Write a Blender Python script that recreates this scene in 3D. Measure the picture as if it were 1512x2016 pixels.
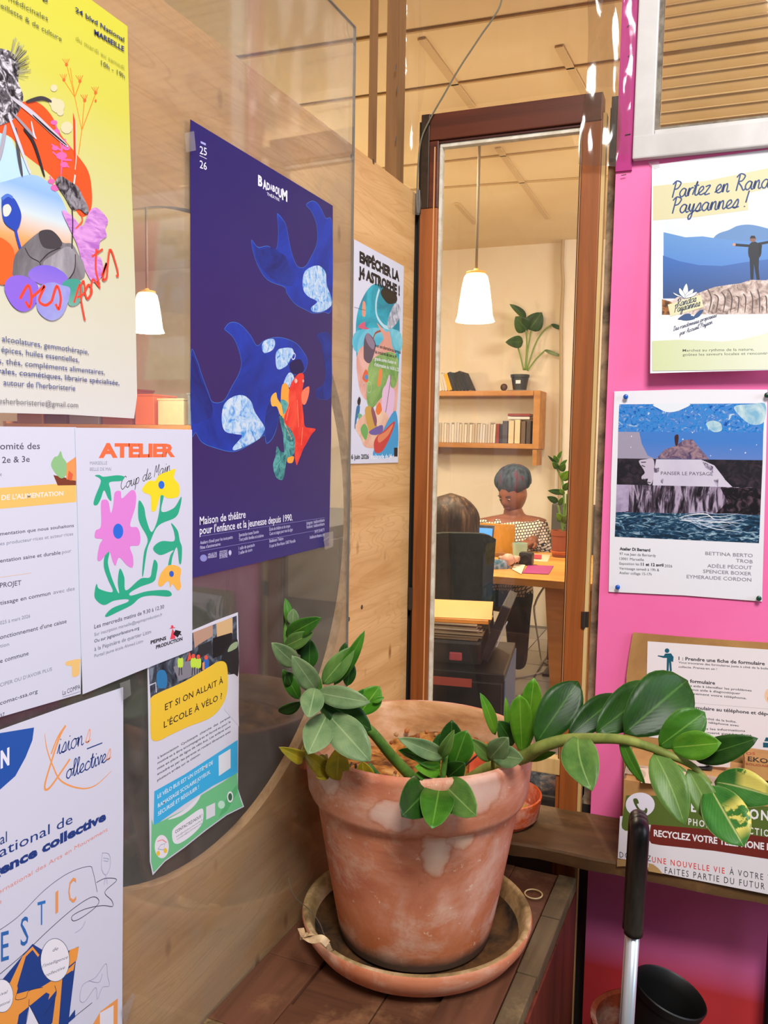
import bpy, bmesh, math, random
from mathutils import Vector, Matrix
from mathutils.geometry import tessellate_polygon
random.seed(7)
for o in list(bpy.data.objects): bpy.data.objects.remove(o)
SC = bpy.context.scene
COL = SC.collection
V = Vector
# ------------------------------------------------------------------ camera
F, CX, CY = 1640.0, 756.0, 1008.0
PITCH, ROLL, YAW = math.radians(5.0), math.radians(0.95), math.radians(23.3)
CAM = V((0.70, 0.0, 1.35))
_f = V((-math.sin(YAW)*math.cos(PITCH), math.cos(YAW)*math.cos(PITCH), -math.sin(PITCH)))
_r0 = V((math.cos(YAW), math.sin(YAW), 0)); _u0 = _r0.cross(_f)
_r = math.cos(ROLL)*_r0 + math.sin(ROLL)*_u0
_u = math.cos(ROLL)*_u0 - math.sin(ROLL)*_r0
cd = bpy.data.cameras.new('camera'); cam = bpy.data.objects.new('camera', cd); COL.objects.link(cam)
cd.sensor_fit = 'VERTICAL'; cd.sensor_height = 24.0; cd.lens = F/2016*24.0
cd.clip_start = 0.02; cd.clip_end = 100
m = Matrix((_r, _u, -_f)).transposed().to_4x4(); m.translation = CAM
cam.matrix_world = m
SC.camera = cam
SC.view_settings.view_transform = 'Standard'; SC.view_settings.look = 'None'
SC.view_settings.gamma = 1.0; SC.view_settings.use_curve_mapping = False
SC.view_settings.exposure = 0.0
SC.cycles.use_denoising = True
SC.cycles.max_bounces = 10; SC.cycles.transparent_max_bounces = 24
SC.cycles.sample_clamp_indirect = 8.0
# ------------------------------------------------------------------ daylight, added office fill
w = bpy.data.worlds.new('daylight'); SC.world = w; w.use_nodes = True
bg = w.node_tree.nodes['Background']; bg.inputs[0].default_value = (0.80, 0.90, 1.0, 1); bg.inputs[1].default_value = 0.10
def area(name, loc, target, sx, sy, power, col):
    l = bpy.data.lights.new(name, 'AREA'); l.shape = 'RECTANGLE'; l.size = sx; l.size_y = sy
    l.energy = power; l.color = col
    o = bpy.data.objects.new(name, l); COL.objects.link(o); o.location = loc
    o.rotation_euler = (V(target)-V(loc)).to_track_quat('-Z', 'Y').to_euler()
    return o
area('daylight_skylight', (1.25, -0.50, 3.30), (0.45, 1.6, 0.9), 0.8, 0.8, 108, (1.0, 0.97, 0.93))
area('daylight_side_window', (2.5, 0.95, 1.8), (0.0, 1.05, 1.1), 1.1, 1.1, 24, (0.74, 0.85, 1.0))
area('office_fill_light', (-1.2, 3.6, 2.70), (-1.2, 3.6, 0), 1.2, 1.2, 60, (1.0, 0.90, 0.76))  # unseen light added at ceiling height to brighten the office
area('office_fill_light', (2.0, 3.7, 2.66), (1.0, 5.2, 1.6), 1.3, 1.0, 105, (1.0, 0.94, 0.87))  # second added fill, aimed at the far office wall
# ------------------------------------------------------------------ geometry helpers
def ray(px, py): return _f + _r*((px-CX)/F) - _u*((py-CY)/F)
def at(px, py, depth): return CAM + ray(px, py)*depth
def hit(px, py, p0, n):
    d = ray(px, py); return CAM + d*(((V(p0)-CAM).dot(n))/d.dot(n))
def hz(px, py, z): return hit(px, py, (0, 0, z), V((0, 0, 1)))
CORNER = V((0, 1.779, 0)); _a = math.radians(88)
BD = V((math.sin(_a), math.cos(_a), 0)); BN = V((BD.y, -BD.x, 0))      # back wall run, and normal towards the room
def bw(s, z, off=0.0): return CORNER + BD*s + BN*off + V((0, 0, z))
def srgb(h):
    if isinstance(h, str):
        h = h.lstrip('#'); c = [int(h[i:i+2], 16)/255 for i in (0, 2, 4)]
    else: c = list(h)
    return [x/12.92 if x <= 0.04045 else ((x+0.055)/1.055)**2.4 for x in c]
_mc = {}
def mat(h, rough=0.6, spec=0.5, metal=0.0, name=None, emit=0, trans=0):
    k = (h if isinstance(h, str) else tuple(h), rough, spec, metal, emit, trans)
    if k in _mc: return _mc[k]
    m_ = bpy.data.materials.new(name or 'colour_'+(h if isinstance(h, str) else 'x')); m_.use_nodes = True
    b = m_.node_tree.nodes['Principled BSDF']
    b.inputs['Base Color'].default_value = (*srgb(h), 1); b.inputs['Roughness'].default_value = rough
    b.inputs['Specular IOR Level'].default_value = spec; b.inputs['Metallic'].default_value = metal
    if trans: b.inputs['Transmission Weight'].default_value = trans
    if emit:
        b.inputs['Emission Color'].default_value = (*srgb(h), 1); b.inputs['Emission Strength'].default_value = emit
    _mc[k] = m_; return m_
def link(name, me, parent=None, loc=(0, 0, 0)):
    o = bpy.data.objects.new(name, me); COL.objects.link(o)
    if parent is not None: o.parent = parent
    o.location = loc
    return o
def wloc(o):
    p = V((0, 0, 0))
    while o is not None: p += o.location; o = o.parent
    return p
def mk(name, vs, fs, mats, parent=None, loc=None, smooth=False, midx=None, label=None):
    """world-space vertices -> one mesh object whose origin sits at loc (or at its parent's origin)"""
    if not isinstance(mats, (list, tuple)): mats = [mats]
    base = wloc(parent) if parent is not None else V((0, 0, 0))
    if loc is None: loc = base if parent is not None else base_of(vs)
    loc = V(loc)
    me = bpy.data.meshes.new(name)
    me.from_pydata([tuple(V(v)-loc) for v in vs], [], fs)
    for m_ in mats: me.materials.append(m_)
    if midx: me.polygons.foreach_set('material_index', midx)
    if smooth: me.polygons.foreach_set('use_smooth', [True]*len(me.polygons))
    me.update()
    o = link(name, me, parent, loc-base)
    if label: o['label'] = label
    return o
def base_of(vs):
    xs = [v[0] for v in vs]; ys = [v[1] for v in vs]; zs = [v[2] for v in vs]
    return V(((min(xs)+max(xs))/2, (min(ys)+max(ys))/2, min(zs)))
def empty(name, loc, label=None, cat=None, group=None):
    o = bpy.data.objects.new(name, None); COL.objects.link(o); o.location = loc; o.empty_display_size = 0.05
    return tag(o, label, cat, group)
def tag(o, label=None, cat=None, group=None, kind=None):
    if label: o['label'] = label
    if cat: o['category'] = cat
    if group: o['group'] = group
    if kind: o['kind'] = kind
    return o
class MB:
    def __init__(s): s.v = []; s.f = []; s.m = []
    def add(s, vs, fs, mi=0):
        n = len(s.v); s.v += [V(v) for v in vs]; s.f += [tuple(i+n for i in f) for f in fs]; s.m += [mi]*len(fs); return s
    def box(s, c, size, ax=None, mi=0, bev=0.0):
        """centre, full size, optional axes"""
        ax = ax or (V((1, 0, 0)), V((0, 1, 0)), V((0, 0, 1)))
        bm = bmesh.new(); bmesh.ops.create_cube(bm, size=1.0)
        bmesh.ops.scale(bm, vec=size, verts=bm.verts)
        if bev: bmesh.ops.bevel(bm, geom=list(bm.edges), offset=bev, segments=2, affect='EDGES', profile=0.6)
        vs = [V(c)+ax[0]*v.co.x+ax[1]*v.co.y+ax[2]*v.co.z for v in bm.verts]
        bm.verts.index_update()
        s.add(vs, [[v.index for v in f.verts] for f in bm.faces], mi); bm.free(); return s
    def tube(s, pts, r, n=8, mi=0, cap=True):
        pts = [V(p) for p in pts]; k = len(pts)
        rs = r if isinstance(r, (list, tuple)) else [r]*k
        vs = []; prev = None
        for i, p in enumerate(pts):
            t = (pts[min(i+1, k-1)]-pts[max(i-1, 0)]).normalized()
            if prev is None:
                a = t.cross(V((0, 0, 1)));
                if a.length < 1e-3: a = t.cross(V((0, 1, 0)))
                a.normalize()
            else: a = (prev - t*prev.dot(t)).normalized()
            prev = a; b = t.cross(a)
            vs += [p+(a*math.cos(2*math.pi*j/n)+b*math.sin(2*math.pi*j/n))*rs[i] for j in range(n)]
        fs = [(i*n+j, i*n+(j+1) % n, (i+1)*n+(j+1) % n, (i+1)*n+j) for i in range(k-1) for j in range(n)]
        if cap: fs += [tuple(range(n))[::-1], tuple((k-1)*n+j for j in range(n))]
        return s.add(vs, fs, mi)
    def lathe(s, c, prof, n=32, mi=0, axis=None, noise=0, closed=False):
        """prof: list of (r, z)"""
        c = V(c); vs = []
        for r, z in prof:
            for j in range(n):
                a = 2*math.pi*j/n; rr = r*(1+noise*(random.random()-.5))
                vs.append(c+V((rr*math.cos(a), rr*math.sin(a), z)) if axis is None else c+axis[0]*(rr*math.cos(a))+axis[1]*(rr*math.sin(a))+axis[2]*z)
        k = len(prof)
        fs = [(i*n+j, i*n+(j+1) % n, (i+1)*n+(j+1) % n, (i+1)*n+j) for i in range(k-1) for j in range(n)]
        if not closed:
            if prof[0][0] > 1e-4: fs.append(tuple(range(n))[::-1])
            if prof[-1][0] > 1e-4: fs.append(tuple((k-1)*n+j for j in range(n)))
        return s.add(vs, fs, mi)
    def ball(s, c, r, n=12, mi=0, sc=(1, 1, 1)):
        prof = [(max(1e-5, math.sin(math.pi*i/n))*r, -math.cos(math.pi*i/n)*r*sc[2]) for i in range(n+1)]
        c = V(c); st = len(s.v); s.lathe(c, prof, n=max(8, n), mi=mi)
        for i in range(st, len(s.v)):
            d = s.v[i]-c; s.v[i] = c+V((d.x*sc[0], d.y*sc[1], d.z))
        return s
    def build(s, name, mats, parent=None, loc=None, smooth=False, label=None):
        return mk(name, s.v, s.f, mats, parent, loc, smooth, s.m, label)
def autosmooth(o, ang=35):
    me = o.data; bm = bmesh.new(); bm.from_mesh(me); bm.normal_update()
    a = math.radians(ang)
    for f in bm.faces: f.smooth = True
    for e in bm.edges:
        e.smooth = not (len(e.link_faces) == 2 and e.calc_face_angle(0) > a)
    bm.to_mesh(me); bm.free(); return o
def crom(pts, sub=6, closed=False):
    pts = [V(p) for p in pts]; n = len(pts); out = []
    rng = range(n if closed else n-1)
    for i in rng:
        if closed: p0, p1, p2, p3 = pts[(i-1) % n], pts[i], pts[(i+1) % n], pts[(i+2) % n]
        else: p0, p1, p2, p3 = pts[max(i-1, 0)], pts[i], pts[i+1], pts[min(i+2, n-1)]
        for k in range(sub):
            t = k/sub
            out.append(0.5*((2*p1)+(p2-p0)*t+(2*p0-5*p1+4*p2-p3)*t*t+(3*p1-p0-3*p2+p3)*t**3))
    if not closed: out.append(pts[-1])
    return out
# ------------------------------------------------------------------ node materials
def newmat(name):
    m_ = bpy.data.materials.new(name); m_.use_nodes = True
    return m_, m_.node_tree, m_.node_tree.nodes['Principled BSDF']
def ramp(nt, stops, inp):
    r = nt.nodes.new('ShaderNodeValToRGB'); e = r.color_ramp.elements
    while len(e) < len(stops): e.new(0.5)
    for i, (p, c) in enumerate(stops):
        e[i].position = p; e[i].color = (*srgb(c), 1) if isinstance(c, str) else (c, c, c, 1)
    nt.links.new(inp, r.inputs[0]); return r.outputs[0]
def coords(nt, scale=(1, 1, 1), rot=(0, 0, 0), loc=(0, 0, 0)):
    t = nt.nodes.new('ShaderNodeTexCoord'); mp = nt.nodes.new('ShaderNodeMapping')
    mp.inputs['Scale'].default_value = scale; mp.inputs['Rotation'].default_value = rot; mp.inputs['Location'].default_value = loc
    nt.links.new(t.outputs['Object'], mp.inputs[0]); return mp.outputs[0]
def noise(nt, vec, scale, detail=6, rough=0.6, dist=0.0):
    n = nt.nodes.new('ShaderNodeTexNoise'); n.inputs['Scale'].default_value = scale; n.inputs['Detail'].default_value = detail
    n.inputs['Roughness'].default_value = rough; n.inputs['Distortion'].default_value = dist
    nt.links.new(vec, n.inputs['Vector']); return n.outputs['Fac']
def mix(nt, fac, a, b, mode='MIX'):
    x = nt.nodes.new('ShaderNodeMix'); x.data_type = 'RGBA'; x.blend_type = mode
    for sock, val in ((x.inputs[0], fac), (x.inputs[6], a), (x.inputs[7], b)):
        if isinstance(val, (int, float)): sock.default_value = val if sock.type == 'VALUE' else (val, val, val, 1)
        elif isinstance(val, str): sock.default_value = (*srgb(val), 1)
        else: nt.links.new(val, sock)
    return x.outputs[2]
def bump(nt, b, h, strength=0.3, dist=0.002):
    n = nt.nodes.new('ShaderNodeBump'); n.inputs['Strength'].default_value = strength; n.inputs['Distance'].default_value = dist
    nt.links.new(h, n.inputs['Height']); nt.links.new(n.outputs[0], b.inputs['Normal'])
def wood(name, light, dark, axis='y', scale=1.0, rough=0.5, grain=18, worn=None, knots=None, spec=0.4, fine=0.0, contour=0.0):
    m_, nt, b = newmat(name)
    lo, hi = 1.3*scale, grain*scale
    sc = {'x': (lo, hi, hi), 'y': (hi, lo, hi), 'z': (hi, hi, lo)}[axis]
    v = coords(nt, sc); f = noise(nt, v, 1.0, 7, 0.62, 0.6)
    c = ramp(nt, [(0.3, dark), (0.62, light)], f)
    if fine:
        f2 = noise(nt, coords(nt, tuple(3.5*q for q in sc)), 1.0, 3, 0.5, 0.2)
        c = mix(nt, ramp(nt, [(0.35, 0.0), (0.62, fine)], f2), c, light)
    if contour:
        f3 = noise(nt, coords(nt, {'y': (1, 1.6, 15), 'x': (1.6, 1, 15), 'z': (15, 15, 1.6)}[axis]), 1.0, 2, 0.45, 0.9)
        w3 = nt.nodes.new('ShaderNodeMath'); w3.operation = 'PINGPONG'; nt.links.new(f3, w3.inputs[0]); w3.inputs[1].default_value = 0.035
        c = mix(nt, ramp(nt, [(0.0, contour), (0.012, 0.0)], w3.outputs[0]), c, dark)
    if knots:
        vo = nt.nodes.new('ShaderNodeTexVoronoi'); vo.inputs['Scale'].default_value = 1.0
        ks = {'y': (1, 13, 6.5), 'x': (7.5, 1, 4.2), 'z': (6, 6, 2.5)}[axis]
        nt.links.new(coords(nt, ks), vo.inputs['Vector'])
        kf = ramp(nt, [(0.05, 1.0), (0.14, 0.0)], vo.outputs['Distance'])
        k2 = ramp(nt, [(0.02, 1.0), (0.045, 0.0)], vo.outputs['Distance'])
        c = mix(nt, kf, c, knots); c = mix(nt, k2, c, dark)
    if worn:
        wv = noise(nt, coords(nt, (1, 1, 1)), 9, 8, 0.7)
        c = mix(nt, ramp(nt, [(0.52, 0.0), (0.68, 0.8)], wv), c, worn)
    nt.links.new(c, b.inputs['Base Color']); b.inputs['Roughness'].default_value = rough
    b.inputs['Specular IOR Level'].default_value = spec
    bump(nt, b, f, 0.25, 0.0015); return m_
def mottled(name, stops, scale=8, rough=0.8, detail=8, bstr=0.2, bd=0.002, dist=0.4, spec=0.3, stretch=(1, 1, 1)):
    m_, nt, b = newmat(name); f = noise(nt, coords(nt, stretch), scale, detail, 0.62, dist)
    nt.links.new(ramp(nt, stops, f), b.inputs['Base Color']); b.inputs['Roughness'].default_value = rough
    b.inputs['Specular IOR Level'].default_value = spec
    if bstr: bump(nt, b, f, bstr, bd)
    return m_
def clear(name, tint=(1, 1, 1), haze=0.05, hazecol='#c8c8c8', rough=0.03, ior=1.45, bmp=0.0, bscale=6, streak=True):
    """thin clear sheet: transparent body, Fresnel gloss, a film of haze"""
    m_ = bpy.data.materials.new(name); m_.use_nodes = True; nt = m_.node_tree; nt.nodes.clear(); N = nt.nodes.new; Lk = nt.links.new
    out = N('ShaderNodeOutputMaterial'); tr = N('ShaderNodeBsdfTransparent'); tr.inputs[0].default_value = (*tint, 1)
    gl = N('ShaderNodeBsdfGlossy'); gl.inputs['Roughness'].default_value = rough
    df = N('ShaderNodeBsdfDiffuse'); df.inputs[0].default_value = (*srgb(hazecol), 1)
    fr = N('ShaderNodeFresnel'); ge = N('ShaderNodeNewGeometry'); mr = N('ShaderNodeMapRange'); mr.inputs[3].default_value = ior; mr.inputs[4].default_value = 1/ior
    Lk(ge.outputs['Backfacing'], mr.inputs[0]); Lk(mr.outputs[0], fr.inputs['IOR'])      # a thin sheet reflects alike from both faces
    m1 = N('ShaderNodeMixShader'); m2 = N('ShaderNodeMixShader')
    f = noise(nt, coords(nt, (1, 1, 1)), 5, 8, 0.65, 1.0)
    if streak: Lk(ramp(nt, [(0.35, haze*0.5), (0.75, haze*1.7)], f), m1.inputs[0])
    else: m1.inputs[0].default_value = haze
    Lk(tr.outputs[0], m1.inputs[1]); Lk(df.outputs[0], m1.inputs[2])
    Lk(fr.outputs[0], m2.inputs[0]); Lk(m1.outputs[0], m2.inputs[1]); Lk(gl.outputs[0], m2.inputs[2])
    Lk(m2.outputs[0], out.inputs[0])
    if bmp:
        bn = N('ShaderNodeBump'); bn.inputs['Strength'].default_value = bmp; bn.inputs['Distance'].default_value = 0.01
        Lk(noise(nt, coords(nt), bscale, 2, 0.5), bn.inputs['Height']); Lk(bn.outputs[0], gl.inputs['Normal']); Lk(bn.outputs[0], fr.inputs['Normal'])
    return m_
M_PLY = wood('plywood', '#e4b67c', '#c89458', 'y', 1.0, 0.55, 16, knots='#94602f', contour=0.55)
M_PLYEDGE = wood('plywood_edge', '#d8b083', '#a97c4c', 'y', 1, 0.7, 60)
M_FRAME = wood('stained_door_wood', '#9c5626', '#683818', 'z', 1.0, 0.42, 22, knots='#4a2410', fine=0.25)
M_RAIL = wood('dark_rail_wood', '#5c2a18', '#3a180e', 'x', 1.0, 0.4, 26)
M_DARKST = mottled('blackened_wood', [(0.35, '#16140f'), (0.6, '#3a2a1c')], 14, 0.4)
M_BEAD = mottled('cream_putty', [(0.3, '#b9a98c'), (0.6, '#ded6c6')], 30, 0.7)
M_BATTEN = wood('pale_batten', '#d8b87c', '#b38d50', 'z', 1, 0.6, 20)
M_POST = wood('post_wood', '#94693f', '#6f4a2a', 'z', 1, 0.6, 20)
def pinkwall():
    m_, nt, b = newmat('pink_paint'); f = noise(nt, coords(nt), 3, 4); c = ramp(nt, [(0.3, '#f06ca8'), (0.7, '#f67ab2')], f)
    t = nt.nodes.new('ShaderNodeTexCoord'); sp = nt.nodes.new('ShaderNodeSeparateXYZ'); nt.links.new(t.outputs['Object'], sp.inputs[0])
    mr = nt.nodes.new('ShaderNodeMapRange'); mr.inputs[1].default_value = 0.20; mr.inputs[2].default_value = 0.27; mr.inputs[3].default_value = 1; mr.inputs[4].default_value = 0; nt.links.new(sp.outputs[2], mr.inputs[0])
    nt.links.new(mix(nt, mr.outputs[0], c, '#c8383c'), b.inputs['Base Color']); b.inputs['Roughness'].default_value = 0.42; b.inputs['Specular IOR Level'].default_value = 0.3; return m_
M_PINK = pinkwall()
M_PINK2 = mottled('magenta_paint', [(0.3, '#a02a6c'), (0.7, '#c2408a')], 4, 0.3, 4, 0.05, 0.001)
M_CREAM = mottled('office_wall_paint', [(0.3, '#ddcdb2'), (0.7, '#e6dac2')], 1.5, 0.8, 6, 0.1, 0.002)
M_CEIL = mottled('ceiling_board', [(0.3, '#e4cca0'), (0.7, '#eeddb6')], 1.2, 0.85, 6, 0.1, 0.002)
M_WHITE = mottled('white_frame_paint', [(0.3, '#b8b2ae'), (0.6, '#ccc7c5')], 5, 0.35, 6, 0.05, 0.001)
M_PANE = clear('dust_sheen_acrylic', (0.97, 0.97, 0.96), 0.11, '#a8a8a0', 0.03, 1.5)  # haze mixes real dust with a painted daylight reflection
M_GLASS = clear('door_glass', (0.99, 0.98, 0.96), 0.015, '#d8d4cc', 0.01, 1.40)
M_FILM = clear('clear_film', (0.93, 0.90, 0.86), 0.03, '#d8d0c4', 0.06, 1.5, 0.5, 9)
M_FLOOR = mottled('grey_tile', [(0.3, '#8d8880'), (0.7, '#a39d93')], 3, 0.35, 6, 0.05, 0.001)
M_BLACK = mat('#0c0c0d', 0.45); M_STEEL = mat('#8d8f92', 0.3, metal=0.9); M_BRASS = mat('#6d6660', 0.35, metal=0.8)
# ================================================================== the setting
def struct(o): o['kind'] = 'structure'; return o
# floor (tiles within the office are laid as a slab with real joints where they can be told apart)
fl = MB(); fl.box((0.3, 2.6, -0.05), (11, 10.5, 0.1)); floor = struct(fl.build('floor', mottled('floor_screed', [(0.3, '#5d5650'), (0.7, '#6f675f')], 3, 0.5), loc=(0.3, 2.6, 0)))
OF = 6.02                                    # office far wall, near the axis of view
FD = V((math.sin(math.radians(88)), math.cos(math.radians(88)), 0)); FN = V((FD.y, -FD.x, 0))
# plywood partition with a round opening
HC = (1.002, 1.191); HR = 0.465; PT = 1.895; PY0 = -1.2; PY1 = 1.772
def partition():
    n = 96; ring = [(HC[0]+HR*math.cos(2*math.pi*i/n), HC[1]+HR*math.sin(2*math.pi*i/n)) for i in range(n)]
    def outer(a):
        dx, dz = math.cos(a), math.sin(a); t = 1e9
        for lim, c, d in ((PY1, HC[0], dx), (PY0, HC[0], dx), (PT, HC[1], dz), (0.0, HC[1], dz)):
            if abs(d) > 1e-9:
                q = (lim-c)/d
                if q > 0: t = min(t, q)
        return (HC[0]+dx*t, HC[1]+dz*t)
    angs = sorted([2*math.pi*i/n for i in range(n)] + [math.atan2(z-HC[1], y-HC[0]) % (2*math.pi) for y, z in ((PY1, PT), (PY0, PT), (PY0, 0), (PY1, 0))])
    k = len(angs); vs = []
    for x in (0.0, -0.018):
        vs += [(x, HC[0]+HR*math.cos(a), HC[1]+HR*math.sin(a)) for a in angs] + [(x,)+outer(a) for a in angs]
    fs = []; mi = []
    for i in range(k):
        j = (i+1) % k
        fs += [(i, k+i, k+j, j), (2*k+j, 3*k+j, 3*k+i, 2*k+i), (j, 2*k+j, 2*k+i, i), (k+i, 3*k+i, 3*k+j, k+j)]; mi += [0, 0, 1, 1]
    return mk('wall_left', vs, fs, [M_PLY, M_PLYEDGE], loc=(0, 0.3, 0), midx=mi)
wl = struct(partition())
def screw(px, py, parent):
    p = hit(px, py, (0, 0, 0), V((1, 0, 0)))
    MB().lathe(p, [(0.0045, 0), (0.0045, 0.0012), (0.002, 0.0018), (0.0, 0.0018)], 12, axis=(V((0, 1, 0)), V((0, 0, 1)), V((1, 0, 0)))).build('screw', M_BRASS, parent)
for q in ((692, 308), (686, 1219), (690, 690), (735, 318), (712, 1195)): screw(*q, wl)
# framing above the partition
struct(MB().box((-0.032, 1.725, 1.375), (0.026, 0.043, 2.75)).build('trim_1', M_POST)); 
struct(MB().box((-0.034, 1.612, 2.325), (0.010, 0.020, 0.85)).build('trim_2', M_POST))
# acrylic pane screwed in front of the opening
pane = MB().box((0.0055, 0.12, 1.29), (0.004, 2.64, 1.62), bev=0.0008)
pane = tag(pane.build('acrylic_pane', M_PANE), 'large clear acrylic sheet screwed over the round opening in the plywood partition', 'pane')
M_PEDGE = mat('#6a6660', 0.4)
MB().box((0.0055, 1.4405, 1.29), (0.0046, 0.002, 1.62)).build('edge', M_PEDGE, pane, label='grimy grey cut edge')
MB().box((0.0055, 0.12, 2.1005), (0.0046, 2.64, 0.002)).build('edge', M_PEDGE, pane, label='grimy grey cut edge')
# back wall: pink boarding right of the door, running past the frame
PX0, PX1 = 0.430, 2.3
WX0, WX1, WZ0, WZ1 = 0.486, 1.5, 1.945, 2.62
def bbox(name, s0, s1, z0, z1, o0, o1, m_, parent=None, bev=0.0, label=None):
    c = bw((s0+s1)/2, (z0+z1)/2, (o0+o1)/2)
    return MB().box(c, (s1-s0, o1-o0, z1-z0), (BD, BN, V((0, 0, 1))), bev=bev).build(name, m_, parent, label=label)
pw = MB()
def seg(s0, s1, z0, z1, mb=pw, o0=-0.02, o1=0.0): mb.box(bw((s0+s1)/2, (z0+z1)/2, (o0+o1)/2), (s1-s0, o1-o0, z1-z0), (BD, BN, V((0, 0, 1))))
seg(PX0, PX1, 0, WZ0); seg(PX0, WX0, WZ0, WZ1); seg(WX1, PX1, WZ0, WZ1); seg(PX0, PX1, WZ1, 2.75)
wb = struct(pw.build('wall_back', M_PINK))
struct(bbox('trim_3', 0.430, 0.462, 1.90, 2.75, 0.0005, 0.006, M_PINK2))
# added strips painting the shade in the slit between door frame and pink boarding
struct(bbox('trim_4', 0.404, 0.4295, 0.0, 0.55, -0.05, -0.03, mat('#15120f', 0.8)))
struct(bbox('trim_5', 0.411, 0.4295, 0.55, 2.04, -0.05, -0.03, mottled('slit_gap_tone', [(0.35, '#4a4038'), (0.6, '#a08c70')], 16, 0.8)))  # mottled strip added for the dim see-through part of the slit
struct(bbox('trim_6', 0.416, 0.4285, 1.93, 2.052, -0.028, -0.004, M_BLACK))
# white window with a slatted blind behind it
win = struct(empty('window_1', bw(0.9, WZ0)))
bbox('window_frame', 0.463, 0.503, 1.93, 2.66, 0.0, 0.018, M_WHITE, win, 0.003)
bbox('window_frame', 0.463, 1.53, 1.917, 1.962, 0.0, 0.019, M_WHITE, win, 0.003)
bbox('window_frame', 0.503, 1.53, 1.962, 1.972, -0.004, 0.010, M_WHITE, win, 0.002)
bbox('rubber_seal', 0.503, 0.5115, 1.972, 2.62, -0.012, 0.004, mottled('grimy_seal', [(0.35, '#5c5248'), (0.6, '#8f8474')], 30, 0.8), win)
bbox('rubber_seal', 0.503, 1.5, 1.9715, 1.9775, -0.012, 0.005, mottled('grimy_seal', [(0.35, '#5c5248'), (0.6, '#8f8474')], 30, 0.8), win)
bbox('pane', 0.50, 1.5, 1.96, 2.62, -0.010, -0.007, clear('window_glass', (0.96, 0.93, 0.88), 0.06, '#c8b898', 0.03, 1.45), win)
bbox('window_frame', 1.49, 1.53, 1.93, 2.66, 0.0, 0.018, M_WHITE, win, 0.003)
M_SLAT = mottled('blind_slat', [(0.3, '#b3905c'), (0.7, '#c8a672')], 4, 0.6, 4, 0)
bl = empty('slatted_blind', bw(1.0, 1.95, -0.045), 'tan horizontal slatted blind hanging behind the white framed window', 'blind')
sl0 = None
for i in range(29):
    z = 1.965+i*0.0232
    if sl0 is None:
        sl0 = MB(); c = bw(1.0, 1.965, -0.045)
        arc = [(-.0117, 0.0042), (-.006, .0012), (0, 0), (.006, .0008), (.0117, .0028)]; vs_ = [c+BD*(sx*.49)+BN*(dn-.3*dz+t_)+V((0, 0, dz)) for t_ in (0, -.0008) for sx in (-1, 1) for dz, dn in arc]; sl0.add(vs_, [(i, i+1, i+6, i+5) for i in range(4)]+[(10+i+5, 10+i+6, 10+i+1, 10+i) for i in range(4)]+[(0, 5, 15, 10), (4, 14, 19, 9)]); sl0 = sl0.build('slat', M_SLAT, bl)
    else:
        o = sl0.copy(); COL.objects.link(o); o.parent = bl; o.location = sl0.location+V((0, 0, i*0.0232))+BN*random.uniform(-.001, .001)
for s in (0.72, 1.2): MB().tube([bw(s, 1.955, -0.032), bw(s, 2.62, -0.032)], 0.0012, 6).build('cord', mat('#8a7550', 0.8), bl)
# glazed door in its dark wood
dr = struct(empty('door_1', bw(0.21, 0)))
def stile(name, s0, s1, z0, z1, m_, o0=-0.030, o1=0.006, bev=0.002, label=None): return bbox(name, s0, s1, z0, z1, o0, o1, m_, dr, bev, label)
stile('stile', 0.010, 0.0512, 0.02, 1.86, M_FRAME)
stile('stile', 0.010, 0.030, 1.86, 2.062, M_DARKST, label='blackened top end of the left stile'); stile('stile', 0.0302, 0.0512, 1.86, 2.003, M_RAIL)
stile('stile', 0.3615, 0.4005, 0.02, 2.058, M_FRAME)
stile('top_rail', 0.0303, 0.3995, 2.004, 2.060, M_RAIL, -0.028, 0.008)
stile('middle_rail', 0.049, 0.361, 0.618, 0.654, M_BATTEN, -0.026, 0.002)
stile('bottom_rail', 0.049, 0.361, 0.02, 0.10, M_FRAME)
stile('glazing_bead', 0.0515, 0.0575, 0.654, 1.99, M_BEAD, -0.020, -0.002, 0.001)
stile('glazing_bead', 0.052, 0.361, 1.990, 1.9985, M_BEAD, -0.020, -0.002, 0.001)
stile('glazing_bead', 0.049, 0.361, 1.9985, 2.004, mat('#4a1c10', 0.5), -0.020, 0.002, 0.0008)
stile('glazing_bead', 0.0415, 0.0445, 0.2, 1.99, mat('#c98f5c', 0.6), 0.0061, 0.0068, 0, 'thin worn line along the stile')
stile('glazing_bead', 0.3555, 0.3612, 0.654, 1.99, mat('#5a2c14', 0.5), -0.020, -0.002, 0.001)
stile('glazing_bead', 0.3585, 0.360, 0.654, 1.99, mat('#c99a66', 0.6), -0.0015, 0.001, 0)
stile('glazing_bead', 0.049, 0.058, 0.10, 0.618, M_FRAME, -0.020, -0.002, 0.001)
stile('glazing_bead', 0.352, 0.361, 0.10, 0.618, M_FRAME, -0.020, -0.002, 0.001)
stile('pane', 0.052, 0.358, 0.65, 1.995, M_GLASS, -0.0125, -0.010, 0)
stile('pane', 0.052, 0.358, 0.10, 0.62, M_GLASS, -0.0125, -0.010, 0)
stile('batten', 0.4010, 0.4085, 0.02, 2.02, M_BATTEN, -0.022, 0.004, 0.001)
stile('gap_shade', 0.003, 0.0098, 0.0, 2.05, M_BLACK, -0.030, -0.004, 0)  # black strip painting the dark gap beside the left stile
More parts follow.
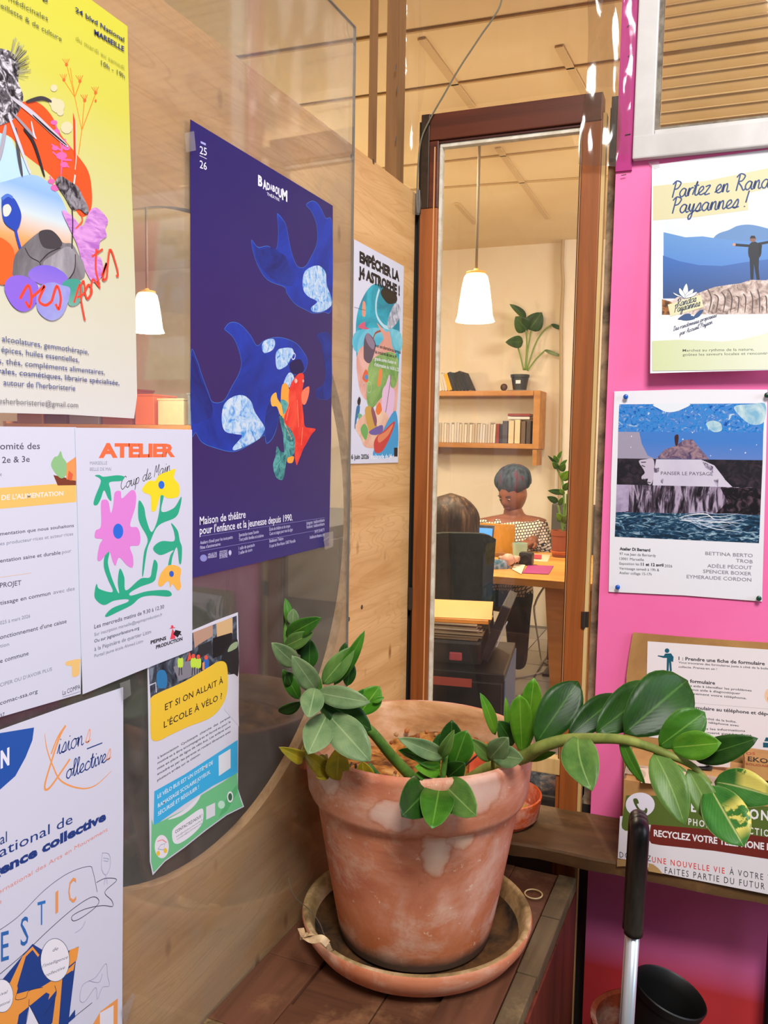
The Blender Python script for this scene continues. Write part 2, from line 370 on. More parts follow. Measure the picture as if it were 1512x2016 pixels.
def hinge(s, z, h=0.036):
    hp = MB(); hp.tube([bw(s, z-h/2, 0.006), bw(s, z+h/2, 0.006)], 0.0052, 12); hp.box(bw(s+0.004, z, 0.003), (0.014, 0.003, h), (BD, BN, V((0, 0, 1)))); hp.tube([bw(s, z-h/2-0.003, 0.006), bw(s, z-h/2, 0.006)], 0.0036, 10)
    autosmooth(hp.build('hinge', mat('#4d463f', 0.35, metal=0.7), dr))
hinge(0.006, 0.985, 0.05); hinge(0.400, 0.972, 0.034); hinge(0.008, 1.875, 0.05)
# near-black strip painting the dark gap between partition end and door
struct(bbox('trim_7', -0.03, 0.003, 0.0, 1.9, -0.05, -0.012, mat('#1c130c', 0.8)))
# office shell
def slabbox(name, a, b, z0, z1, th, m_):
    """wall from a to b (plan), thickness th away from the room"""
    a = V((*a, 0)); b = V((*b, 0)); d = (b-a); L_ = d.length; d.normalize(); n = V((-d.y, d.x, 0))
    return MB().box((a+b)/2+n*th/2+V((0, 0, (z0+z1)/2)), (L_, th, z1-z0), (d, n, V((0, 0, 1)))).build(name, m_)
farL = V((0.0, OF, 0))-FD*5.2; farR = V((0.0, OF, 0))+FD*3.2
struct(slabbox('wall_far', (farL.x, farL.y), (farR.x, farR.y), 0, 2.75, 0.1, M_CREAM))
struct(slabbox('wall_office_left', (-5.1, -1.3), (-5.1, 6.1), 0, 2.75, 0.1, M_CREAM))
struct(slabbox('wall_office_right', (3.1, 6.2), (3.1, 1.9), 0, 2.75, 0.1, M_CREAM))
struct(slabbox('wall_office_near', (0.0, -1.22), (-5.1, -1.22), 0, 2.75, 0.1, M_CREAM))
# ceiling boards with battens over their joints
cl = MB(); cl.box((-2.6, 2.45, 2.79), (5.3, 7.5, 0.08)); cl.box((1.58, 4.0, 2.79), (3.06, 4.35, 0.08))
ceil = struct(cl.build('ceiling', M_CEIL))
M_JOINT = mat('#c2a472', 0.8)
def onceil(px, py): return hz(px, py, 2.748)
def strip(p, q, wdt, name, m_, parent, th=0.006):
    d = (q-p); L_ = d.length; d.normalize(); n = V((-d.y, d.x, 0))
    return MB().box((p+q)/2-V((0, 0, th/2)), (L_, wdt, th), (d, n, V((0, 0, 1)))).build(name, m_, parent)
def extend(p, q, a, b): d = (q-p).normalized(); return p-d*a, q+d*b
for (a, b, ext) in (((880, 317), (1140, 289), 3.0), ((885, 368), (1140, 350), 3.0), ((840, 172), (1150, 128), 2.5), ((820, 60), (990, 34), 2.5)):
    p, q = extend(onceil(*a), onceil(*b), ext, ext*0.4); strip(p, q, 0.012, 'batten', M_JOINT, ceil)
for (a, b) in (((980, 290), (1078, 430)), ((1100, 90), (1160, 200)), ((898, 400), (935, 440)), ((830, 75), (930, 210))):
    p = onceil(*a); q = onceil(*b); strip(p, q, 0.03, 'batten', mat('#d2b88c', 0.8), ceil)
# crooked cornice crack line, pilaster and pipes on the far wall
def onfar(px, py, off=0.0): return hit(px, py, (0, OF, 0), FN)+FN*off
tb = MB(); tb.tube([onfar(860, 449, .01), onfar(905, 446, .008), onfar(960, 443, .01), onfar(1030, 437, .008), onfar(1085, 431, .01), onfar(1150, 428, .01)], 0.006, 6)
struct(tb.build('trim_8', mat('#7a5c34', 0.9)))
p0 = onfar(1097, 900); p0.z = 0
struct(MB().box(p0+FD*0.09+V((0, 0, 1.375))+FN*0.03, (0.18, 0.06, 2.75), (FD, FN, V((0, 0, 1)))).build('trim_9', mottled('pilaster_paint', [(0.3, '#d9cdb8'), (0.7, '#e8dfd0')], 2, 0.8)))
tb = MB(); tb.tube([onfar(1114, 432, .075), onfar(1110, 520, .075), onfar(1112, 560, .075), onfar(1108, 640, .075), onfar(1108, 780, .075), onfar(1104, 1000, .075)], 0.012, 8)
struct(autosmooth(tb.build('trim_10', mat('#b09872', 0.7))))
# tiles of the office floor, laid with open joints
M_TILE = [mat('#8e8a83', 0.28), mat('#99958d', 0.3), mat('#86827c', 0.28)]
d1 = FD; d2 = V((-FD.y, FD.x, 0)); T = 0.33; t0 = None; org = V((0.25, 1.95, 0))
tmes = []
for k in range(3):
    me = bpy.data.meshes.new('tile'); bm = MB().box(V((0, 0, 0.004)), (T-0.006, T-0.006, 0.008), (d1, d2, V((0, 0, 1))))
    me.from_pydata([tuple(v) for v in bm.v], [], bm.f); me.materials.append(M_TILE[k]); tmes.append(me)
for i in range(-3, 6):
    for j in range(0, 12):
        c = org+d1*(T*(i+.5))+d2*(T*(j+.5))
        o = link('tile', tmes[(i*5+j*7) % 3], floor, c-floor.location)
# ================================================================== posters: flat print on paper
_gc = {}
def glyphs(s, bold=0.0, space=1.0):
    k = (s, bold, space)
    if k in _gc: return _gc[k]
    cu = bpy.data.curves.new('t', 'FONT'); cu.body = s; cu.resolution_u = 2; cu.offset = bold; cu.space_character = space; cu.fill_mode = 'FRONT'
    ob = bpy.data.objects.new('t', cu); COL.objects.link(ob)
    dg = bpy.context.evaluated_depsgraph_get(); me = bpy.data.meshes.new_from_object(ob.evaluated_get(dg))
    vs = [(v.co.x, v.co.y) for v in me.vertices]; fs = [tuple(p.vertices) for p in me.polygons]
    bpy.data.objects.remove(ob); bpy.data.curves.remove(cu); bpy.data.meshes.remove(me)
    if not vs: vs = [(0, 0)]
    xs = [v[0] for v in vs]; _gc[k] = (vs, fs, min(xs), max(xs)); return _gc[k]
_H = [v[1] for v in glyphs('H')[0]]; CAPH = max(_H)-min(_H)
GL = {
 'a': (1.0, [[(.75,.85),(.45,1),(.15,.7),(.1,.3),(.35,0),(.65,.25),(.78,.9),(.75,.3),(.9,.0),(1.1,.15)]]),
 'c': (.85, [[(.75,.8),(.5,1),(.15,.65),(.15,.2),(.45,0),(.9,.2)]]),
 'd': (1.0, [[(.75,.85),(.45,1),(.15,.7),(.1,.3),(.35,0),(.65,.25),(.95,1.9),(.78,.4),(.9,0),(1.1,.15)]]),
 'e': (.8, [[(.0,.1),(.35,.35),(.65,.7),(.5,1),(.2,.75),(.15,.25),(.45,0),(.9,.2)]]),
 'i': (.5, [[(0,.1),(.25,1),(.25,.25),(.4,0),(.6,.15)],[(.3,1.4),(.36,1.5)]]),
 'l': (.5, [[(0,.1),(.45,1.6),(.35,1.95),(.2,1.6),(.25,.3),(.4,0),(.6,.15)]]),
 'm': (1.15, [[(0,.2),(.15,1),(.15,0),(.25,.7),(.45,1),(.52,.7),(.52,0),(.62,.7),(.82,1),(.9,.7),(.9,.15),(1.05,0),(1.2,.15)]]),
 'n': (.85, [[(0,.2),(.15,1),(.15,0),(.25,.7),(.5,1),(.6,.7),(.6,.15),(.75,0),(.9,.15)]]),
 'o': (.9, [[(.5,1),(.15,.75),(.12,.25),(.45,0),(.75,.35),(.7,.85),(.5,1),(.75,.9),(1,.95)]]),
 'p': (.85, [[(0,.1),(.2,1),(.1,-.9),(.2,.6),(.5,1),(.75,.6),(.55,.05),(.25,.1)]]),
 'r': (.65, [[(0,.2),(.15,1),(.15,0),(.2,.6),(.45,.98),(.65,.9)]]),
 's': (.7, [[(0,.1),(.45,1),(.6,.55),(.4,.0),(.1,.1),(.5,.05),(.75,.15)]]),
 't': (.55, [[(0,.1),(.35,1.7),(.25,.3),(.45,0),(.65,.15)],[(0,1.15),(.6,1.2)]]),
 'u': (.9, [[(0,.3),(.15,1),(.15,.25),(.35,0),(.6,.4),(.65,1),(.65,.25),(.8,0),(.95,.15)]]),
 'v': (.7, [[(0,.8),(.15,1),(.35,0),(.6,1),(.75,.85)]]),
 'y': (.8, [[(0,.3),(.15,1),(.15,.35),(.4,.1),(.62,1),(.5,-.6),(.25,-.85),(.2,-.4),(.8,.15)]]),
 'z': (.7, [[(.05,.9),(.6,1),(.1,0),(.7,.05)]]),
 'P': (1.05, [[(.3,0),(.45,1.9)],[(.1,1.6),(.5,2),(1.05,1.7),(.8,1.1),(.35,1)]]),
 'R': (1.2, [[(.3,0),(.45,1.9)],[(.1,1.6),(.5,2),(1.05,1.7),(.8,1.15),(.4,1.05),(.8,.5),(1.1,0),(1.3,.15)]]),
 'C': (1.0, [[(1,1.7),(.7,2),(.2,1.4),(.1,.6),(.45,0),(1,.4)]]),
 'M': (1.15, [[(.1,0),(.3,1.9),(.55,.6),(.9,1.95),(.95,.2),(1.15,.05)]]),
 'D': (1.1, [[(.3,0),(.4,1.9)],[(.1,1.8),(.7,2),(1.05,1.1),(.7,.1),(.1,0)]]),
 'A': (1.1, [[(.1,0),(.6,2),(.85,.1),(1.1,.1)],[(.3,.7),(.8,.75)]]),
 '!': (.5, [[(.35,1.9),(.2,.5)],[(.13,.12),(.15,.0)]]), ' ': (.55, []), "'": (.3, [[(.2,1.9),(.12,1.5)]]), 'é': None}
GL['é'] = (.8, GL['e'][1]+[[(.4,1.3),(.6,1.6)]])
class Poster:
    def __init__(s, name, label, cat, plane, corners, paper='#e9e9ec', th=0.0004, off=0.001, smooth=False, group=None, rough=0.45, matl=None):
        s.O, s.A, s.B, s.N = plane; s.off = off; s.th = th; s.parts = []; s.text_parts = []; s.k = 0; s.mats = []; s.tmats = []
        ab = [s.ab(*c) for c in corners]
        if smooth: ab = [(p.x, p.y) for p in crom([V((a, b, 0)) for a, b in ab], 5, True)]
        s.quad = ab
        n = len(ab); front = [s.w(a, b, 0) for a, b in ab]; back = [s.w(a, b, -th) for a, b in ab]
        tri = tessellate_polygon([[V((a, b, 0)) for a, b in ab]])
        fs = [tuple(t) for t in tri]+[tuple(i+n for i in t[::-1]) for t in tri]+[(i, n+i, n+(i+1) % n, (i+1) % n) for i in range(n)]
        s.obj = mk(name, front+back, fs, matl or mat(paper, rough, 0.4))
        tag(s.obj, label, cat, group)
    def ab(s, px, py):
        h = hit(px, py, s.O+s.N*s.off, s.N)-s.O; return (h.dot(s.A), h.dot(s.B))
    def w(s, a, b, lift): return s.O+s.A*a+s.B*b+s.N*(s.off+lift)
    def mi(s, lst, m_):
        if isinstance(m_, str): m_ = mat(m_, 0.5, 0.35)
        if m_ not in lst: lst.append(m_)
        return lst.index(m_)
    def poly(s, pts, col, smooth=False, px=True):
        ab = [s.ab(*p) for p in pts] if px else list(pts)
        if smooth: ab = [(p.x, p.y) for p in crom([V((a, b, 0)) for a, b in ab], 5, True)]
        s.k += 1; lift = 0.00004+s.k*0.000007
        s.parts.append(([s.w(a, b, lift) for a, b in ab], [tuple(t) for t in tessellate_polygon([[V((a, b, 0)) for a, b in ab]])], s.mi(s.mats, col)))
    def circle(s, c, rx, ry, col, n=28):
        s.poly([(c[0]+rx*math.cos(2*math.pi*i/n), c[1]+ry*math.sin(2*math.pi*i/n)) for i in range(n)], col)
    def stroke(s, pts, wd, col, smooth=True, px=True, taper=False, text=False):
        ab = [V((*s.ab(*p), 0)) for p in pts] if px else [V((p[0], p[1], 0)) for p in pts]
        if px: wd = wd*(V((*s.ab(pts[0][0], pts[0][1]+10), 0))-ab[0]).length/10
        if smooth and len(ab) > 2: ab = crom(ab, 5)
        vs = []; n = len(ab); s.k += 1; lift = 0.00004+s.k*0.000007
        for i, p in enumerate(ab):
            t = (ab[min(i+1, n-1)]-ab[max(i-1, 0)]);
            if t.length < 1e-9: t = V((1, 0, 0))
            t.normalize(); q = V((-t.y, t.x, 0)); ww = wd/2*(math.sin(math.pi*(i+.5)/n)**.5 if taper else 1)
            vs += [p+q*ww, p-q*ww]
        lst = s.text_parts if text else s.parts
        lst.append(([s.w(v.x, v.y, lift) for v in vs], [(2*i, 2*i+1, 2*i+3, 2*i+2) for i in range(n-1)], s.mi(s.tmats if text else s.mats, col)))
    def text(s, t, p0, p1, h, col, bold=0.0, shear=0.0, space=1.0, serif=False):
        vs, fs, x0, x1 = glyphs(t, bold, space); a0 = V(s.ab(*p0)); a1 = V(s.ab(*p1)); up = (V(s.ab(p0[0], p0[1]-h))-a0)/CAPH
        dx = (a1-a0)/max(x1-x0, 1e-6); s.k += 0.2; lift = 0.00005+s.k*0.000007
        W_ = []
        for x, y in vs:
            q = a0+dx*(x-x0)+(up+dx*shear)*y; W_.append(s.w(q.x, q.y, lift))
        s.text_parts.append((W_, fs, s.mi(s.tmats, col)))
    def script(s, t, p0, p1, h, col, wd, slant=0.35):
        """joined handwriting; h = x-height in px"""
        tot = sum(GL[c][0] for c in t); a0 = V(s.ab(*p0)); a1 = V(s.ab(*p1)); up = (V(s.ab(p0[0], p0[1]-h))-a0); dx = (a1-a0)/tot; x = 0
        for c in t:
            for st in GL[c][1]:
                pts = [a0+dx*(x+px_+slant*py_*(up.length/max(dx.length, 1e-6))*0.5)+up*py_ for px_, py_ in st]
                s.stroke([(p.x, p.y) for p in pts], wd*up.length/h, col, px=False, text=True)
            x += GL[c][0]
    def done(s):
        for nm, parts, mats_ in (('printed_artwork', s.parts, s.mats), ('lettering', s.text_parts, s.tmats)):
            if not parts: continue
            b = MB()
            for vs, fs, mi in parts: b.add(vs, fs, mi)
            # faces towards the reader
            f2 = []
            for f in b.f:
                n = (b.v[f[1]]-b.v[f[0]]).cross(b.v[f[2]]-b.v[f[0]])
                f2.append(f if n.dot(s.N) >= 0 else f[::-1])
            b.f = f2; b.build(nm, mats_, s.obj)['kind'] = 'stuff'
        return s.obj
Z3 = V((0, 0, 1)); LEFT = (V((0, 0, 0)), V((0, 1, 0)), Z3, V((1, 0, 0))); BACK = (CORNER, BD, Z3, BN)
def pn(name, stops, scale, stretch=(1, 1, 1), detail=8, dist=1.0):
    return mottled(name, stops, scale, 0.5, detail, 0, dist=dist, stretch=stretch)
M_TAPE = clear('sticky_tape', (0.97, 0.97, 0.97), 0.12, '#d8d8d8', 0.15, 1.45)
# ---- yellow herbalist poster
c1 = lambda x, y: (x/3.979, y/3.979); c2 = lambda x, y: (x/3.979, 400+y/3.979)
def gradmat(name, stops, axis, lo, hi):
    """printed colour gradient across the sheet"""
    m_, nt, b = newmat(name); t = nt.nodes.new('ShaderNodeTexCoord'); sp = nt.nodes.new('ShaderNodeSeparateXYZ'); nt.links.new(t.outputs['Object'], sp.inputs[0])
    mr = nt.nodes.new('ShaderNodeMapRange'); mr.inputs[1].default_value = lo; mr.inputs[2].default_value = hi
    nt.links.new(sp.outputs[axis], mr.inputs[0]); nt.links.new(ramp(nt, stops, mr.outputs[0]), b.inputs['Base Color']); b.inputs['Roughness'].default_value = 0.45
    return m_
my = gradmat('yellow_print', [(0.0, '#dadbd4'), (0.28, '#d2d3b0'), (0.6, '#d0ce50'), (1.0, '#d2d004')], 2, 0.0, 0.60)
p = Poster('poster', 'yellow poster with a collage of orange, purple and grey flowers, top left', 'poster', LEFT,
           [(-260, -260), (180, 0), (251, 52), (252, 120), (257, 300), (266, 560), (270, 780), (264, 824), (130, 816), (-260, 806)], off=0.0085, matl=my)
orange = '#f8551c'; blk = '#26242a'
p.poly([c1(*q) for q in ((-200, 900), (-100, 820), (150, 800), (290, 800), (400, 900), (480, 1060), (610, 1220), (690, 1340), (718, 1480), (712, 1640), (640, 1700), (560, 1600), (400, 1380), (180, 1200), (60, 1060), (-200, 1040))], orange, True)
p.poly([c1(*q) for q in ((-200, 1050), (50, 1060), (130, 1180), (240, 1370), (0, 1440), (-200, 1450))], '#b9dcf2', True)
mdisc = gradmat('sunset_print', [(0.0, '#ef5a22'), (0.22, '#f6a860'), (0.42, '#cfe0e0'), (0.6, '#8cb8ee'), (1, '#bfe0e0')], 2, 0.15, 0.29)
p.poly([c1(*q) for q in ((-200, 1440), (0, 1430), (220, 1370), (340, 1400), (460, 1520), (540, 1700), (552, 1870), (500, 2100), (100, 2150), (-200, 2150))], mdisc, True)
for q in (((640, 1020), (585, 760)), ((585, 760), (500, 630)), ((585, 760), (550, 530)), ((585, 760), (625, 650)), ((640, 1020), (660, 790)), ((640, 1020), (750, 730)), ((615, 1210), (640, 1020)), ((585, 760), (520, 500))):
    p.stroke([c1(*a) for a in q], 1.9, '#f58a1c', False)
for (x, y) in ((500, 630), (520, 510), (625, 640), (748, 730), (662, 790)):
    for dx in (-32, -14, 4, 22): p.stroke([c1(x, y), c1(x+dx, y-50)], 1.2, '#f26a2c', False, taper=True)
    p.circle(c1(x, y-4), 3.0, 3.4, '#f26a2c', 10)
p.circle(c1(748, 790), 2, 3, '#f26a2c', 10)
for q in (((475, 1390), (480, 1160), (420, 940)), ((480, 1250), (410, 1190)), ((480, 1250), (560, 1255)), ((480, 1180), (400, 1130)), ((480, 1180), (510, 1090)), ((500, 1290), (540, 1310)), ((430, 1500), (390, 1380))):
    p.stroke([c1(*a) for a in q], 4.5, '#f36aac', True, taper=True)
for (x, y, r) in ((480, 1220, 11), (430, 1160, 7), (520, 1160, 7), (500, 1290, 8), (420, 960, 7), (440, 1030, 7), (400, 1420, 7), (430, 1470, 9)): p.circle(c1(x, y), r, r*.7, '#f36aac', 10)
for (x, y, r) in ((420, 690, 7), (450, 830, 14), (415, 800, 9), (470, 880, 7), (520, 1000, 12)): p.circle(c1(x, y), r, r, '#d8d2a8', 10)
p.poly([c1(570, 880), c1(585, 940), c1(590, 1200), c1(600, 1330), c1(575, 1180)], '#f23a1c'); p.stroke([c1(592, 940), c1(596, 1200), c1(586, 1330)], 2.6, '#f3c6b0', True)
p.stroke([c1(586, 1370), c1(572, 1480)], 4, '#f0e2d8', False)
mbw = pn('thistle_print', [(0.40, '#1c1a1e'), (0.50, '#6a686c'), (0.60, '#d8d6da')], 120, (1, 1, 1))
p.poly([c1(*q) for q in ((-150, 400), (0, 380), (100, 420), (150, 520), (140, 640), (180, 760), (140, 880), (60, 960), (-150, 960))], mbw, True)
random.seed(3)
for i in range(46):
    a = random.uniform(-1.35, .35); p.stroke([c1(60+70*math.cos(a), 560+130*math.sin(a)), c1(70+random.uniform(120, 170)*math.cos(a), 540+random.uniform(200, 270)*math.sin(a))], 1.0, random.choice(['#8a8878', '#b9b89a', '#44424a']), False, taper=True)
for q, wd, cc in ((((80, 760), (240, 880), (400, 1030), (530, 1150)), 12, '#c9c6ce'), (((250, 900), (380, 1020), (520, 1140)), 5, '#1c1a1e'), (((200, 800), (320, 770), (400, 795)), 8, '#3a383e'), (((180, 1010), (260, 1120), (345, 1385)), 9, '#26242a'), (((120, 1000), (140, 1200), (170, 1380)), 9, '#4c4a52'),
                 (((60, 900), (130, 1080), (230, 1360)), 8, '#cfcdd6'), (((40, 980), (20, 1100), (-10, 1250)), 9, '#aaa8b2'), (((90, 880), (200, 1000), (270, 1080)), 7, '#9a98a2'), (((240, 950), (260, 1050), (280, 1090)), 5, '#d8d4d8')):
    p.stroke([c1(*a) for a in q], wd, cc, True, taper=True)
p.poly([c1(*q) for q in ((10, 1560), (60, 1540), (110, 1560), (155, 1650), (160, 1720), (130, 1800), (80, 1790), (20, 1720))], '#1f49b4', True)
p.poly([c1(*q) for q in ((20, 1620), (60, 1600), (85, 1640), (60, 1690), (25, 1690))], '#d9dfd0', True)
p.stroke([c1(115, 1790), c1(130, 1860), c1(165, 1980)], 7, '#2347b8'); p.stroke([c1(10, 1560), c1(55, 1530), c1(95, 1550)], 6, '#4a78d0')
p.poly([c1(*q) for q in ((-40, 1880), (60, 1900), (110, 2000), (90, 2200), (-40, 2200))], '#f2651e', True)
mpk = pn('leaf_print', [(0.35, '#b06ac0'), (0.6, '#dca0dc')], 40, (1, 1, 4))
p.poly([c2(*q) for q in ((480, 60), (560, 100), (640, 180), (700, 60), (760, 40), (840, 130), (820, 200), (830, 260), (780, 300), (770, 360), (740, 400), (790, 440), (800, 560), (730, 620), (680, 560), (640, 460), (600, 330), (560, 240))], mpk, True)
p.stroke([c2(630, 80), c2(640, 140), c2(590, 200)], 3.5, '#f5603a')
mfl = pn('grey_flower_print', [(0.35, '#3a393b'), (0.65, '#8d8c8e')], 14, (1, 1, .5))
p.poly([c2(*q) for q in ((95, 520), (110, 420), (170, 340), (300, 230), (390, 210), (450, 260), (490, 310), (560, 320), (610, 400), (650, 470), (660, 560), (620, 600), (560, 600), (400, 620), (200, 580), (100, 570))], mfl, True)
p.poly([c2(*q) for q in ((300, 230), (390, 210), (460, 270), (480, 330), (420, 360), (330, 340))], '#3f3e41', True)
p.poly([c2(*q) for q in ((330, 480), (420, 400), (520, 340), (580, 380), (585, 470), (540, 580), (440, 600))], pn('petal_print', [(0.35, '#77767a'), (0.65, '#b0afb2')], 22, (1, 1, .4)), True)
for q in (((190, 350), (230, 420), (300, 460), (310, 490)), ((310, 460), (380, 390), (470, 350)), ((585, 400), (580, 520), (540, 590))): p.stroke([c2(*a) for a in q], 2.2, '#262527')
mdr = pn('dry_head_print', [(0.4, '#242226'), (0.6, '#9c9a9e')], 90)
p.poly([c1(*q) for q in ((430, 1430), (470, 1380), (540, 1420), (600, 1460), (640, 1530), (690, 1640), (670, 1680), (620, 1640), (560, 1640), (500, 1540))], mdr, True)
p.stroke([c1(560, 1640), c1(565, 1760), c1(558, 1950)], 3, '#2a282c')
p.poly([c2(*q) for q in ((215, 570), (250, 510), (330, 485), (420, 500), (500, 550), (525, 600), (480, 650), (380, 640), (300, 630))], gradmat('violet_print', [(0, '#9a78da'), (1, '#7060dc')], 2, .13, .17), True)
p.poly([c2(*q) for q in ((30, 680), (50, 600), (120, 565), (210, 580), (290, 640), (290, 740), (250, 820), (170, 850), (90, 800))], '#8c68dc', True)
p.poly([c2(*q) for q in ((280, 800), (300, 660), (400, 620), (470, 640), (548, 670), (530, 770), (480, 880), (400, 920), (320, 880))], pn('lilac_print', [(0.35, '#a8b4de'), (0.65, '#8c84dc')], 8), True)
p.poly([c2(*q) for q in ((480, 640), (520, 600), (600, 595), (640, 640), (640, 740), (590, 800), (530, 790), (545, 670))], gradmat('teal_print', [(0, '#9cc4b0'), (1, '#38a08c')], 2, .10, .14), True)
for q, wd in ((((150, 750), (215, 645), (240, 740), (225, 815), (195, 770)), 6.5), (((240, 740), (300, 690), (345, 650), (300, 760), (350, 800), (400, 770)), 6), (((400, 770), (440, 650), (470, 740), (455, 830), (430, 790)), 6.5),
              (((575, 780), (620, 640), (630, 760), (660, 920)), 5), (((620, 660), (650, 610), (655, 700), (600, 740)), 4.5), (((655, 700), (690, 640), (715, 690), (680, 750), (660, 700)), 5), (((705, 700), (720, 600), (760, 640), (780, 665)), 5),
              (((750, 360), (745, 520), (775, 640)), 5.5), (((715, 420), (800, 360)), 4), (((790, 570), (830, 470), (815, 520), (800, 600), (830, 590)), 5), (((830, 590), (855, 365), (900, 470), (920, 560), (905, 570)), 5)):
    p.stroke([c2(*a) for a in q], wd, '#f8482c', text=True)
T = p.text
T('24 blvd National', c1(585, 90), c1(968, 330), 9, '#2c3a66', 0.02); T('MARSEILLE', c1(733, 268), c1(968, 405), 9.5, '#20306a', 0.03)
T('du mardi au samedi', c1(588, 312), c1(968, 545), 8.5, '#97993e', -0.005); T('10h - 19h', c1(787, 510), c1(972, 618), 9.5, '#3a4254', 0.0)
T('médicinales', c1(60, 0), c1(370, 165), 10, '#55604a'); T('cueillette & de culture', c1(-60, 25), c1(478, 325), 10, '#55604a'); T('e', c1(325, 5), c1(370, 22), 12, '#3a4a5a', 0.01)
bl_ = '#41508c'
T('alcoolatures, gemmothérapie,', c2(10, 1082), c2(690, 1185), 11.5, bl_); T('épices, huiles essentielles,', c2(5, 1165), c2(615, 1247), 11.5, bl_); T('tisanes, thés, compléments alimentaires,', c2(-190, 1235), c2(815, 1342), 11.5, bl_)
T('sirops sex•ales, cosmétiques, librairie spécialisée,', c2(-330, 1300), c2(930, 1425), 11.5, bl_, 0.004); T('autour de l\'herboristerie', c2(22, 1425), c2(585, 1468), 11.5, bl_); T('lesherboristerie@gmail.com', c2(-25, 1567), c2(607, 1600), 11, '#6f7078', -0.004)
p.done()
# ---- blue theatre poster
d1_ = lambda x, y: (360+x/4.2, 220+y/4.2); d2_ = lambda x, y: (360+x/3.734, 600+y/3.734)
mblue = gradmat('deep_blue_print', [(0.0, '#24246e'), (0.35, '#230f5c'), (0.7, '#160d64'), (1.0, '#0e0d64')], 2, 0.0, 0.62)
p = Poster('poster', 'large dark blue poster with two killer whales and a red fish', 'poster', LEFT,
           [(374.8, 235), (655.2, 405), (655.5, 480), (653.5, 700), (652, 860), (648, 1074), (516, 1106), (379, 1138), (378.5, 1000), (375.5, 700)], off=0.0085, matl=mblue)
wh = pn('whale_print', [(0.35, '#0c2c88'), (0.6, '#123cae')], 9, dist=2); wh2 = pn('whale_print_dark', [(0.35, '#101e6a'), (0.65, '#123a9c')], 10, dist=2); wwh = pn('belly_print', [(0.36, '#3d8ed8'), (0.46, '#9cc6e8'), (0.6, '#cfe0ea')], 80, dist=1); edge_c = '#3a8ad8'
def shape(pts, cv, m_, outline=None, w_=1.0):
    q = [cv(*a) for a in pts]; p.poly(q, m_, True)
    if outline: p.stroke(q+[q[0]], w_, outline)
shape([(780, 840), (850, 930), (880, 1080), (910, 1200), (950, 1280), (1010, 1280), (1060, 1200), (1110, 1080), (1105, 930), (1060, 820), (1020, 770), (1075, 738), (1130, 780), (1180, 880), (1235, 940), (1232, 1600), (1160, 1655), (1075, 1665), (1020, 1640), (930, 1590), (860, 1500), (840, 1450), (700, 1390), (620, 1270), (580, 1150), (568, 1060), (620, 1120), (700, 1110), (770, 1140), (790, 1000)], d1_, wh, edge_c, 0.7)
shape([(590, 1100), (640, 1140), (740, 1120), (800, 1160), (850, 1200), (880, 1280), (920, 1350), (900, 1440), (780, 1410), (680, 1330), (620, 1230)], d1_, wh2)
shape([(990, 1400), (1010, 1320), (1070, 1280), (1130, 1275), (1180, 1330), (1190, 1430), (1225, 1530), (1228, 1600), (1160, 1650), (1080, 1655), (1060, 1620), (1110, 1570), (1040, 1530), (1000, 1480)], d1_, wwh)
shape([(305, 180), (340, 135), (390, 130), (440, 160), (500, 230), (545, 300), (600, 262), (680, 240), (760, 250), (840, 290), (895, 360), (916, 410), (905, 470), (880, 500), (820, 515), (780, 530), (745, 580), (720, 690), (715, 780), (690, 830), (690, 900), (660, 980), (615, 1020), (600, 960), (560, 985), (480, 1035), (370, 1080), (230, 1050), (140, 1010), (95, 940), (62, 930), (58, 360), (100, 400), (140, 520), (185, 640), (220, 715), (300, 705), (360, 600), (410, 510), (430, 430), (410, 330), (370, 240)], d2_, wh, edge_c, 0.8)
shape([(62, 400), (100, 440), (130, 540), (180, 650), (215, 740), (210, 820), (150, 850), (62, 840)], d2_, wh2); shape([(640, 700), (700, 760), (695, 880), (655, 980), (615, 1010), (600, 900), (610, 780)], d2_, wh2, '#2a6ac8', 0.6)
shape([(285, 850), (300, 740), (360, 680), (440, 665), (500, 710), (530, 790), (590, 880), (600, 920), (560, 985), (460, 1040), (380, 1070), (370, 1045), (435, 965), (380, 950), (310, 930)], d2_, wwh)
shape([(580, 310), (600, 265), (660, 250), (678, 280), (660, 330), (600, 355)], d2_, wwh); shape([(690, 340), (740, 318), (800, 320), (815, 360), (790, 400), (760, 450), (700, 475), (682, 420)], d2_, wwh)
p.stroke([d2_(*a) for a in ((805, 350), (825, 365), (820, 395), (805, 400), (800, 380))], 2, '#dfe8f2'); shape([(785, 430), (860, 400), (890, 470), (860, 510), (800, 500)], d2_, '#101050')
shape([(985, 230), (1020, 205), (1085, 250), (1090, 650), (1020, 695), (980, 670), (985, 620), (1030, 590), (1050, 500), (1035, 380), (1020, 290)], d2_, wh2, '#1c4aa0', 0.6)
shape([(780, 500), (812, 520), (820, 600), (750, 600), (745, 560)], d2_, wwh)
tl = pn('tail_print', [(0.4, '#1f6c70'), (0.6, '#5cb0a8')], 60); red = pn('fish_print', [(0.35, '#e02a24'), (0.65, '#f4543c')], 22)
shape([(730, 590), (770, 590), (790, 700), (760, 850), (730, 830), (720, 700)], d2_, '#f2a63c'); shape([(720, 700), (770, 720), (760, 780), (735, 800)], d2_, tl)
shape([(645, 700), (655, 665), (685, 645), (695, 690), (725, 740), (735, 810), (715, 810), (690, 750), (655, 745)], d2_, '#f4b64a')
shape([(710, 820), (760, 860), (790, 920), (828, 980), (820, 1080), (790, 1120), (750, 1110), (735, 960)], d2_, tl); shape([(690, 1040), (720, 1080), (770, 1090), (760, 1150), (740, 1270), (715, 1288), (680, 1260), (662, 1180), (680, 1110)], d2_, tl)
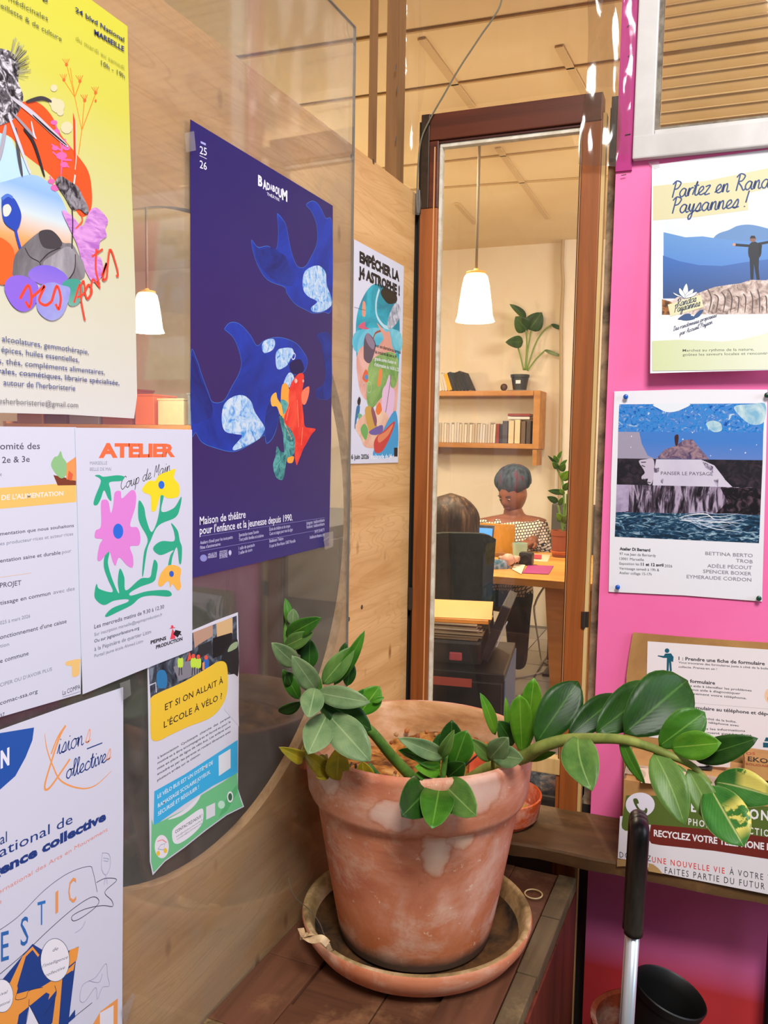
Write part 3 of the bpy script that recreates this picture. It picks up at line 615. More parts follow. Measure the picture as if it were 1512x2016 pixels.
shape([(790, 590), (820, 540), (855, 505), (885, 510), (888, 560), (880, 620), (875, 700), (885, 800), (895, 890), (930, 905), (975, 915), (940, 960), (905, 1025), (885, 1060), (850, 1150), (835, 1178), (820, 1100), (825, 1000), (800, 930), (750, 870), (745, 820), (775, 740), (778, 660)], d2_, red)
shape([(875, 640), (925, 600), (925, 660), (900, 730), (875, 720)], d2_, '#f5805c'); p.circle(d2_(830, 560), 3, 4.5, '#f6b8a8', 12); p.circle(d2_(884, 560), 1.6, 3, '#f6b8a8', 12)
shape([(770, 1125), (815, 1115), (805, 1160), (770, 1160)], d2_, '#f2a63c')
for q in (((745, 870), (800, 990)), ((780, 750), (760, 850)), ((840, 700), (850, 900)), ((880, 900), (870, 1030))): p.stroke([d2_(*a) for a in q], 1.6, '#f9a878', False, taper=True)
for k in range(6): p.stroke([d2_(745+k*9, 900+k*30), d2_(765+k*9, 915+k*30), d2_(800+k*5, 900+k*30)], 0.9, '#1c5458')
for k in range(5): p.stroke([d2_(755, 1100), d2_(680+k*13, 1180+k*20)], 0.8, '#1c6460', False)
T = p.text; W1 = '#eef0fa'; W2 = '#c4c6e8'
T('25', d1_(138, 345), d1_(196, 365), 15, W1, 0.005); T('26', d1_(138, 463), d1_(196, 484), 15, W1, 0.005); p.stroke([d1_(136, 362), d1_(196, 390)], 1, W1, False, text=True); p.poly([d1_(145, 242), d1_(188, 262), d1_(188, 280), d1_(145, 260)], '#a6a8e0')
xs = [620, 660, 692, 720, 740, 762, 788, 818]; xe = [656, 692, 718, 738, 760, 786, 816, 862]; hh = [19, 17, 13, 10, 11, 14, 16, 20]; yy = [605, 632, 640, 642, 655, 675, 700, 722]
for i, ch in enumerate('BADABOUM'): T(ch, d1_(xs[i], yy[i]), d1_(xe[i], yy[i]+(xe[i]-xs[i])*.45), hh[i], W1, 0.045)
T('THÉÂTRE', d1_(693, 688), d1_(797, 742), 5.6, W1, 0.01)
T('Maison de théâtre', d2_(122, 1618), d2_(460, 1565), 15.5, W1, 0.012); T("pour l'enfance et la jeunesse depuis 1990.", d2_(122, 1688), d2_(805, 1585), 15.5, W1, 0.012)
for a, b in (((125, 1702), (1040, 1565)), ((125, 1812), (1040, 1648))): p.stroke([d2_(*a), d2_(*b)], 0.8, '#8c90cc', False)
for t, a, b in (("Ateliers d'éveil pour les tout-petits", (125, 1762), (365, 1718)), ("Fêtes d'anniversaires", (125, 1798), (275, 1768)), ("Spectacles toute l'année", (410, 1705), (556, 1678)), ('Tout public familles et scolaires', (410, 1738), (592, 1705)), ('École de théâtre et de cirque', (635, 1662), (787, 1635)), ('Cours et stages pour tous les âges', (635, 1695), (806, 1662)),
                ('1 salle de spectacle', (408, 1802), (526, 1775)), ('3 salles de cours', (408, 1836), (508, 1810)), ('Badaboum Théâtre', (635, 1748), (737, 1728)), ('16 quai de Rive-Neuve 13007 Marseille', (635, 1785), (826, 1745)), ('Instagram : badaboumtheatre', (908, 1617), (1040, 1592)), ('Facebook : badaboumtheatre', (908, 1645), (1040, 1620)), ('04 91 54 40 71', (968, 1680), (1038, 1665)), ('badaboum-theatre.com', (932, 1720), (1040, 1700))):
    T(t, d2_(*a), d2_(*b), 6.4, W2, 0.012)
for t, a, b, h in (('VILLE DE', (182, 1845), (248, 1832), 4), ('MARSEILLE', (182, 1866), (248, 1853), 5), ('DÉPARTEMENT', (268, 1822), (326, 1812), 3), ('BOUCHES', (268, 1846), (326, 1836), 5.5), ('DU RHÔNE', (268, 1866), (326, 1856), 5.5)): T(t, d2_(*a), d2_(*b), h, W2, 0.02)
p.circle(d2_(150, 1862), 7, 7, '#8c90d0', 12); p.circle(d2_(345, 1822), 3, 5, W2, 10); p.stroke([d2_(345, 1830), d2_(345, 1848)], 1.2, W2, False)
p.stroke([d2_(1030, 1735), d2_(1075, 1705), d2_(1068, 1750)], 1.3, '#9a9cd8', False)
p.done()
# ---- white workshop poster with cut-out flowers
e1 = lambda x, y: (x/3.476, 820+y/3.476)
p = Poster('poster', 'white workshop poster with pink and yellow paper cut-out flowers', 'poster', LEFT,
           [(148, 842), (260, 843), (378, 846), (379, 1000), (378.5, 1280), (270, 1323), (163, 1367), (158, 1200), (153, 1000)], off=0.0100, paper='#d6dae8')
T = p.text; gr = '#1fae86'
T('ATELIER', e1(675, 278), e1(1198, 272), 26, '#f57242', 0.05, space=.95); p.script('Coup de Main', e1(822, 505), e1(1165, 372), 12, '#26262c', 1.5, 0.3)
T('MARSEILLE', e1(615, 330), e1(733, 328), 6.5, '#9ca0b4'); T('BELLE DE MAI', e1(615, 372), e1(760, 370), 6.5, '#9ca0b4')
def S(pts, c): p.poly([e1(*q) for q in pts], c, True)
S([(650, 405), (680, 400), (710, 412), (800, 402), (850, 412), (830, 440), (750, 450), (755, 500), (762, 575), (740, 560), (712, 505), (690, 560), (665, 605), (640, 600), (650, 550), (690, 440)], gr)
S([(1100, 540), (1120, 545), (1105, 650), (1190, 625), (1240, 548), (1232, 620), (1200, 690), (1085, 745), (1030, 850), (1005, 920), (980, 1085), (972, 1070), (985, 930), (1010, 840), (960, 740), (945, 680), (950, 575), (985, 620), (1000, 700), (1035, 790), (1070, 730), (1090, 640)], gr)
S([(1170, 728), (1215, 780), (1230, 850), (1245, 900), (1240, 1000), (1225, 1000), (1210, 895), (1180, 960), (1168, 1030), (1150, 1020), (1165, 950), (1185, 915), (1100, 948), (1050, 915), (1060, 880), (1110, 852), (1190, 852), (1190, 790)], gr)
S([(735, 920), (748, 935), (738, 1000), (760, 1090), (800, 1190), (815, 1205), (805, 1130), (820, 1040), (850, 1100), (862, 1190), (960, 1110), (1025, 1100), (1040, 1040), (1055, 980), (1078, 1010), (1070, 1080), (1050, 1130), (960, 1165), (890, 1205), (900, 1225), (1010, 1195), (1140, 1188), (1175, 1215), (1150, 1232), (1040, 1225), (960, 1240), (900, 1290), (800, 1340), (735, 1370), (720, 1360), (770, 1310), (870, 1270), (870, 1250), (780, 1260), (710, 1290), (650, 1245), (650, 1180), (662, 1145), (680, 1180), (770, 1200), (740, 1120), (712, 1040), (712, 970)], gr)
S([(785, 520), (825, 512), (835, 560), (900, 503), (930, 530), (925, 620), (890, 745), (940, 760), (960, 820), (950, 880), (890, 890), (910, 960), (908, 1030), (870, 1020), (815, 965), (790, 1020), (770, 990), (745, 925), (690, 985), (665, 975), (680, 880), (700, 840), (650, 830), (655, 780), (690, 750), (690, 600), (705, 570), (740, 580), (758, 660), (775, 600)], '#e288d8')
p.circle(e1(808, 785), 10, 15, '#1e6ede'); S([(975, 490), (1020, 440), (1060, 440), (1090, 400), (1150, 375), (1200, 360), (1190, 420), (1225, 470), (1220, 545), (1150, 560), (1100, 540), (1065, 640), (1035, 640), (1030, 545), (985, 520)], '#f8e020'); p.circle(e1(1104, 468), 6, 8, '#1e6ede')
S([(1110, 1060), (1150, 1020), (1200, 1018), (1238, 1045), (1232, 1110), (1238, 1165), (1215, 1190), (1180, 1145), (1165, 1170), (1150, 1125), (1105, 1162), (1082, 1150), (1090, 1100)], '#f8bc50'); p.circle(e1(1173, 1077), 4.6, 6, '#2a62c8')
T('Les mercredis matins de 9.30 à 12.30', e1(645, 1452), e1(1122, 1312), 8, '#4c5062', 0.003); T('Sur inscription marseille@pepinsproduction.fr', e1(645, 1503), e1(1110, 1362), 6.4, '#8d90a2'); T('Ou sur jagispourlanature.org', e1(645, 1548), e1(952, 1455), 6.4, '#4c5062', 0.004); T('à la Pépinière de quartier Litim', e1(645, 1605), e1(1033, 1482), 7.5, '#7c8094'); T('Portail jaune école Ahmed Litim', e1(645, 1650), e1(978, 1545), 6.4, '#8d90a2')
T('PEPINS', e1(1030, 1558), e1(1137, 1526), 6.5, '#26242c', 0.035); T('PRODUCTION', e1(1067, 1590), e1(1248, 1530), 6.5, '#26242c', 0.035)
p.poly([e1(1180, 1450), e1(1195, 1480), e1(1200, 1520), e1(1163, 1525)], '#ea4658'); p.circle(e1(1178, 1438), 2.6, 3, '#ea4658', 10); p.stroke([e1(1162, 1450), e1(1198, 1444)], 1.4, '#ea4658', False)
p.poly([e1(1200, 1460), e1(1240, 1470), e1(1215, 1512), e1(1185, 1490)], '#1d1c22'); p.stroke([e1(1215, 1478), e1(1240, 1495)], 2, '#1d1c22', False)
p.done()
# ---- food committee sheet
p = Poster('poster', 'white food committee sheet with a yellow band, at the left edge', 'poster', LEFT,
           [(-180, 838), (150, 841), (155, 1000), (161, 1200), (159, 1366), (0, 1412), (-180, 1467)], off=0.0088, paper='#d6dae8')
T = p.text; g1 = '#4a4c5c'; g2 = '#8c90a4'
p.poly([e1(-200, 520), e1(0, 488), e1(520, 452), e1(522, 585), e1(0, 632), e1(-200, 655)], '#f3c66a'); T("DE L'ALIMENTATION", e1(10, 572), e1(432, 540), 9.5, '#f3eee4', 0.02)
T('omité des', e1(0, 225), e1(273, 222), 13, g1, 0.006); T('2e & 3e', e1(14, 318), e1(203, 310), 12, g1, 0.006); T('e', e1(0, 408), e1(12, 407), 8, g2)
p.poly([e1(365, 400), e1(520, 435), e1(520, 470), e1(395, 472)], '#7c3a20'); p.poly([e1(*q) for q in ((440, 330), (520, 275), (520, 440), (455, 430))], '#ee9c56'); p.poly([e1(*q) for q in ((470, 370), (500, 395), (490, 440), (460, 430))], '#e0643c')
p.poly([e1(*q) for q in ((415, 236), (430, 280), (455, 320), (450, 400), (410, 420), (350, 340), (370, 280), (395, 270))], '#8fc486', True)
T('mentation que nous souhaitons', e1(0, 815), e1(505, 755), 7, g1, 0.005); T('es producteur·rices et acteur·rices', e1(0, 882), e1(500, 812), 7, g2); T('entation saine et durable', e1(0, 1000), e1(414, 942), 7.6, g1, 0.005); T('pour', e1(424, 940), e1(488, 928), 7, g2)
p.stroke([e1(-100, 1115), e1(213, 1070)], 0.8, '#efc690', False); T('PROJET', e1(0, 1172), e1(145, 1152), 9.5, g1, 0.003); T('tissage en commun', e1(0, 1290), e1(345, 1220), 8, g1, 0.004); T('avec des', e1(365, 1216), e1(510, 1188), 7.5, g2)
T('025 à mars 2026', e1(0, 1425), e1(206, 1375), 7, g2); T("onctionnement d'une caisse", e1(0, 1525), e1(455, 1412), 8.5, g1, 0.004); T('tion', e1(0, 1582), e1(62, 1568), 7, g2); T('e commune', e1(0, 1688), e1(195, 1632), 8.5, g1, 0.004); T('CIPER OU D\'AVOIR PLUS', e1(0, 1850), e1(355, 1738), 7, g2); T('comac-ssa.org', e1(0, 1975), e1(257, 1890), 8, g1, 0.003)
T('37', (0, 1413), (9, 1409), 7, g1)
p.poly([e1(*q) for q in ((450, 1680), (500, 1665), (548, 1662), (546, 1700), (540, 1765), (495, 1780), (490, 1710), (455, 1705))], '#f0c87c', True); T('La COMPA', e1(428, 1908), e1(548, 1862), 9, g1, 0.0); p.stroke([e1(428, 1920), e1(548, 1882)], 0.6, g1, False)
p.done()
# ---- collective intelligence festival poster
f1 = lambda x, y: (x/2.982, 1340+y/2.982)
p = Poster('poster', 'tall white festival poster with blue title and marquee drawing, bottom left', 'poster', LEFT,
           [(-200, 1508), (0, 1437), (121, 1394), (242.5, 1353), (243, 1600), (241, 1900), (240, 2190), (-200, 2400)], off=0.0085, paper='#d9dcea')
T = p.text; bl2 = '#1f3f86'
p.poly([f1(-100, 335), f1(0, 308), f1(200, 275), f1(190, 350), f1(150, 450), f1(90, 560), f1(0, 640), f1(-100, 690)], '#1f57ac'); T('N', f1(3, 512), f1(55, 488), 31, '#eef0f8', 0.05)
og = '#f4a35a'
p.stroke([f1(*q) for q in ((262, 310), (275, 400), (310, 500), (360, 590), (470, 632), (560, 615), (655, 530))], 3.2, og, taper=True); p.stroke([f1(*q) for q in ((385, 265), (350, 330), (300, 480), (262, 620), (290, 630), (370, 520), (410, 460))], 4.4, og); p.stroke([f1(*q) for q in ((300, 430), (340, 330), (385, 262))], 3.6, og)
p.script('ision', f1(335, 435), f1(488, 375), 19, bl2, 2.2, .2); p.script('s', f1(500, 370), f1(530, 355), 24, '#f5b090', 2.6, .2); p.script('ollective', f1(385, 580), f1(622, 475), 17, bl2, 2.4, .2); p.script('s', f1(622, 470), f1(650, 455), 19, '#f5b090', 2.6, .2)
p.stroke([f1(510, 400), f1(600, 365)], 2.2, bl2, False, text=True)
T('al', f1(0, 965), f1(40, 945), 21, bl2, 0.0); T('ational de', f1(-5, 1040), f1(425, 835), 21, bl2, 0.0); T('gence collective', f1(-60, 1172), f1(622, 815), 20, bl2, 0.045)
T('ernational des Arts en Mouvement', f1(-12, 1255), f1(632, 880), 8.5, '#f0a090', 0.0); T('e', f1(-5, 1312), f1(8, 1305), 9, '#f0a090')
ink = '#3a4058'
p.stroke([f1(*q) for q in ((-60, 1500), (100, 1390), (260, 1230), (400, 1130), (520, 1090), (545, 1120), (570, 1240))], 1.0, ink); p.stroke([f1(*q) for q in ((-60, 1770), (120, 1620), (300, 1450), (440, 1330), (540, 1270), (580, 1290), (560, 1330), (480, 1390), (430, 1410), (425, 1380), (500, 1340), (600, 1320), (660, 1325), (655, 1290), (615, 1240), (685, 1170), (620, 1160), (565, 1185))], 1.3, '#23283c')
for ch, x, y, h, cc in (('E', 5, 1650, 62, '#2f6cb4'), ('S', 120, 1560, 60, '#2f6cb4'), ('T', 220, 1440, 50, '#2f78c4'), ('I', 325, 1370, 46, '#f0a060'), ('C', 400, 1310, 52, '#f0a060')): T(ch, f1(x, y), f1(x+46 if ch != 'I' else x+16, y-14), h*.93, cc, 0.0)
p.poly([f1(*q) for q in ((-60, 1820), (0, 1770), (190, 1545), (280, 1600), (390, 1590), (462, 1560), (445, 1640), (400, 2016), (350, 2016), (380, 1900), (300, 2016), (-60, 2060))], '#20448c'); p.poly([f1(*q) for q in ((130, 1620), (190, 1560), (230, 1610), (110, 1780), (95, 1840), (240, 1800), (370, 1720), (440, 1655), (430, 1700), (260, 1900), (180, 2016), (60, 2030), (-40, 2040), (-60, 1900), (60, 1770))], '#f5a248')
p.poly([f1(*q) for q in ((410, 1580), (462, 1562), (450, 1640), (400, 1680), (395, 1620))], '#f5a248'); p.poly([f1(*q) for q in ((150, 1620), (190, 1580), (235, 1640), (200, 1740), (105, 1820), (100, 1790))], '#20448c')
p.poly([f1(*q) for q in ((100, 2016), (110, 1960), (270, 1830), (290, 1840), (250, 2016), (200, 2060))], '#20448c'); p.poly([f1(*q) for q in ((340, 1740), (395, 1700), (345, 2016), (395, 2060), (300, 2060))], '#f5a248'); p.poly([f1(*q) for q in ((365, 1740), (425, 1700), (395, 1990), (440, 1930), (440, 1975), (340, 2060))], '#20448c')
p.poly([f1(*q) for q in ((150, 2020), (170, 1905), (225, 2016), (220, 2060), (160, 2080))], '#e9eaf2'); 
for q in (((170, 1870), (165, 1950), (150, 2020)), ((170, 1905), (230, 2016)), ((260, 1960), (300, 1900), (330, 1840), (320, 1790)), ((110, 1810), (90, 1870), (150, 1860), (170, 1820), (250, 1800)), ((440, 1970), (540, 1890))): p.stroke([f1(*a) for a in q], 1.1, '#2a3048')
p.circle(f1(322, 1640), 28, 42, '#f0f0f6'); p.stroke([f1(322+85*math.cos(a*.3), 1640+126*math.sin(a*.3)) for a in range(22)], 0.9, '#4a506a'); p.circle(f1(10, 1850), 22, 32, '#f0f0f6'); p.stroke([f1(10+66*math.cos(a*.3), 1850+97*math.sin(a*.3)) for a in range(22)], 0.8, '#4a506a')
T('de', f1(305, 1592), f1(338, 1580), 6.5, '#5a6078', shear=.3); T("l'intelligence", f1(247, 1685), f1(395, 1630), 6, '#5a6078', shear=.3); T('collective', f1(262, 1740), f1(378, 1690), 6, '#5a6078', shear=.3); T('ival', f1(0, 1850), f1(38, 1835), 6, '#5a6078', shear=.3); T('ational', f1(-5, 1915), f1(55, 1890), 6, '#5a6078', shear=.3)
for q in (((600, 1010), (640, 1020), (645, 1090), (620, 1140), (595, 1100), (600, 1010)), ((620, 1140), (610, 1200)), ((625, 1150), (628, 1195)), ((605, 1040), (635, 1045), (630, 1060), (608, 1055)), ((440, 1480), (480, 1450), (500, 1410)), ((470, 1830), (490, 1780), (560, 1740), (620, 1660), (630, 1730), (640, 1790), (600, 1800), (570, 1870), (560, 1800), (500, 1880), (470, 1880), (470, 1830)), ((520, 1760), (580, 1770), (600, 1720))): p.stroke([f1(*a) for a in q], 0.6, '#9aa0b8')
p.poly([f1(530, 2040), f1(590, 1940), f1(690, 1865), f1(688, 2100), f1(530, 2180)], og); p.poly([f1(585, 1950), f1(665, 1905), f1(664, 2090), f1(585, 2120)], '#e9eaf2')
p.done()
# ---- school cycling flyer
h1 = lambda x, y: (280+x/3.6, 1180+y/3.6)
p = Poster('flyer', 'small school cycling flyer with yellow title blob and curling bottom corners', 'flyer', LEFT,
           [h1(38, 480), h1(200, 405), h1(360, 218), h1(520, 150), h1(678, 92), h1(686, 400), h1(682, 900), h1(678, 1340), h1(698, 1400), h1(722, 1470), h1(600, 1530), h1(450, 1640), h1(300, 1760), h1(160, 1860), h1(75, 1955), h1(55, 1860), h1(50, 1500), h1(45, 900)], off=0.0085, paper='#dcdce8')
T = p.text
mst = pn('street_print', [(0.38, '#1c1e24'), (0.5, '#3c4654'), (0.62, '#7c8894')], 30)
p.poly([h1(*q) for q in ((45, 490), (360, 235), (670, 115), (676, 545), (600, 530), (300, 600), (60, 720))], mst)
p.poly([h1(*q) for q in ((360, 235), (500, 180), (500, 260), (400, 320), (372, 345))], '#c09a82'); p.poly([h1(*q) for q in ((525, 170), (640, 128), (640, 240), (530, 270))], '#dcb884'); p.poly([h1(*q) for q in ((220, 480), (300, 440), (380, 430), (420, 520), (260, 580))], '#87868e')
p.poly([h1(*q) for q in ((500, 275), (635, 235), (640, 330), (600, 380), (500, 420))], '#191a20'); p.poly([h1(*q) for q in ((395, 330), (490, 290), (490, 370), (400, 420))], '#2c3034'); p.poly([h1(*q) for q in ((560, 430), (600, 340), (675, 285), (677, 545), (600, 500))], '#22252a', True); p.poly([h1(*q) for q in ((605, 365), (630, 320), (672, 300), (672, 340), (620, 370))], '#9cb088', True)
p.poly([h1(*q) for q in ((105, 520), (150, 500), (175, 540), (170, 620), (110, 620))], '#2c7cb0', True); p.stroke([h1(50, 610), h1(95, 590), h1(100, 660)], 2.5, '#d0d4dc', False)
for (x, y, c_) in ((270, 450, '#c6ea4c'), (362, 450, '#c6ea4c'), (397, 455, '#c6ea4c'), (452, 460, '#2c6cc0')):
    p.poly([h1(x-17, y-28), h1(x+17, y-34), h1(x+16, y+28), h1(x-15, y+32)], c_, True); p.circle(h1(x, y-48), 3.6, 4.6, '#ee5a4c' if x > 300 else '#3c4c44', 12); p.stroke([h1(x-6, y+30), h1(x-10, y+90)], 2.4, '#1c1e24', False); p.stroke([h1(x+6, y+30), h1(x+10, y+85)], 2.4, '#1c1e24', False)
p.poly([h1(315, 440), h1(335, 370), h1(350, 420)], '#f05a3c'); p.poly([h1(425, 450), h1(440, 440), h1(440, 500), h1(425, 500)], '#f0a060')
p.poly([h1(610, 535), h1(650, 528), h1(678, 550), h1(684, 900), h1(580, 780)], '#d9d6e0')
p.poly([h1(*q) for q in ((58, 760), (60, 700), (120, 660), (300, 580), (470, 480), (540, 440), (590, 450), (605, 520), (600, 660), (560, 760), (480, 840), (330, 900), (200, 960), (120, 1000), (70, 995), (58, 930))], '#f5cb3c', True)
T('ET SI ON ALLAIT À', h1(160, 788), h1(572, 592), 12.5, '#1c1c24', 0.01, space=1.05); T("L'ÉCOLE À VÉLO ?", h1(152, 912), h1(565, 702), 12.5, '#1c1c24', 0.01, space=1.05)
for t, a, b in (("L'association  Cyclotopia  cherche  des  parents", (110, 1130), (622, 838)), ('motivé·es à être accompagné·es et formé·es pour la', (108, 1168), (625, 872)), ('mise en place de ligne de vélo bus. Les enfants sont', (106, 1208), (625, 905)), ('encadré·es par les parents et roulent librement avec', (106, 1247), (626, 940)), ('plusieurs arrêts sur le chemin.', (106, 1290), (412, 1100))): T(t, h1(*a), h1(*b), 4.6, '#454552', 0.004)
p.poly([h1(80, 1608), h1(85, 1360), h1(300, 1240), h1(500, 1110), h1(676, 995), h1(676, 1230), h1(500, 1320), h1(300, 1450)], '#3cb4e6')
p.poly([h1(*q) for q in ((66, 1555), (80, 1600), (160, 1560), (300, 1490), (420, 1385), (560, 1300), (672, 1228), (678, 1345), (690, 1400), (712, 1465), (600, 1520), (450, 1628), (300, 1748), (160, 1848), (80, 1935), (62, 1860))], '#74c88c')
p.poly([h1(*q) for q in ((180, 1560), (300, 1490), (410, 1388), (370, 1460), (280, 1530))], '#eceaf0', True); p.poly([h1(540, 1545), h1(600, 1400), h1(672, 1310), h1(672, 1370), h1(600, 1500)], '#5cb878')
p.poly([h1(540, 1110), h1(625, 1058), h1(625, 1195), h1(542, 1252)], '#e6eaee')
for t, a, b in (('LE VÉLO BUS EST UN SYSTÈME DE', (108, 1412), (500, 1165)), ('RAMASSAGE SCOLAIRE JOYEUX,', (110, 1478), (482, 1232)), ('SÉCURISÉ ET RÉGULIER !', (110, 1535), (400, 1340))): T(t, h1(*a), h1(*b), 7.5, '#e6f2f8', 0.014)
p.poly([h1(*q) for q in ((210, 1660), (225, 1620), (300, 1560), (400, 1490), (430, 1490), (430, 1560), (410, 1610), (340, 1680), (260, 1730), (220, 1720))], '#f0eef4', True); T('CONTACTEZ-NOUS !', h1(232, 1660), h1(425, 1540), 6, '#3c3c46', 0.01); T('info@velobus-marseille.fr', h1(240, 1688), h1(428, 1565), 3.2, '#6c6c7a'); T('contact@cyclotopia.org', h1(245, 1706), h1(420, 1590), 3.2, '#6c6c7a')
p.poly([h1(452, 1470), h1(515, 1440), h1(515, 1530), h1(452, 1562)], '#e6e4ea'); p.circle(h1(560, 1455), 7, 8, '#c4ecd0', 14); p.circle(h1(622, 1400), 6, 11, '#f0f0f0', 18); p.circle(h1(622, 1400), 4, 7.5, '#3c6a4c', 16)
p.circle(h1(137, 1752), 14, 23, '#efeaf0', 24); p.stroke([h1(110, 1770), h1(130, 1740), h1(160, 1730), h1(150, 1775), h1(110, 1770)], 1, '#4c9cc8', False); p.circle(h1(112, 1800), 3.5, 5, '#f5cb3c', 12); p.circle(h1(162, 1780), 3.5, 5, '#f5cb3c', 12); p.stroke([h1(105+6*i, 1715-2*i if i < 6 else 1703+4*(i-6)) for i in range(12)], 2, '#f0a0a0')
p.done()
# ---- narrow world poster on bare plywood
j1 = lambda x, y: (660+x/4.033, 440+y/4.033)
p = Poster('poster', 'narrow white poster with a painted colourful globe, taped to bare plywood beside the door', 'poster', LEFT,
           [j1(150, 125), j1(545, 340), j1(535, 800), j1(520, 1300), j1(498, 1898), j1(114, 1908), j1(130, 1500), j1(142, 900)], off=0.0022, paper='#d8dcea')
T = p.text
sea = pn('sea_print', [(0.38, '#15869c'), (0.6, '#2ab4c8')], 10, (1, 1, 1.5)); lav = pn('land_print', [(0.4, '#d89a8a'), (0.6, '#eab8a8')], 10); grn = pn('meadow_print', [(0.4, '#6c9c50'), (0.6, '#9cc070')], 12)
def S(pts, c): p.poly([j1(*q) for q in pts], c, True)
S([(168, 760), (205, 620), (270, 510), (340, 480), (450, 540), (500, 690), (512, 830), (504, 1130), (480, 1200), (250, 1200), (178, 1100), (165, 950)], sea); S([(178, 850), (500, 850), (500, 1030), (178, 1030)], pn('light_sea_print', [(0.4, '#4cb8d0'), (0.6, '#8cd4e0')], 10))
S([(170, 1060), (240, 960), (330, 980), (400, 900), (440, 950), (498, 1110), (494, 1400), (470, 1540), (420, 1500), (360, 1540), (300, 1400), (240, 1400), (190, 1300)], lav)
S([(360, 550), (400, 510), (480, 560), (488, 620), (440, 640), (400, 620)], '#26241f'); S([(260, 1150), (320, 1060), (430, 1020), (492, 1060), (500, 1180), (480, 1290), (420, 1330), (350, 1400), (290, 1470), (250, 1400)], grn)
p.stroke([j1(*q) for q in ((350, 520), (325, 620), (330, 730), (380, 810), (430, 830))], 7, '#b8e0ec'); S([(440, 700), (470, 640), (500, 640), (520, 690), (500, 770), (450, 830), (415, 830), (420, 760)], pn('hand_print', [(0.4, '#8c90a0'), (0.6, '#d4d8e0')], 60))
S([(225, 1020), (230, 920), (260, 870), (320, 950), (300, 1060), (270, 1110), (230, 1080)], '#5c4e5e'); S([(240, 900), (262, 872), (312, 950), (300, 1000), (260, 960)], '#8c7c90'); S([(215, 640), (225, 615), (240, 640), (240, 730), (215, 730)], '#e89a7c'); p.stroke([j1(150, 665), j1(240, 690)], 0.8, '#2a2c34', False)
p.stroke([j1(*q) for q in ((300, 920), (320, 870), (370, 850))], 4, '#a84a34'); S([(370, 1000), (385, 910), (330, 790), (400, 860), (430, 860), (450, 1010)], '#e0a08c')
S([(180, 820), (230, 780), (240, 820), (270, 835), (230, 840)], '#d45a78'); S([(215, 1230), (240, 1160), (260, 1190), (255, 1260)], '#e0643c'); p.circle(j1(245, 1220), 3.4, 5, '#4c90c8', 12)
for cx_, cy_ in ((225, 1310), (268, 1300)): p.stroke([j1(cx_+18*math.cos(a*.7), cy_+45*math.sin(a*.7)) for a in range(10)], 0.7, '#d4dcd8')
S([(345, 1180), (360, 1150), (372, 1180), (360, 1280), (335, 1285)], '#ea8c4c'); S([(375, 1330), (400, 1280), (430, 1200), (440, 1290), (470, 1330), (465, 1450), (425, 1640), (372, 1650), (365, 1500)], '#e4c0dc'); p.stroke([j1(445, 1200), j1(400, 1500)], 3, '#8c6478', False)
S([(175, 1410), (190, 1375), (202, 1400), (195, 1440), (180, 1440)], '#2c2428'); S([(172, 1450), (195, 1450), (190, 1510), (170, 1560), (165, 1620), (152, 1620), (160, 1520)], '#2c70a0'); S([(180, 1510), (212, 1520), (205, 1560), (185, 1555)], '#70b084')
S([(160, 1600), (260, 1500), (400, 1500), (430, 1640), (400, 1760), (250, 1780), (200, 1700)], pn('beach_print', [(0.4, '#e0a890'), (0.6, '#efd4b4')], 9)); S([(380, 1640), (482, 1490), (486, 1815), (300, 1850)], '#3c9cd0')
for q, c_ in ((((235, 1480), (285, 1460), (330, 1600), (340, 1680), (270, 1650)), '#caa04c'), (((285, 1490), (300, 1460), (330, 1560), (315, 1610)), '#8a5064'), (((305, 1750), (330, 1690), (380, 1650), (470, 1570), (450, 1660), (380, 1800), (320, 1820)), '#c8403c'), (((340, 1690), (400, 1650), (460, 1590), (420, 1680), (350, 1740)), '#e0865c'), (((200, 1640), (230, 1590), (260, 1640), (240, 1720)), '#6cac5c'), (((320, 1480), (350, 1420), (370, 1480), (340, 1520)), '#ea7a34'), (((270, 1650), (370, 1600), (370, 1660), (300, 1680)), '#6c5ca0')): S(q, c_)
p.poly([j1(466, 1780), j1(495, 1780), j1(494, 1850), j1(466, 1850)], '#1e2028')
T('EMPÊCHER LA', j1(192, 302), j1(508, 458), 19.5, '#14141a', 0.06); T('J4 ASTROPHE !', j1(184, 418), j1(512, 572), 19.5, '#14141a', 0.06)
for t, a, b, c_ in (('pour une alternative au terminal', (315, 978), (518, 1035), '#15202c'), ('de croisières de luxe au J4', (315, 1030), (485, 1070), '#15202c'), ("grande soirée d'action et", (312, 1085), (482, 1118), '#eef4f2'), ("d'information de 16h30 à 22h", (310, 1130), (508, 1175), '#eef4f2')): T(t, j1(*a), j1(*b), 7, c_, 0.015)
T('6 juin 2026', j1(126, 1870), j1(266, 1868), 9, '#14141a', 0.025); T('esplanade du J4', j1(280, 1868), j1(447, 1866), 9, '#eef4fa', 0.025)
pj = p.done()
for q in (((150, 1905), (157, 1930)), ((470, 1900), (480, 1925))): pass
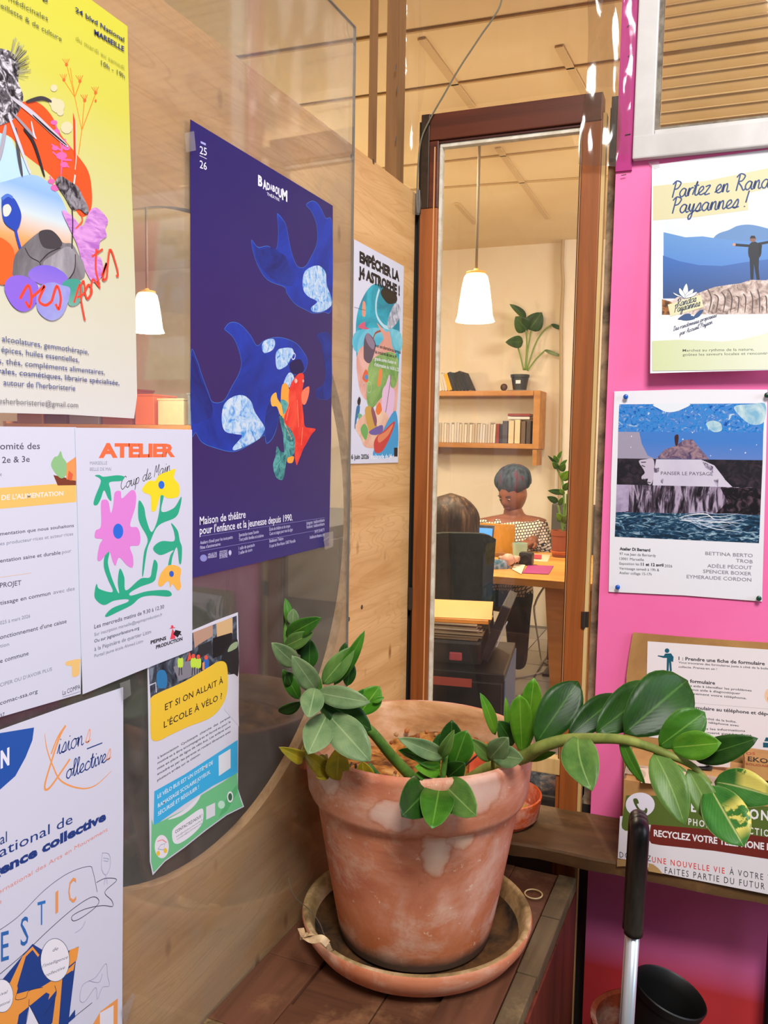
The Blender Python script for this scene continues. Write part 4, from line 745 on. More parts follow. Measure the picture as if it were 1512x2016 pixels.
# ================================================================== posters on the pink wall
TILTP = None
def tilted(px, py, foot_px, foot_py, lift):
    """plane through a top point on the wall whose foot stands off by lift"""
    a = hit(px, py, CORNER, BN); b = hit(foot_px, foot_py, CORNER, BN)
    up = (a - (V((a.x, a.y, b.z))+BN*lift)).normalized(); n = BD.cross(up)*1.0
    if n.dot(BN) < 0: n = -n
    return (a+n*0.0, BD, up, n)
k1 = lambda x, y: (1180+x/2.654, y/2.654)
pl = tilted(1283, 325, 1278, 735, 0.034)
p = Poster('poster', 'white hiking poster with blue mountains and a man standing on rocks', 'poster', pl, [(1283.5, 325), (1400, 309), (1540, 291), (1545, 728), (1400, 731.5), (1280, 735), (1281.5, 530)], off=0.002, paper='#e8e6ea')
T = p.text
sky = gradmat('hazy_sky_print', [(0, '#e6dce0'), (.5, '#c8d2e6'), (1, '#d6d8e2')], 2, 0.12, 0.36); m1_ = gradmat('far_range_print', [(0, '#1464c0'), (1, '#4c84c0')], 2, .14, .27)
p.poly([k1(345, 925), (1527, k1(0, 850)[1]), (1527, k1(0, 1640)[1]), k1(335, 1640)], sky)
p.poly([k1(595, 1245), k1(680, 1200), k1(730, 1178), k1(800, 1175), k1(900, 1200), (1527, k1(0, 1215)[1]), (1527, k1(0, 1400)[1]), k1(560, 1400)], '#5f86b8', True)
p.poly([k1(335, 1213), k1(450, 1240), k1(540, 1235), k1(640, 1250), k1(760, 1260), (1527, k1(0, 1250)[1]), (1527, k1(0, 1480)[1]), k1(335, 1480)], m1_)
p.poly([k1(332, 1335), k1(420, 1365), k1(520, 1385), k1(640, 1390), k1(760, 1370), (1527, k1(0, 1350)[1]), (1527, k1(0, 1560)[1]), k1(332, 1560)], gradmat('near_range_print', [(0, '#082c5c'), (1, '#1058a8')], 2, .12, .22))
rock = pn('rock_print', [(0.35, '#6c5a54'), (0.5, '#c0a89e'), (0.65, '#e4d6ce')], 60, dist=1.0)
p.poly([k1(327, 1560), k1(370, 1575), k1(420, 1545), k1(520, 1530), k1(600, 1500), k1(660, 1490), k1(740, 1480), k1(790, 1462), k1(870, 1465), (1527, k1(0, 1440)[1]), (1527, k1(0, 1640)[1]), k1(327, 1645)], rock)
p.poly([k1(327, 1565), k1(370, 1575), k1(400, 1600), k1(370, 1645), k1(327, 1645)], pn('brown_grass_print', [(0.4, '#4a2c1a'), (0.6, '#a86a34')], 60))
for k in range(9): p.stroke([k1(560+k*38, 1500+(k*37) % 50), k1(585+k*36, 1560), k1(570+k*38, 1635)], 2.6, '#5c4a48', taper=True)
man = '#1e222c'
p.poly([k1(780, 1285), k1(810, 1262), k1(845, 1290), k1(838, 1345), k1(785, 1350)], man, True); p.circle(k1(802, 1248), 6, 6.6, '#8a5c4c', 14); p.poly([k1(786, 1246), k1(792, 1232), k1(812, 1232), k1(818, 1246)], '#1a1c22')
p.stroke([k1(790, 1285), k1(720, 1280), k1(700, 1278)], 5, man, False); p.stroke([k1(830, 1275), k1(900, 1262)], 5, man, False); p.circle(k1(704, 1278), 3.4, 3, '#c89080', 10); p.poly([k1(785, 1345), k1(835, 1340), k1(832, 1400), k1(838, 1462), k1(822, 1462), k1(808, 1380), k1(805, 1462), k1(790, 1462)], man); p.poly([k1(832, 1270), k1(850, 1280), k1(846, 1320), k1(832, 1335)], '#12141a')
p.poly([k1(280, 972), k1(560, 945), (1527, k1(0, 870)[1]), (1527, k1(0, 975)[1]), k1(775, 1010), k1(778, 1098), k1(500, 1135), k1(280, 1152)], '#cfc79e')
nv = '#1c3a70'
p.script('Partez en Rando', k1(368, 1035), k1(930, 975), 16, nv, 2.7, .35); p.script('Paysannes !', k1(368, 1118), k1(775, 1080), 16, nv, 2.7, .35)
lw = '#33517e'
p.poly([k1(357, 1592), k1(530, 1540), k1(545, 1605), k1(372, 1655)], '#d8d4aa'); p.script('Randos', k1(402, 1605), k1(505, 1575), 7.5, '#1c3050', 1.3, .3); p.script('Paysannes', k1(388, 1635), k1(525, 1598), 7.5, '#1c3050', 1.3, .3)
for tip in ((455, 1482), (420, 1505), (490, 1510), (385, 1528), (510, 1525)):
    q = [k1(445, 1560), k1((445+tip[0])/2-14, (1560+tip[1])/2), k1(*tip), k1((445+tip[0])/2+14, (1560+tip[1])/2+6)]; p.poly(q, '#f0eeee', True); p.stroke(q+[q[0]], .8, '#5c6c84')
for a in (((410, 1668), (450, 1640), (480, 1645), (450, 1668)), ((490, 1660), (520, 1625), (545, 1620), (520, 1655)), ((430, 1670), (480, 1650), (500, 1665), (460, 1675))): p.poly([k1(*q) for q in a], lw, True)
p.script('Des randonnees proposees', k1(385, 1730), k1(612, 1655), 4.2, '#2c3c5c', .8, .3); p.script('par Accueil Paysan', k1(420, 1752), k1(590, 1690), 4.2, '#2c3c5c', .8, .3)
p.poly([k1(277, 1782), k1(420, 1775), k1(640, 1785), k1(740, 1775), k1(860, 1745), (1527, k1(0, 1720)[1]), (1527, 727.5), k1(277, 1938)], gradmat('green_foot_print', [(0, '#c8d09c'), (1, '#dcdccc')], 0, -.13, .15))
T('Marchez au rythme de la nature,', k1(435, 1838), k1(808, 1832), 5, '#4c5444', 0.004); T('goûtez les saveurs locales et rencontrez', k1(435, 1860), k1(905, 1852), 5, '#4c5444', 0.004)
hike = p.done()
n1 = lambda x, y: (1180+x/4.199, 740+y/4.199)
p = Poster('poster', 'white exhibition poster with a blue torn-strip landscape collage, pinned on the pink wall', 'poster', BACK,
           [n1(124, 128), n1(700, 112), (1511, 767), (1508, 900), n1(1345, 1865), n1(700, 1815), n1(77, 1785), n1(95, 900)], off=0.004, paper='#e6e4ea')
T = p.text
p.poly([n1(164, 235), n1(1370, 227), n1(1355, 466), n1(155, 462)], pn('blue_sky_print', [(0.34, '#0c3c98'), (0.46, '#2c86d0'), (0.58, '#4a78c0'), (0.7, '#b8d4e0')], 70, dist=2))
p.poly([n1(455, 233), n1(500, 275), n1(570, 300), n1(660, 285), n1(745, 230)], '#dfe4ea', True)
for q in (((880, 400), (930, 370), (1000, 390), (1010, 450), (940, 462)), ((1120, 250), (1250, 235), (1370, 232), (1360, 380), (1250, 400), (1140, 310))): p.poly([n1(*a) for a in q], pn('pale_cloud_print', [(0.4, '#7cb0cc'), (0.6, '#c4d8d8')], 30), True)
p.poly([n1(155, 462), n1(1355, 466), n1(1350, 697), n1(150, 682)], gradmat('dusk_print', [(0, '#8c84b8'), (.3, '#5c7cc0'), (1, '#3c78c4')], 2, .27, .32))
p.poly([n1(155, 462), n1(330, 464), n1(350, 560), n1(400, 660), n1(460, 686), n1(150, 682)], '#9c94a8'); p.poly([n1(470, 684), n1(540, 610), n1(620, 580), n1(700, 530), n1(770, 525), n1(830, 600), n1(910, 690)], pn('peak_print', [(0.4, '#4c3c60'), (0.6, '#a08088')], 60), False)
for x, y, r in ((265, 500, 1.2), (260, 590, 1), (690, 524, 1.4), (1086, 610, 1.1), (1207, 636, 1.4), (1300, 570, .9), (770, 468, 1.2), (920, 660, 1.0)): p.circle(n1(x, y), r, r, '#dfe4f0', 8)
p.poly([n1(622, 500), n1(650, 485), n1(655, 520), n1(645, 575), n1(628, 570)], '#3c1c20', True)
p.poly([n1(150, 682), n1(1350, 697), n1(1340, 925), n1(143, 898)], pn('dark_foliage_print', [(0.45, '#1a1620'), (0.65, '#3c3038')], 50))
p.poly([n1(*q) for q in ((330, 700), (380, 690), (445, 690), (455, 780), (440, 870), (420, 900), (395, 880), (400, 850), (355, 855), (350, 830), (375, 800), (350, 750), (335, 730))], '#c0b2c4', True)
for q in (((345, 715), (385, 712)), ((350, 740), (378, 752)), ((358, 852), (385, 862)), ((392, 878), (425, 884))): p.stroke([n1(*a) for a in q], 2, '#4a3c4c', False)
p.poly([n1(*q) for q in ((470, 690), (840, 692), (950, 740), (1020, 830), (1040, 860), (1105, 924), (440, 905), (450, 800))], pn('paper_print', [(0.3, '#c6bcd0'), (0.7, '#d2cad8')], 6))
for q in (((845, 700), (940, 750), (940, 800), (880, 760)), ((945, 860), (985, 850), (980, 915), (955, 900)), ((450, 760), (495, 760), (490, 800), (455, 800)), ((505, 850), (530, 850), (525, 890), (508, 880))): p.poly([n1(*a) for a in q], pn('foliage_print', [(0.45, '#5c4c64'), (0.6, '#c6bcd0')], 90))
p.poly([n1(143, 898), n1(1340, 925), n1(1330, 1150), n1(136, 1125)], pn('treeline_print', [(0.42, '#141018'), (0.5, '#4a3c4c'), (0.6, '#ae9cb4')], 26, (3.2, 3.2, .6)))
p.poly([n1(1000, 925), n1(1340, 925), n1(1330, 1150), n1(960, 1140), n1(1060, 1040)], pn('night_bush_print', [(0.5, '#100c14'), (0.68, '#5c4450')], 60))
p.poly([n1(143, 898), n1(250, 900), n1(240, 1120), n1(136, 1125)], pn('mist_print', [(0.35, '#8c7c9c'), (0.65, '#b8a8c4')], 12))
p.poly([n1(136, 1125), n1(1330, 1150), n1(1320, 1383), n1(127, 1330)], pn('wave_print', [(0.42, '#0c2438'), (0.53, '#1f4c6c'), (0.66, '#a0bcc8')], 45, (1, 1, 3), dist=1.5))
random.seed(5)
for i in range(14):
    x0, y0 = 650+random.uniform(0, 60), 1140+random.uniform(0, 60); pts = [(x0, y0)]
    for k in range(4): pts.append((pts[-1][0]+random.uniform(60, 160), pts[-1][1]+random.uniform(-25, 45)))
    p.stroke([n1(min(x, 1315), min(y, 1360)) for x, y in pts], random.uniform(.7, 1.8), random.choice(['#c8d4e0', '#9cacc8', '#e4e6ea']), taper=True)
T('PANSER LE PAYSAGE', n1(508, 818), n1(938, 824), 6.6, '#5c5468', 0.0)
g = '#5c6068'
T('Atelier Di Bernard', n1(168, 1440), n1(420, 1452), 5.6, '#24262c', 0.03); T('97 rue Jean de Bernardy', n1(167, 1480), n1(468, 1496), 5, g); T('13001 Marseille', n1(167, 1520), n1(368, 1530), 5, g); T('Exposition les', n1(167, 1560), n1(330, 1566), 5, g); T('11 et 12 avril', n1(343, 1568), n1(530, 1576), 5.6, '#24262c', 0.03); T('2026', n1(540, 1580), n1(603, 1583), 5, g); T('Vernissage samedi à 19h &', n1(165, 1600), n1(495, 1615), 5, g); T('Atelier collage 15-17h', n1(165, 1637), n1(433, 1650), 5, g)
for t, x, y in (('BETTINA BERTO', 877, 1480), ('TROB', 1130, 1540), ('ADÈLE PÉCOUT', 893, 1583), ('SPENCER BOXER', 858, 1628), ('EYMERAUDE CORDON', 722, 1672)):
    e = {'BETTINA BERTO': (1268, 1500), 'TROB': (1268, 1550), 'ADÈLE PÉCOUT': (1262, 1600), 'SPENCER BOXER': (1257, 1650), 'EYMERAUDE CORDON': (1256, 1700)}[t]; T(t, n1(x, y), n1(*e), 6.6, '#84808c', 0.0)
p.done()
def pin(px, py, col, label):
    c = hit(px, py, CORNER+BN*0.012, BN)
    t = empty('push_pin', c-BN*0.012, label, 'pin')
    ax = (BD, V((0, 0, 1)), BN)
    MB().lathe(c-BN*0.0075, [(0.0035, 0), (0.0042, 0.002), (0.0028, 0.003), (0.0030, 0.007), (0.0048, 0.0078), (0.0050, 0.0092), (0.0042, 0.0102), (0, 0.0104)], 16, axis=ax).build('head', mat(col, 0.3), t, smooth=True)
    MB().lathe(c-BN*0.022, [(0.0002, 0), (0.0005, 0.004), (0.0005, 0.0152)], 6, axis=ax).build('needle', M_STEEL, t)
pin(1232, 781, '#1c58b8', 'blue push pin at the top left corner of the exhibition poster'); pin(1510, 778, '#123c30', 'dark green push pin at the top right corner of the exhibition poster')
pin(1216, 1156, '#1c58b8', 'blue push pin at the bottom left corner of the exhibition poster'); pin(1494, 1178, '#124434', 'dark green push pin at the bottom right corner of the exhibition poster')
# ================================================================== crate, pot, plant
def crate():
    X0, X1, Y0, Y1, ZT = 0.006, 0.447, 0.965, 1.612, 0.487
    t = empty('crate', ((X0+X1)/2, (Y0+Y1)/2, 0), 'worn brown plank crate under the big clay pot, against the plywood', 'crate')
    wa = wood('crate_wood', '#6c4430', '#44291c', 'y', 1, 0.55, 14, worn='#8a6040', spec=0.3); wx = wood('crate_cross_wood', '#68402c', '#42281a', 'x', 1, 0.55, 14, worn='#8c6242', spec=0.3)
    we = wood('crate_edge_wood', '#66553c', '#463624', 'y', 1, 0.7, 26, worn='#8a7450', spec=0.3); wr = wood('crate_red_wood', '#6c3020', '#421a12', 'z', 1, 0.5, 14, spec=0.3); wend = wood('crate_end_grain', '#8c7048', '#3c2c1c', 'z', 1, 0.7, 60)
    def bx(n, a, b, m_, bev=0.002, label=None):
        return MB().box(((a[0]+b[0])/2, (a[1]+b[1])/2, (a[2]+b[2])/2), (b[0]-a[0], b[1]-a[1], b[2]-a[2]), bev=bev).build(n, m_, t, label=label)
    # framed top: two long stiles, cross rails, sunk panels, edge lipping
    bx('plank', (X0, Y0+0.012, ZT-0.022), (0.102, 1.15, ZT), wa); bx('plank', (X0, 1.151, ZT-0.022), (0.102, Y1, ZT), wa)
    bx('plank', (0.103, Y0+0.012, ZT-0.022), (0.31, 1.055, ZT), wx)
    bx('panel', (0.103, 1.056, ZT-0.022), (0.226, 1.50, ZT-0.006), wx); bx('panel', (0.228, 1.056, ZT-0.022), (0.31, 1.50, ZT-0.006), wx)
    bx('plank', (0.311, Y0+0.012, ZT-0.022), (0.398, 1.44, ZT), wa); bx('plank', (0.103, 1.501, ZT-0.022), (0.3105, Y1, ZT-0.001), wx); bx('plank', (0.311, 1.442, ZT-0.022), (0.398, Y1, ZT-0.002), wx, label='short dark plank with a knot')
    for a, b in ((Y0, 1.118), (1.122, 1.275), (1.277, 1.452), (1.454, Y1)): bx('edge_strip', (0.400, a, ZT-0.026), (0.433+0.002*(a > 1.2), b, ZT+0.001*(a > 1.2)), we)
    bx('edge_strip', (X0, Y0, ZT-0.028), (0.399, Y0+0.0115, ZT-0.0005), wend, label='splintered pale front edge')
    bx('side_board', (0.425, Y0+0.004, 0.01), (0.437, 1.20, ZT-0.028), wr); bx('side_board', (0.425, 1.203, 0.01), (0.437, 1.42, ZT-0.028), wr); bx('side_board', (0.425, 1.423, 0.01), (0.437, Y1, ZT-0.028), wr)
    bx('side_board', (X0, Y0+0.004, 0.01), (0.018, Y1, ZT-0.028), wr); bx('front_board', (0.019, Y0+0.012, 0.01), (0.424, Y0+0.026, 0.24), wr); bx('front_board', (0.019, Y0+0.012, 0.243), (0.424, Y0+0.026, ZT-0.029), wr); bx('back_board', (0.019, Y1-0.014, 0.01), (0.424, Y1-0.001, ZT-0.028), wr)
    for x in (0.020, 0.398):
        for y in (Y0+0.028, Y1-0.042): bx('corner_post', (x, y, 0.0), (x+0.025, y+0.026, ZT-0.029), wr)
crate()
ring = MB(); ring.tube([V((0.371+0.0165*math.cos(a/32*2*math.pi), 1.517+0.0165*math.sin(a/32*2*math.pi), 0.4885)) for a in range(33)], 0.0014, 8, cap=False)
tag(ring.build('rubber_band', mat('#dcc48c', 0.5), smooth=True), 'pale rubber band lying flat on the crate behind the clay pot', 'rubber band')
def terracotta(name, zlo, zhi, tones=('#b4644a', '#cc805e', '#da9e86', '#e6c2b0'), dirt='#544032', scale=4.5, patches=(), low=None):
    m_, nt, b = newmat(name); f = noise(nt, coords(nt, (1, 1, 1.5)), scale, 10, 0.64, 0.5)
    c = ramp(nt, [(0.34, tones[0]), (0.47, tones[1]), (0.58, tones[2]), (0.70, tones[3])], f)
    t = nt.nodes.new('ShaderNodeTexCoord'); sp = nt.nodes.new('ShaderNodeSeparateXYZ'); nt.links.new(t.outputs['Object'], sp.inputs[0])
    def zmap(z0, z1, amt, wob):
        ad = nt.nodes.new('ShaderNodeMath'); ad.operation = 'MULTIPLY_ADD'; nt.links.new(f, ad.inputs[0]); ad.inputs[1].default_value = wob; nt.links.new(sp.outputs[2], ad.inputs[2])
        mr = nt.nodes.new('ShaderNodeMapRange'); mr.inputs[1].default_value = z0+wob/2; mr.inputs[2].default_value = z1+wob/2; mr.inputs[3].default_value = amt; mr.inputs[4].default_value = 0; nt.links.new(ad.outputs[0], mr.inputs[0]); return mr.outputs[0]
    if low: c = mix(nt, zmap(low[0], low[1], 0.75, 0.12), c, low[2])
    f2 = noise(nt, coords(nt, (1, 1, 1.2), loc=(3, 1, 2)), 9, 10, 0.7, 0.4); c = mix(nt, ramp(nt, [(0.50, 0.0), (0.64, 0.40), (0.76, 0.65)], f2), c, '#e8cdb8')
    c = mix(nt, ramp(nt, [(0.28, 0.55), (0.36, 0.0)], f2), c, '#9c4a2c')
    f3 = noise(nt, coords(nt), 60, 4, 0.7); c = mix(nt, ramp(nt, [(0.64, 0.0), (0.70, 0.6)], f3), c, '#f0d8be')
    nz = nt.nodes.new('ShaderNodeTexNoise'); nz.inputs['Scale'].default_value = 22; nz.inputs['Detail'].default_value = 5; nt.links.new(t.outputs['Object'], nz.inputs['Vector'])
    for (pt, sc3, r0, col) in patches:      # lime blooms on the clay
        va = nt.nodes.new('ShaderNodeVectorMath'); va.operation = 'MULTIPLY_ADD'; nt.links.new(nz.outputs['Color'], va.inputs[0]); va.inputs[1].default_value = (.05, .05, .05); nt.links.new(t.outputs['Object'], va.inputs[2])
        vb = nt.nodes.new('ShaderNodeVectorMath'); vb.operation = 'SUBTRACT'; nt.links.new(va.outputs[0], vb.inputs[0]); vb.inputs[1].default_value = tuple(q+.025 for q in pt)
        vc = nt.nodes.new('ShaderNodeVectorMath'); vc.operation = 'MULTIPLY'; nt.links.new(vb.outputs[0], vc.inputs[0]); vc.inputs[1].default_value = sc3
        vl = nt.nodes.new('ShaderNodeVectorMath'); vl.operation = 'LENGTH'; nt.links.new(vc.outputs[0], vl.inputs[0])
        c = mix(nt, ramp(nt, [(r0*.86, 0.0), (r0*1.0, .45), (r0*1.14, 0.0)], vl.outputs['Value']), c, '#a8542c')
        c = mix(nt, ramp(nt, [(r0*.30, .62), (r0*.85, .38), (r0*1.04, 0.0)], vl.outputs['Value']), c, col)
    c = mix(nt, zmap(zlo, zhi, 1.0, 0.03), c, dirt); nt.links.new(c, b.inputs['Base Color']); b.inputs['Roughness'].default_value = 0.8; b.inputs['Specular IOR Level'].default_value = 0.25
    bump(nt, b, f2, 0.3, 0.002); return m_
PC = V((0.2135, 1.295, 0)); SZ = 0.488
pl_ = empty('potted_plant', PC+V((0, 0, SZ)), 'big weathered terracotta pot with a sprawling glossy leaved plant, on the crate', 'potted plant')
def onpot(px, py, rad):      # point of the pot wall, relative to the plant's origin
    d = ray(px, py); o_ = CAM-PC; a = d.x**2+d.y**2; b_ = 2*(o_.x*d.x+o_.y*d.y); c_ = o_.x**2+o_.y**2-rad**2; t_ = (-b_-math.sqrt(max(0, b_*b_-4*a*c_)))/(2*a); return CAM+d*t_-PC-V((0, 0, SZ))
TZ = terracotta('weathered_terracotta', 0.030, 0.050, low=(0.05, 0.13, '#c06a38'), patches=[(tuple(onpot(858, 1675, .166)), (1.3, 1, .7), .030, '#ead4bc'), (tuple(onpot(905, 1650, .168)), (1, 1, 1.2), .022, '#e8cfb4'), (tuple(onpot(770, 1610, .190)), (1, 1, 1.3), .034, '#e4c8ba'), (tuple(onpot(985, 1790, .150)), (1.2, 1, 1.1), .034, '#e2c4b2'), (tuple(onpot(940, 1560, .193)), (.8, 1, 1.4), .045, '#e6c6b8'), (tuple(onpot(640, 1530, .193)), (1, 1, 1.4), .030, '#dcbcaa')])
TS = terracotta('saucer_terracotta', -0.2, -0.1, ('#b86444', '#cc7a54', '#d48662', '#da967a'))
TI = mottled('pot_inside', [(0.35, '#8a5a34'), (0.46, '#b98658'), (0.56, '#cfa27c'), (0.68, '#dcb8a0')], 5, 0.9, 9, 0.4, 0.004, stretch=(1, 1, 3))
b0 = SZ+0.016
prof = [(0.118, b0), (0.128, b0+0.003), (0.133, b0+0.02), (0.146, b0+0.09), (0.160, b0+0.17), (0.1715, b0+0.238), (0.1735, b0+0.245), (0.182, b0+0.252), (0.1865, b0+0.262), (0.1905, b0+0.30), (0.1935, b0+0.333), (0.1945, b0+0.340), (0.192, b0+0.3445), (0.184, b0+0.3455)]
pr2 = [(0.184, b0+0.3455), (0.179, b0+0.343), (0.176, b0+0.33), (0.172, b0+0.28), (0.166, b0+0.22)]
autosmooth(MB().lathe(PC, prof, 72, closed=True).build('pot', TZ, pl_), 50)
MB().lathe(PC, pr2, 72, closed=True).build('pot_wall_inside', TI, pl_, smooth=True)
# soil with clay pebbles
so = MB(); n = 40; rr_ = [0, .03, .06, .09, .12, .145, .168]; vs = []; 
for r in rr_:
    for j in range(n):
        a = 2*math.pi*j/n; x, y = r*math.cos(a), r*math.sin(a)
        vs.append(PC+V((x, y, b0+0.268+0.012*math.sin(31*x+4)*math.cos(27*y)+random.uniform(-.002, .003)+(0.022 if y > 0.12 else 0)*min(1, (y-.1)/.05 if y > .1 else 0))))
so.add(vs, [(i*n+j, i*n+(j+1) % n, (i+1)*n+(j+1) % n, (i+1)*n+j) for i in range(len(rr_)-1) for j in range(n)])
so.build('soil', mottled('dry_soil', [(0.35, '#5c3418'), (0.5, '#a86a2c'), (0.65, '#cf9858')], 26, 0.95, 8, 0.8, 0.01), pl_)
pb = []
M_PB = [mat('#8a4a24', 0.8), mat('#b06a34', 0.8), mat('#a87c50', 0.8)]
pbm = []
for k in range(3):
    q = MB().ball((0, 0, 0), 0.0062, 6, sc=(1, .85, .8)); me = bpy.data.meshes.new('pebble'); me.from_pydata([tuple(v) for v in q.v], [], q.f); me.materials.append(M_PB[k]); pbm.append(me)
spots = []
for px, py in [(760, 1530), (768, 1536), (775, 1528), (782, 1537), (770, 1545), (790, 1530), (778, 1521), (762, 1543), (752, 1536), (795, 1540), (840, 1440), (858, 1446), (880, 1438), (905, 1447), (925, 1441), (948, 1452), (800, 1436), (780, 1446), (822, 1450), (965, 1462), (930, 1458), (770, 1462), (755, 1470), (890, 1456)]:
    zz = b0+0.272+(0.022 if py < 1470 else 0.006); p_ = hz(px, py, zz)
    if (p_-PC).xy.length > 0.163: p_.xy = PC.xy+(p_-PC).xy.normalized()*0.162
    spots.append(p_)
for i, p_ in enumerate(spots):
    o = link('clay_pebble', pbm[i % 3], pl_, p_-pl_.location); o.rotation_euler = (random.random()*3, random.random()*3, 0); s_ = random.uniform(.6, 1.1); o.scale = (s_, s_, s_)
# broken terracotta shard leaning in the pot
sh = [at(922, 1545, 1.37), at(925, 1490, 1.46), at(950, 1475, 1.47), at(966, 1500, 1.45), at(962, 1530, 1.40), at(944, 1550, 1.365)]
nn = V((0.2, -.9, .3)).normalized()*0.008
mk('clay_shard', sh+[q-nn for q in sh], [tuple(range(6)), tuple(range(11, 5, -1))]+[(i, i+6, (i+1) % 6+6, (i+1) % 6) for i in range(6)], mat('#d0481c', 0.7), pl_)
# saucer
spf = [(0.150, SZ), (0.160, SZ+0.001), (0.178, SZ+0.012), (0.193, SZ+0.033), (0.1985, SZ+0.052), (0.1965, SZ+0.0565), (0.190, SZ+0.0575), (0.186, SZ+0.054), (0.176, SZ+0.030), (0.162, SZ+0.0145), (0.14, SZ+0.0125), (0.0, SZ+0.0125)]
M_SR = mottled('saucer_rim_dirt', [(0.35, '#6a5638'), (0.5, '#9a8054'), (0.65, '#c8a884')], 16, 0.9)
sc_ = MB(); cs = PC+V((0.002, 0.002, 0)); sc_.lathe(cs, spf[:6], 72, closed=True); sc_.lathe(cs, spf[5:9], 72, 1, closed=True); sc_.lathe(cs, spf[8:], 72, 2, closed=True)
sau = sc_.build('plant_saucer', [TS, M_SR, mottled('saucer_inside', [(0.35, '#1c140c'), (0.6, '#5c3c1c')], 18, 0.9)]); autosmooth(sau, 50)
tag(sau, 'round terracotta saucer with a grimy rim under the big clay pot', 'saucer')
# faded ribbon knotted on the rim, with its wire
M_RB = mottled('dry_leaf_strip', [(0.35, '#a8845c'), (0.6, '#dcbc94')], 30, 0.8)
rb = MB()
def ribbon(mb, pts, w_, nrm, mi=0):
    pts = crom(pts, 5); vs = []; n_ = len(pts)
    for i, p_ in enumerate(pts):
        t_ = (pts[min(i+1, n_-1)]-pts[max(i-1, 0)]).normalized(); q = t_.cross(V(nrm)).normalized(); vs += [p_+q*w_/2, p_-q*w_/2, ]
    mb.add(vs, [(2*i, 2*i+1, 2*i+3, 2*i+2) for i in range(n_-1)], mi)
ribbon(rb, [at(592, 1828, 1.335), at(600, 1845, 1.30), at(612, 1838, 1.29), at(622, 1842, 1.30)], .010, (0, 0, 1)); ribbon(rb, [at(600, 1842, 1.295), at(615, 1850, 1.285), at(633, 1848, 1.28), at(645, 1858, 1.285)], .011, (0.2, -.7, .7)); ribbon(rb, [at(594, 1830, 1.32), at(596, 1850, 1.31)], .008, (0.5, -.7, 0)); ribbon(rb, [at(645, 1858, 1.285), at(650, 1872, 1.295)], .007, (.3, -.7, .6))
o = rb.build('dry_leaf_strip', M_RB); tag(o, 'dry curled leaf strip knotted over the left rim of the saucer', 'leaf strip')
so_ = o.modifiers.new('s', 'SOLIDIFY'); so_.thickness = 0.0008
wi = MB(); wi.tube(crom([at(567, 1728, 1.36), at(580, 1765, 1.34), at(608, 1790, 1.32), at(628, 1815, 1.31), at(638, 1840, 1.30), at(650, 1860, 1.30), at(664, 1880, 1.33)], 5), 0.0007, 6)
tag(wi.build('wire', mat('#4a4034', 0.5)), 'thin dark wire bending up out of the saucer on the left', 'wire')
# ---- leaves
def leafmat(name, top, vein, var):
    m_, nt, b = newmat(name); f = noise(nt, coords(nt, (1, 1, 1)), 16, 6, 0.6, .5); c = ramp(nt, [(0.35, var), (0.62, top)], f)
    at_ = nt.nodes.new('ShaderNodeUVMap'); sp = nt.nodes.new('ShaderNodeSeparateXYZ'); nt.links.new(at_.outputs[0], sp.inputs[0])
    # u runs 0..1 across the blade: a pale midrib
    s1 = nt.nodes.new('ShaderNodeMath'); s1.operation = 'SUBTRACT'; nt.links.new(sp.outputs[0], s1.inputs[0]); s1.inputs[1].default_value = 0.5
    s2 = nt.nodes.new('ShaderNodeMath'); s2.operation = 'ABSOLUTE'; nt.links.new(s1.outputs[0], s2.inputs[0])
    c = mix(nt, ramp(nt, [(0.0, 0.75), (0.035, 0.0)], s2.outputs[0]), c, vein); c = mix(nt, ramp(nt, [(0.475, 0.0), (0.498, 0.5)], s2.outputs[0]), c, vein)
    # side veins
    wv = nt.nodes.new('ShaderNodeTexWave'); wv.inputs['Scale'].default_value = 3.2; wv.inputs['Distortion'].default_value = 1.2
    cb = nt.nodes.new('ShaderNodeCombineXYZ'); mm = nt.nodes.new('ShaderNodeMath'); mm.operation = 'MULTIPLY_ADD'; nt.links.new(s2.outputs[0], mm.inputs[0]); mm.inputs[1].default_value = -1.2; nt.links.new(sp.outputs[1], mm.inputs[2]); nt.links.new(mm.outputs[0], cb.inputs[0]); nt.links.new(cb.outputs[0], wv.inputs[0])
    c = mix(nt, ramp(nt, [(0.94, 0.0), (1.0, 0.07)], wv.outputs['Fac']), c, vein)
    nt.links.new(c, b.inputs['Base Color']); b.inputs['Roughness'].default_value = 0.40; b.inputs['Specular IOR Level'].default_value = 0.24
    bump(nt, b, wv.outputs['Fac'], 0.05, 0.001); return m_
LM = {'d': leafmat('dark_leaf', '#244a14', '#4c7430', '#14320c'), 'g': leafmat('green_leaf', '#3e701c', '#6c983c', '#245210'), 'b': leafmat('bright_leaf', '#5c8c20', '#88ac44', '#367014'),
      'p': leafmat('pale_leaf', '#74885a', '#98a878', '#506c44'), 'o': leafmat('olive_leaf', '#60803a', '#8ca45c', '#3c6028'), 'y': leafmat('yellow_leaf', '#a88c18', '#b8a040', '#6c6c18')}
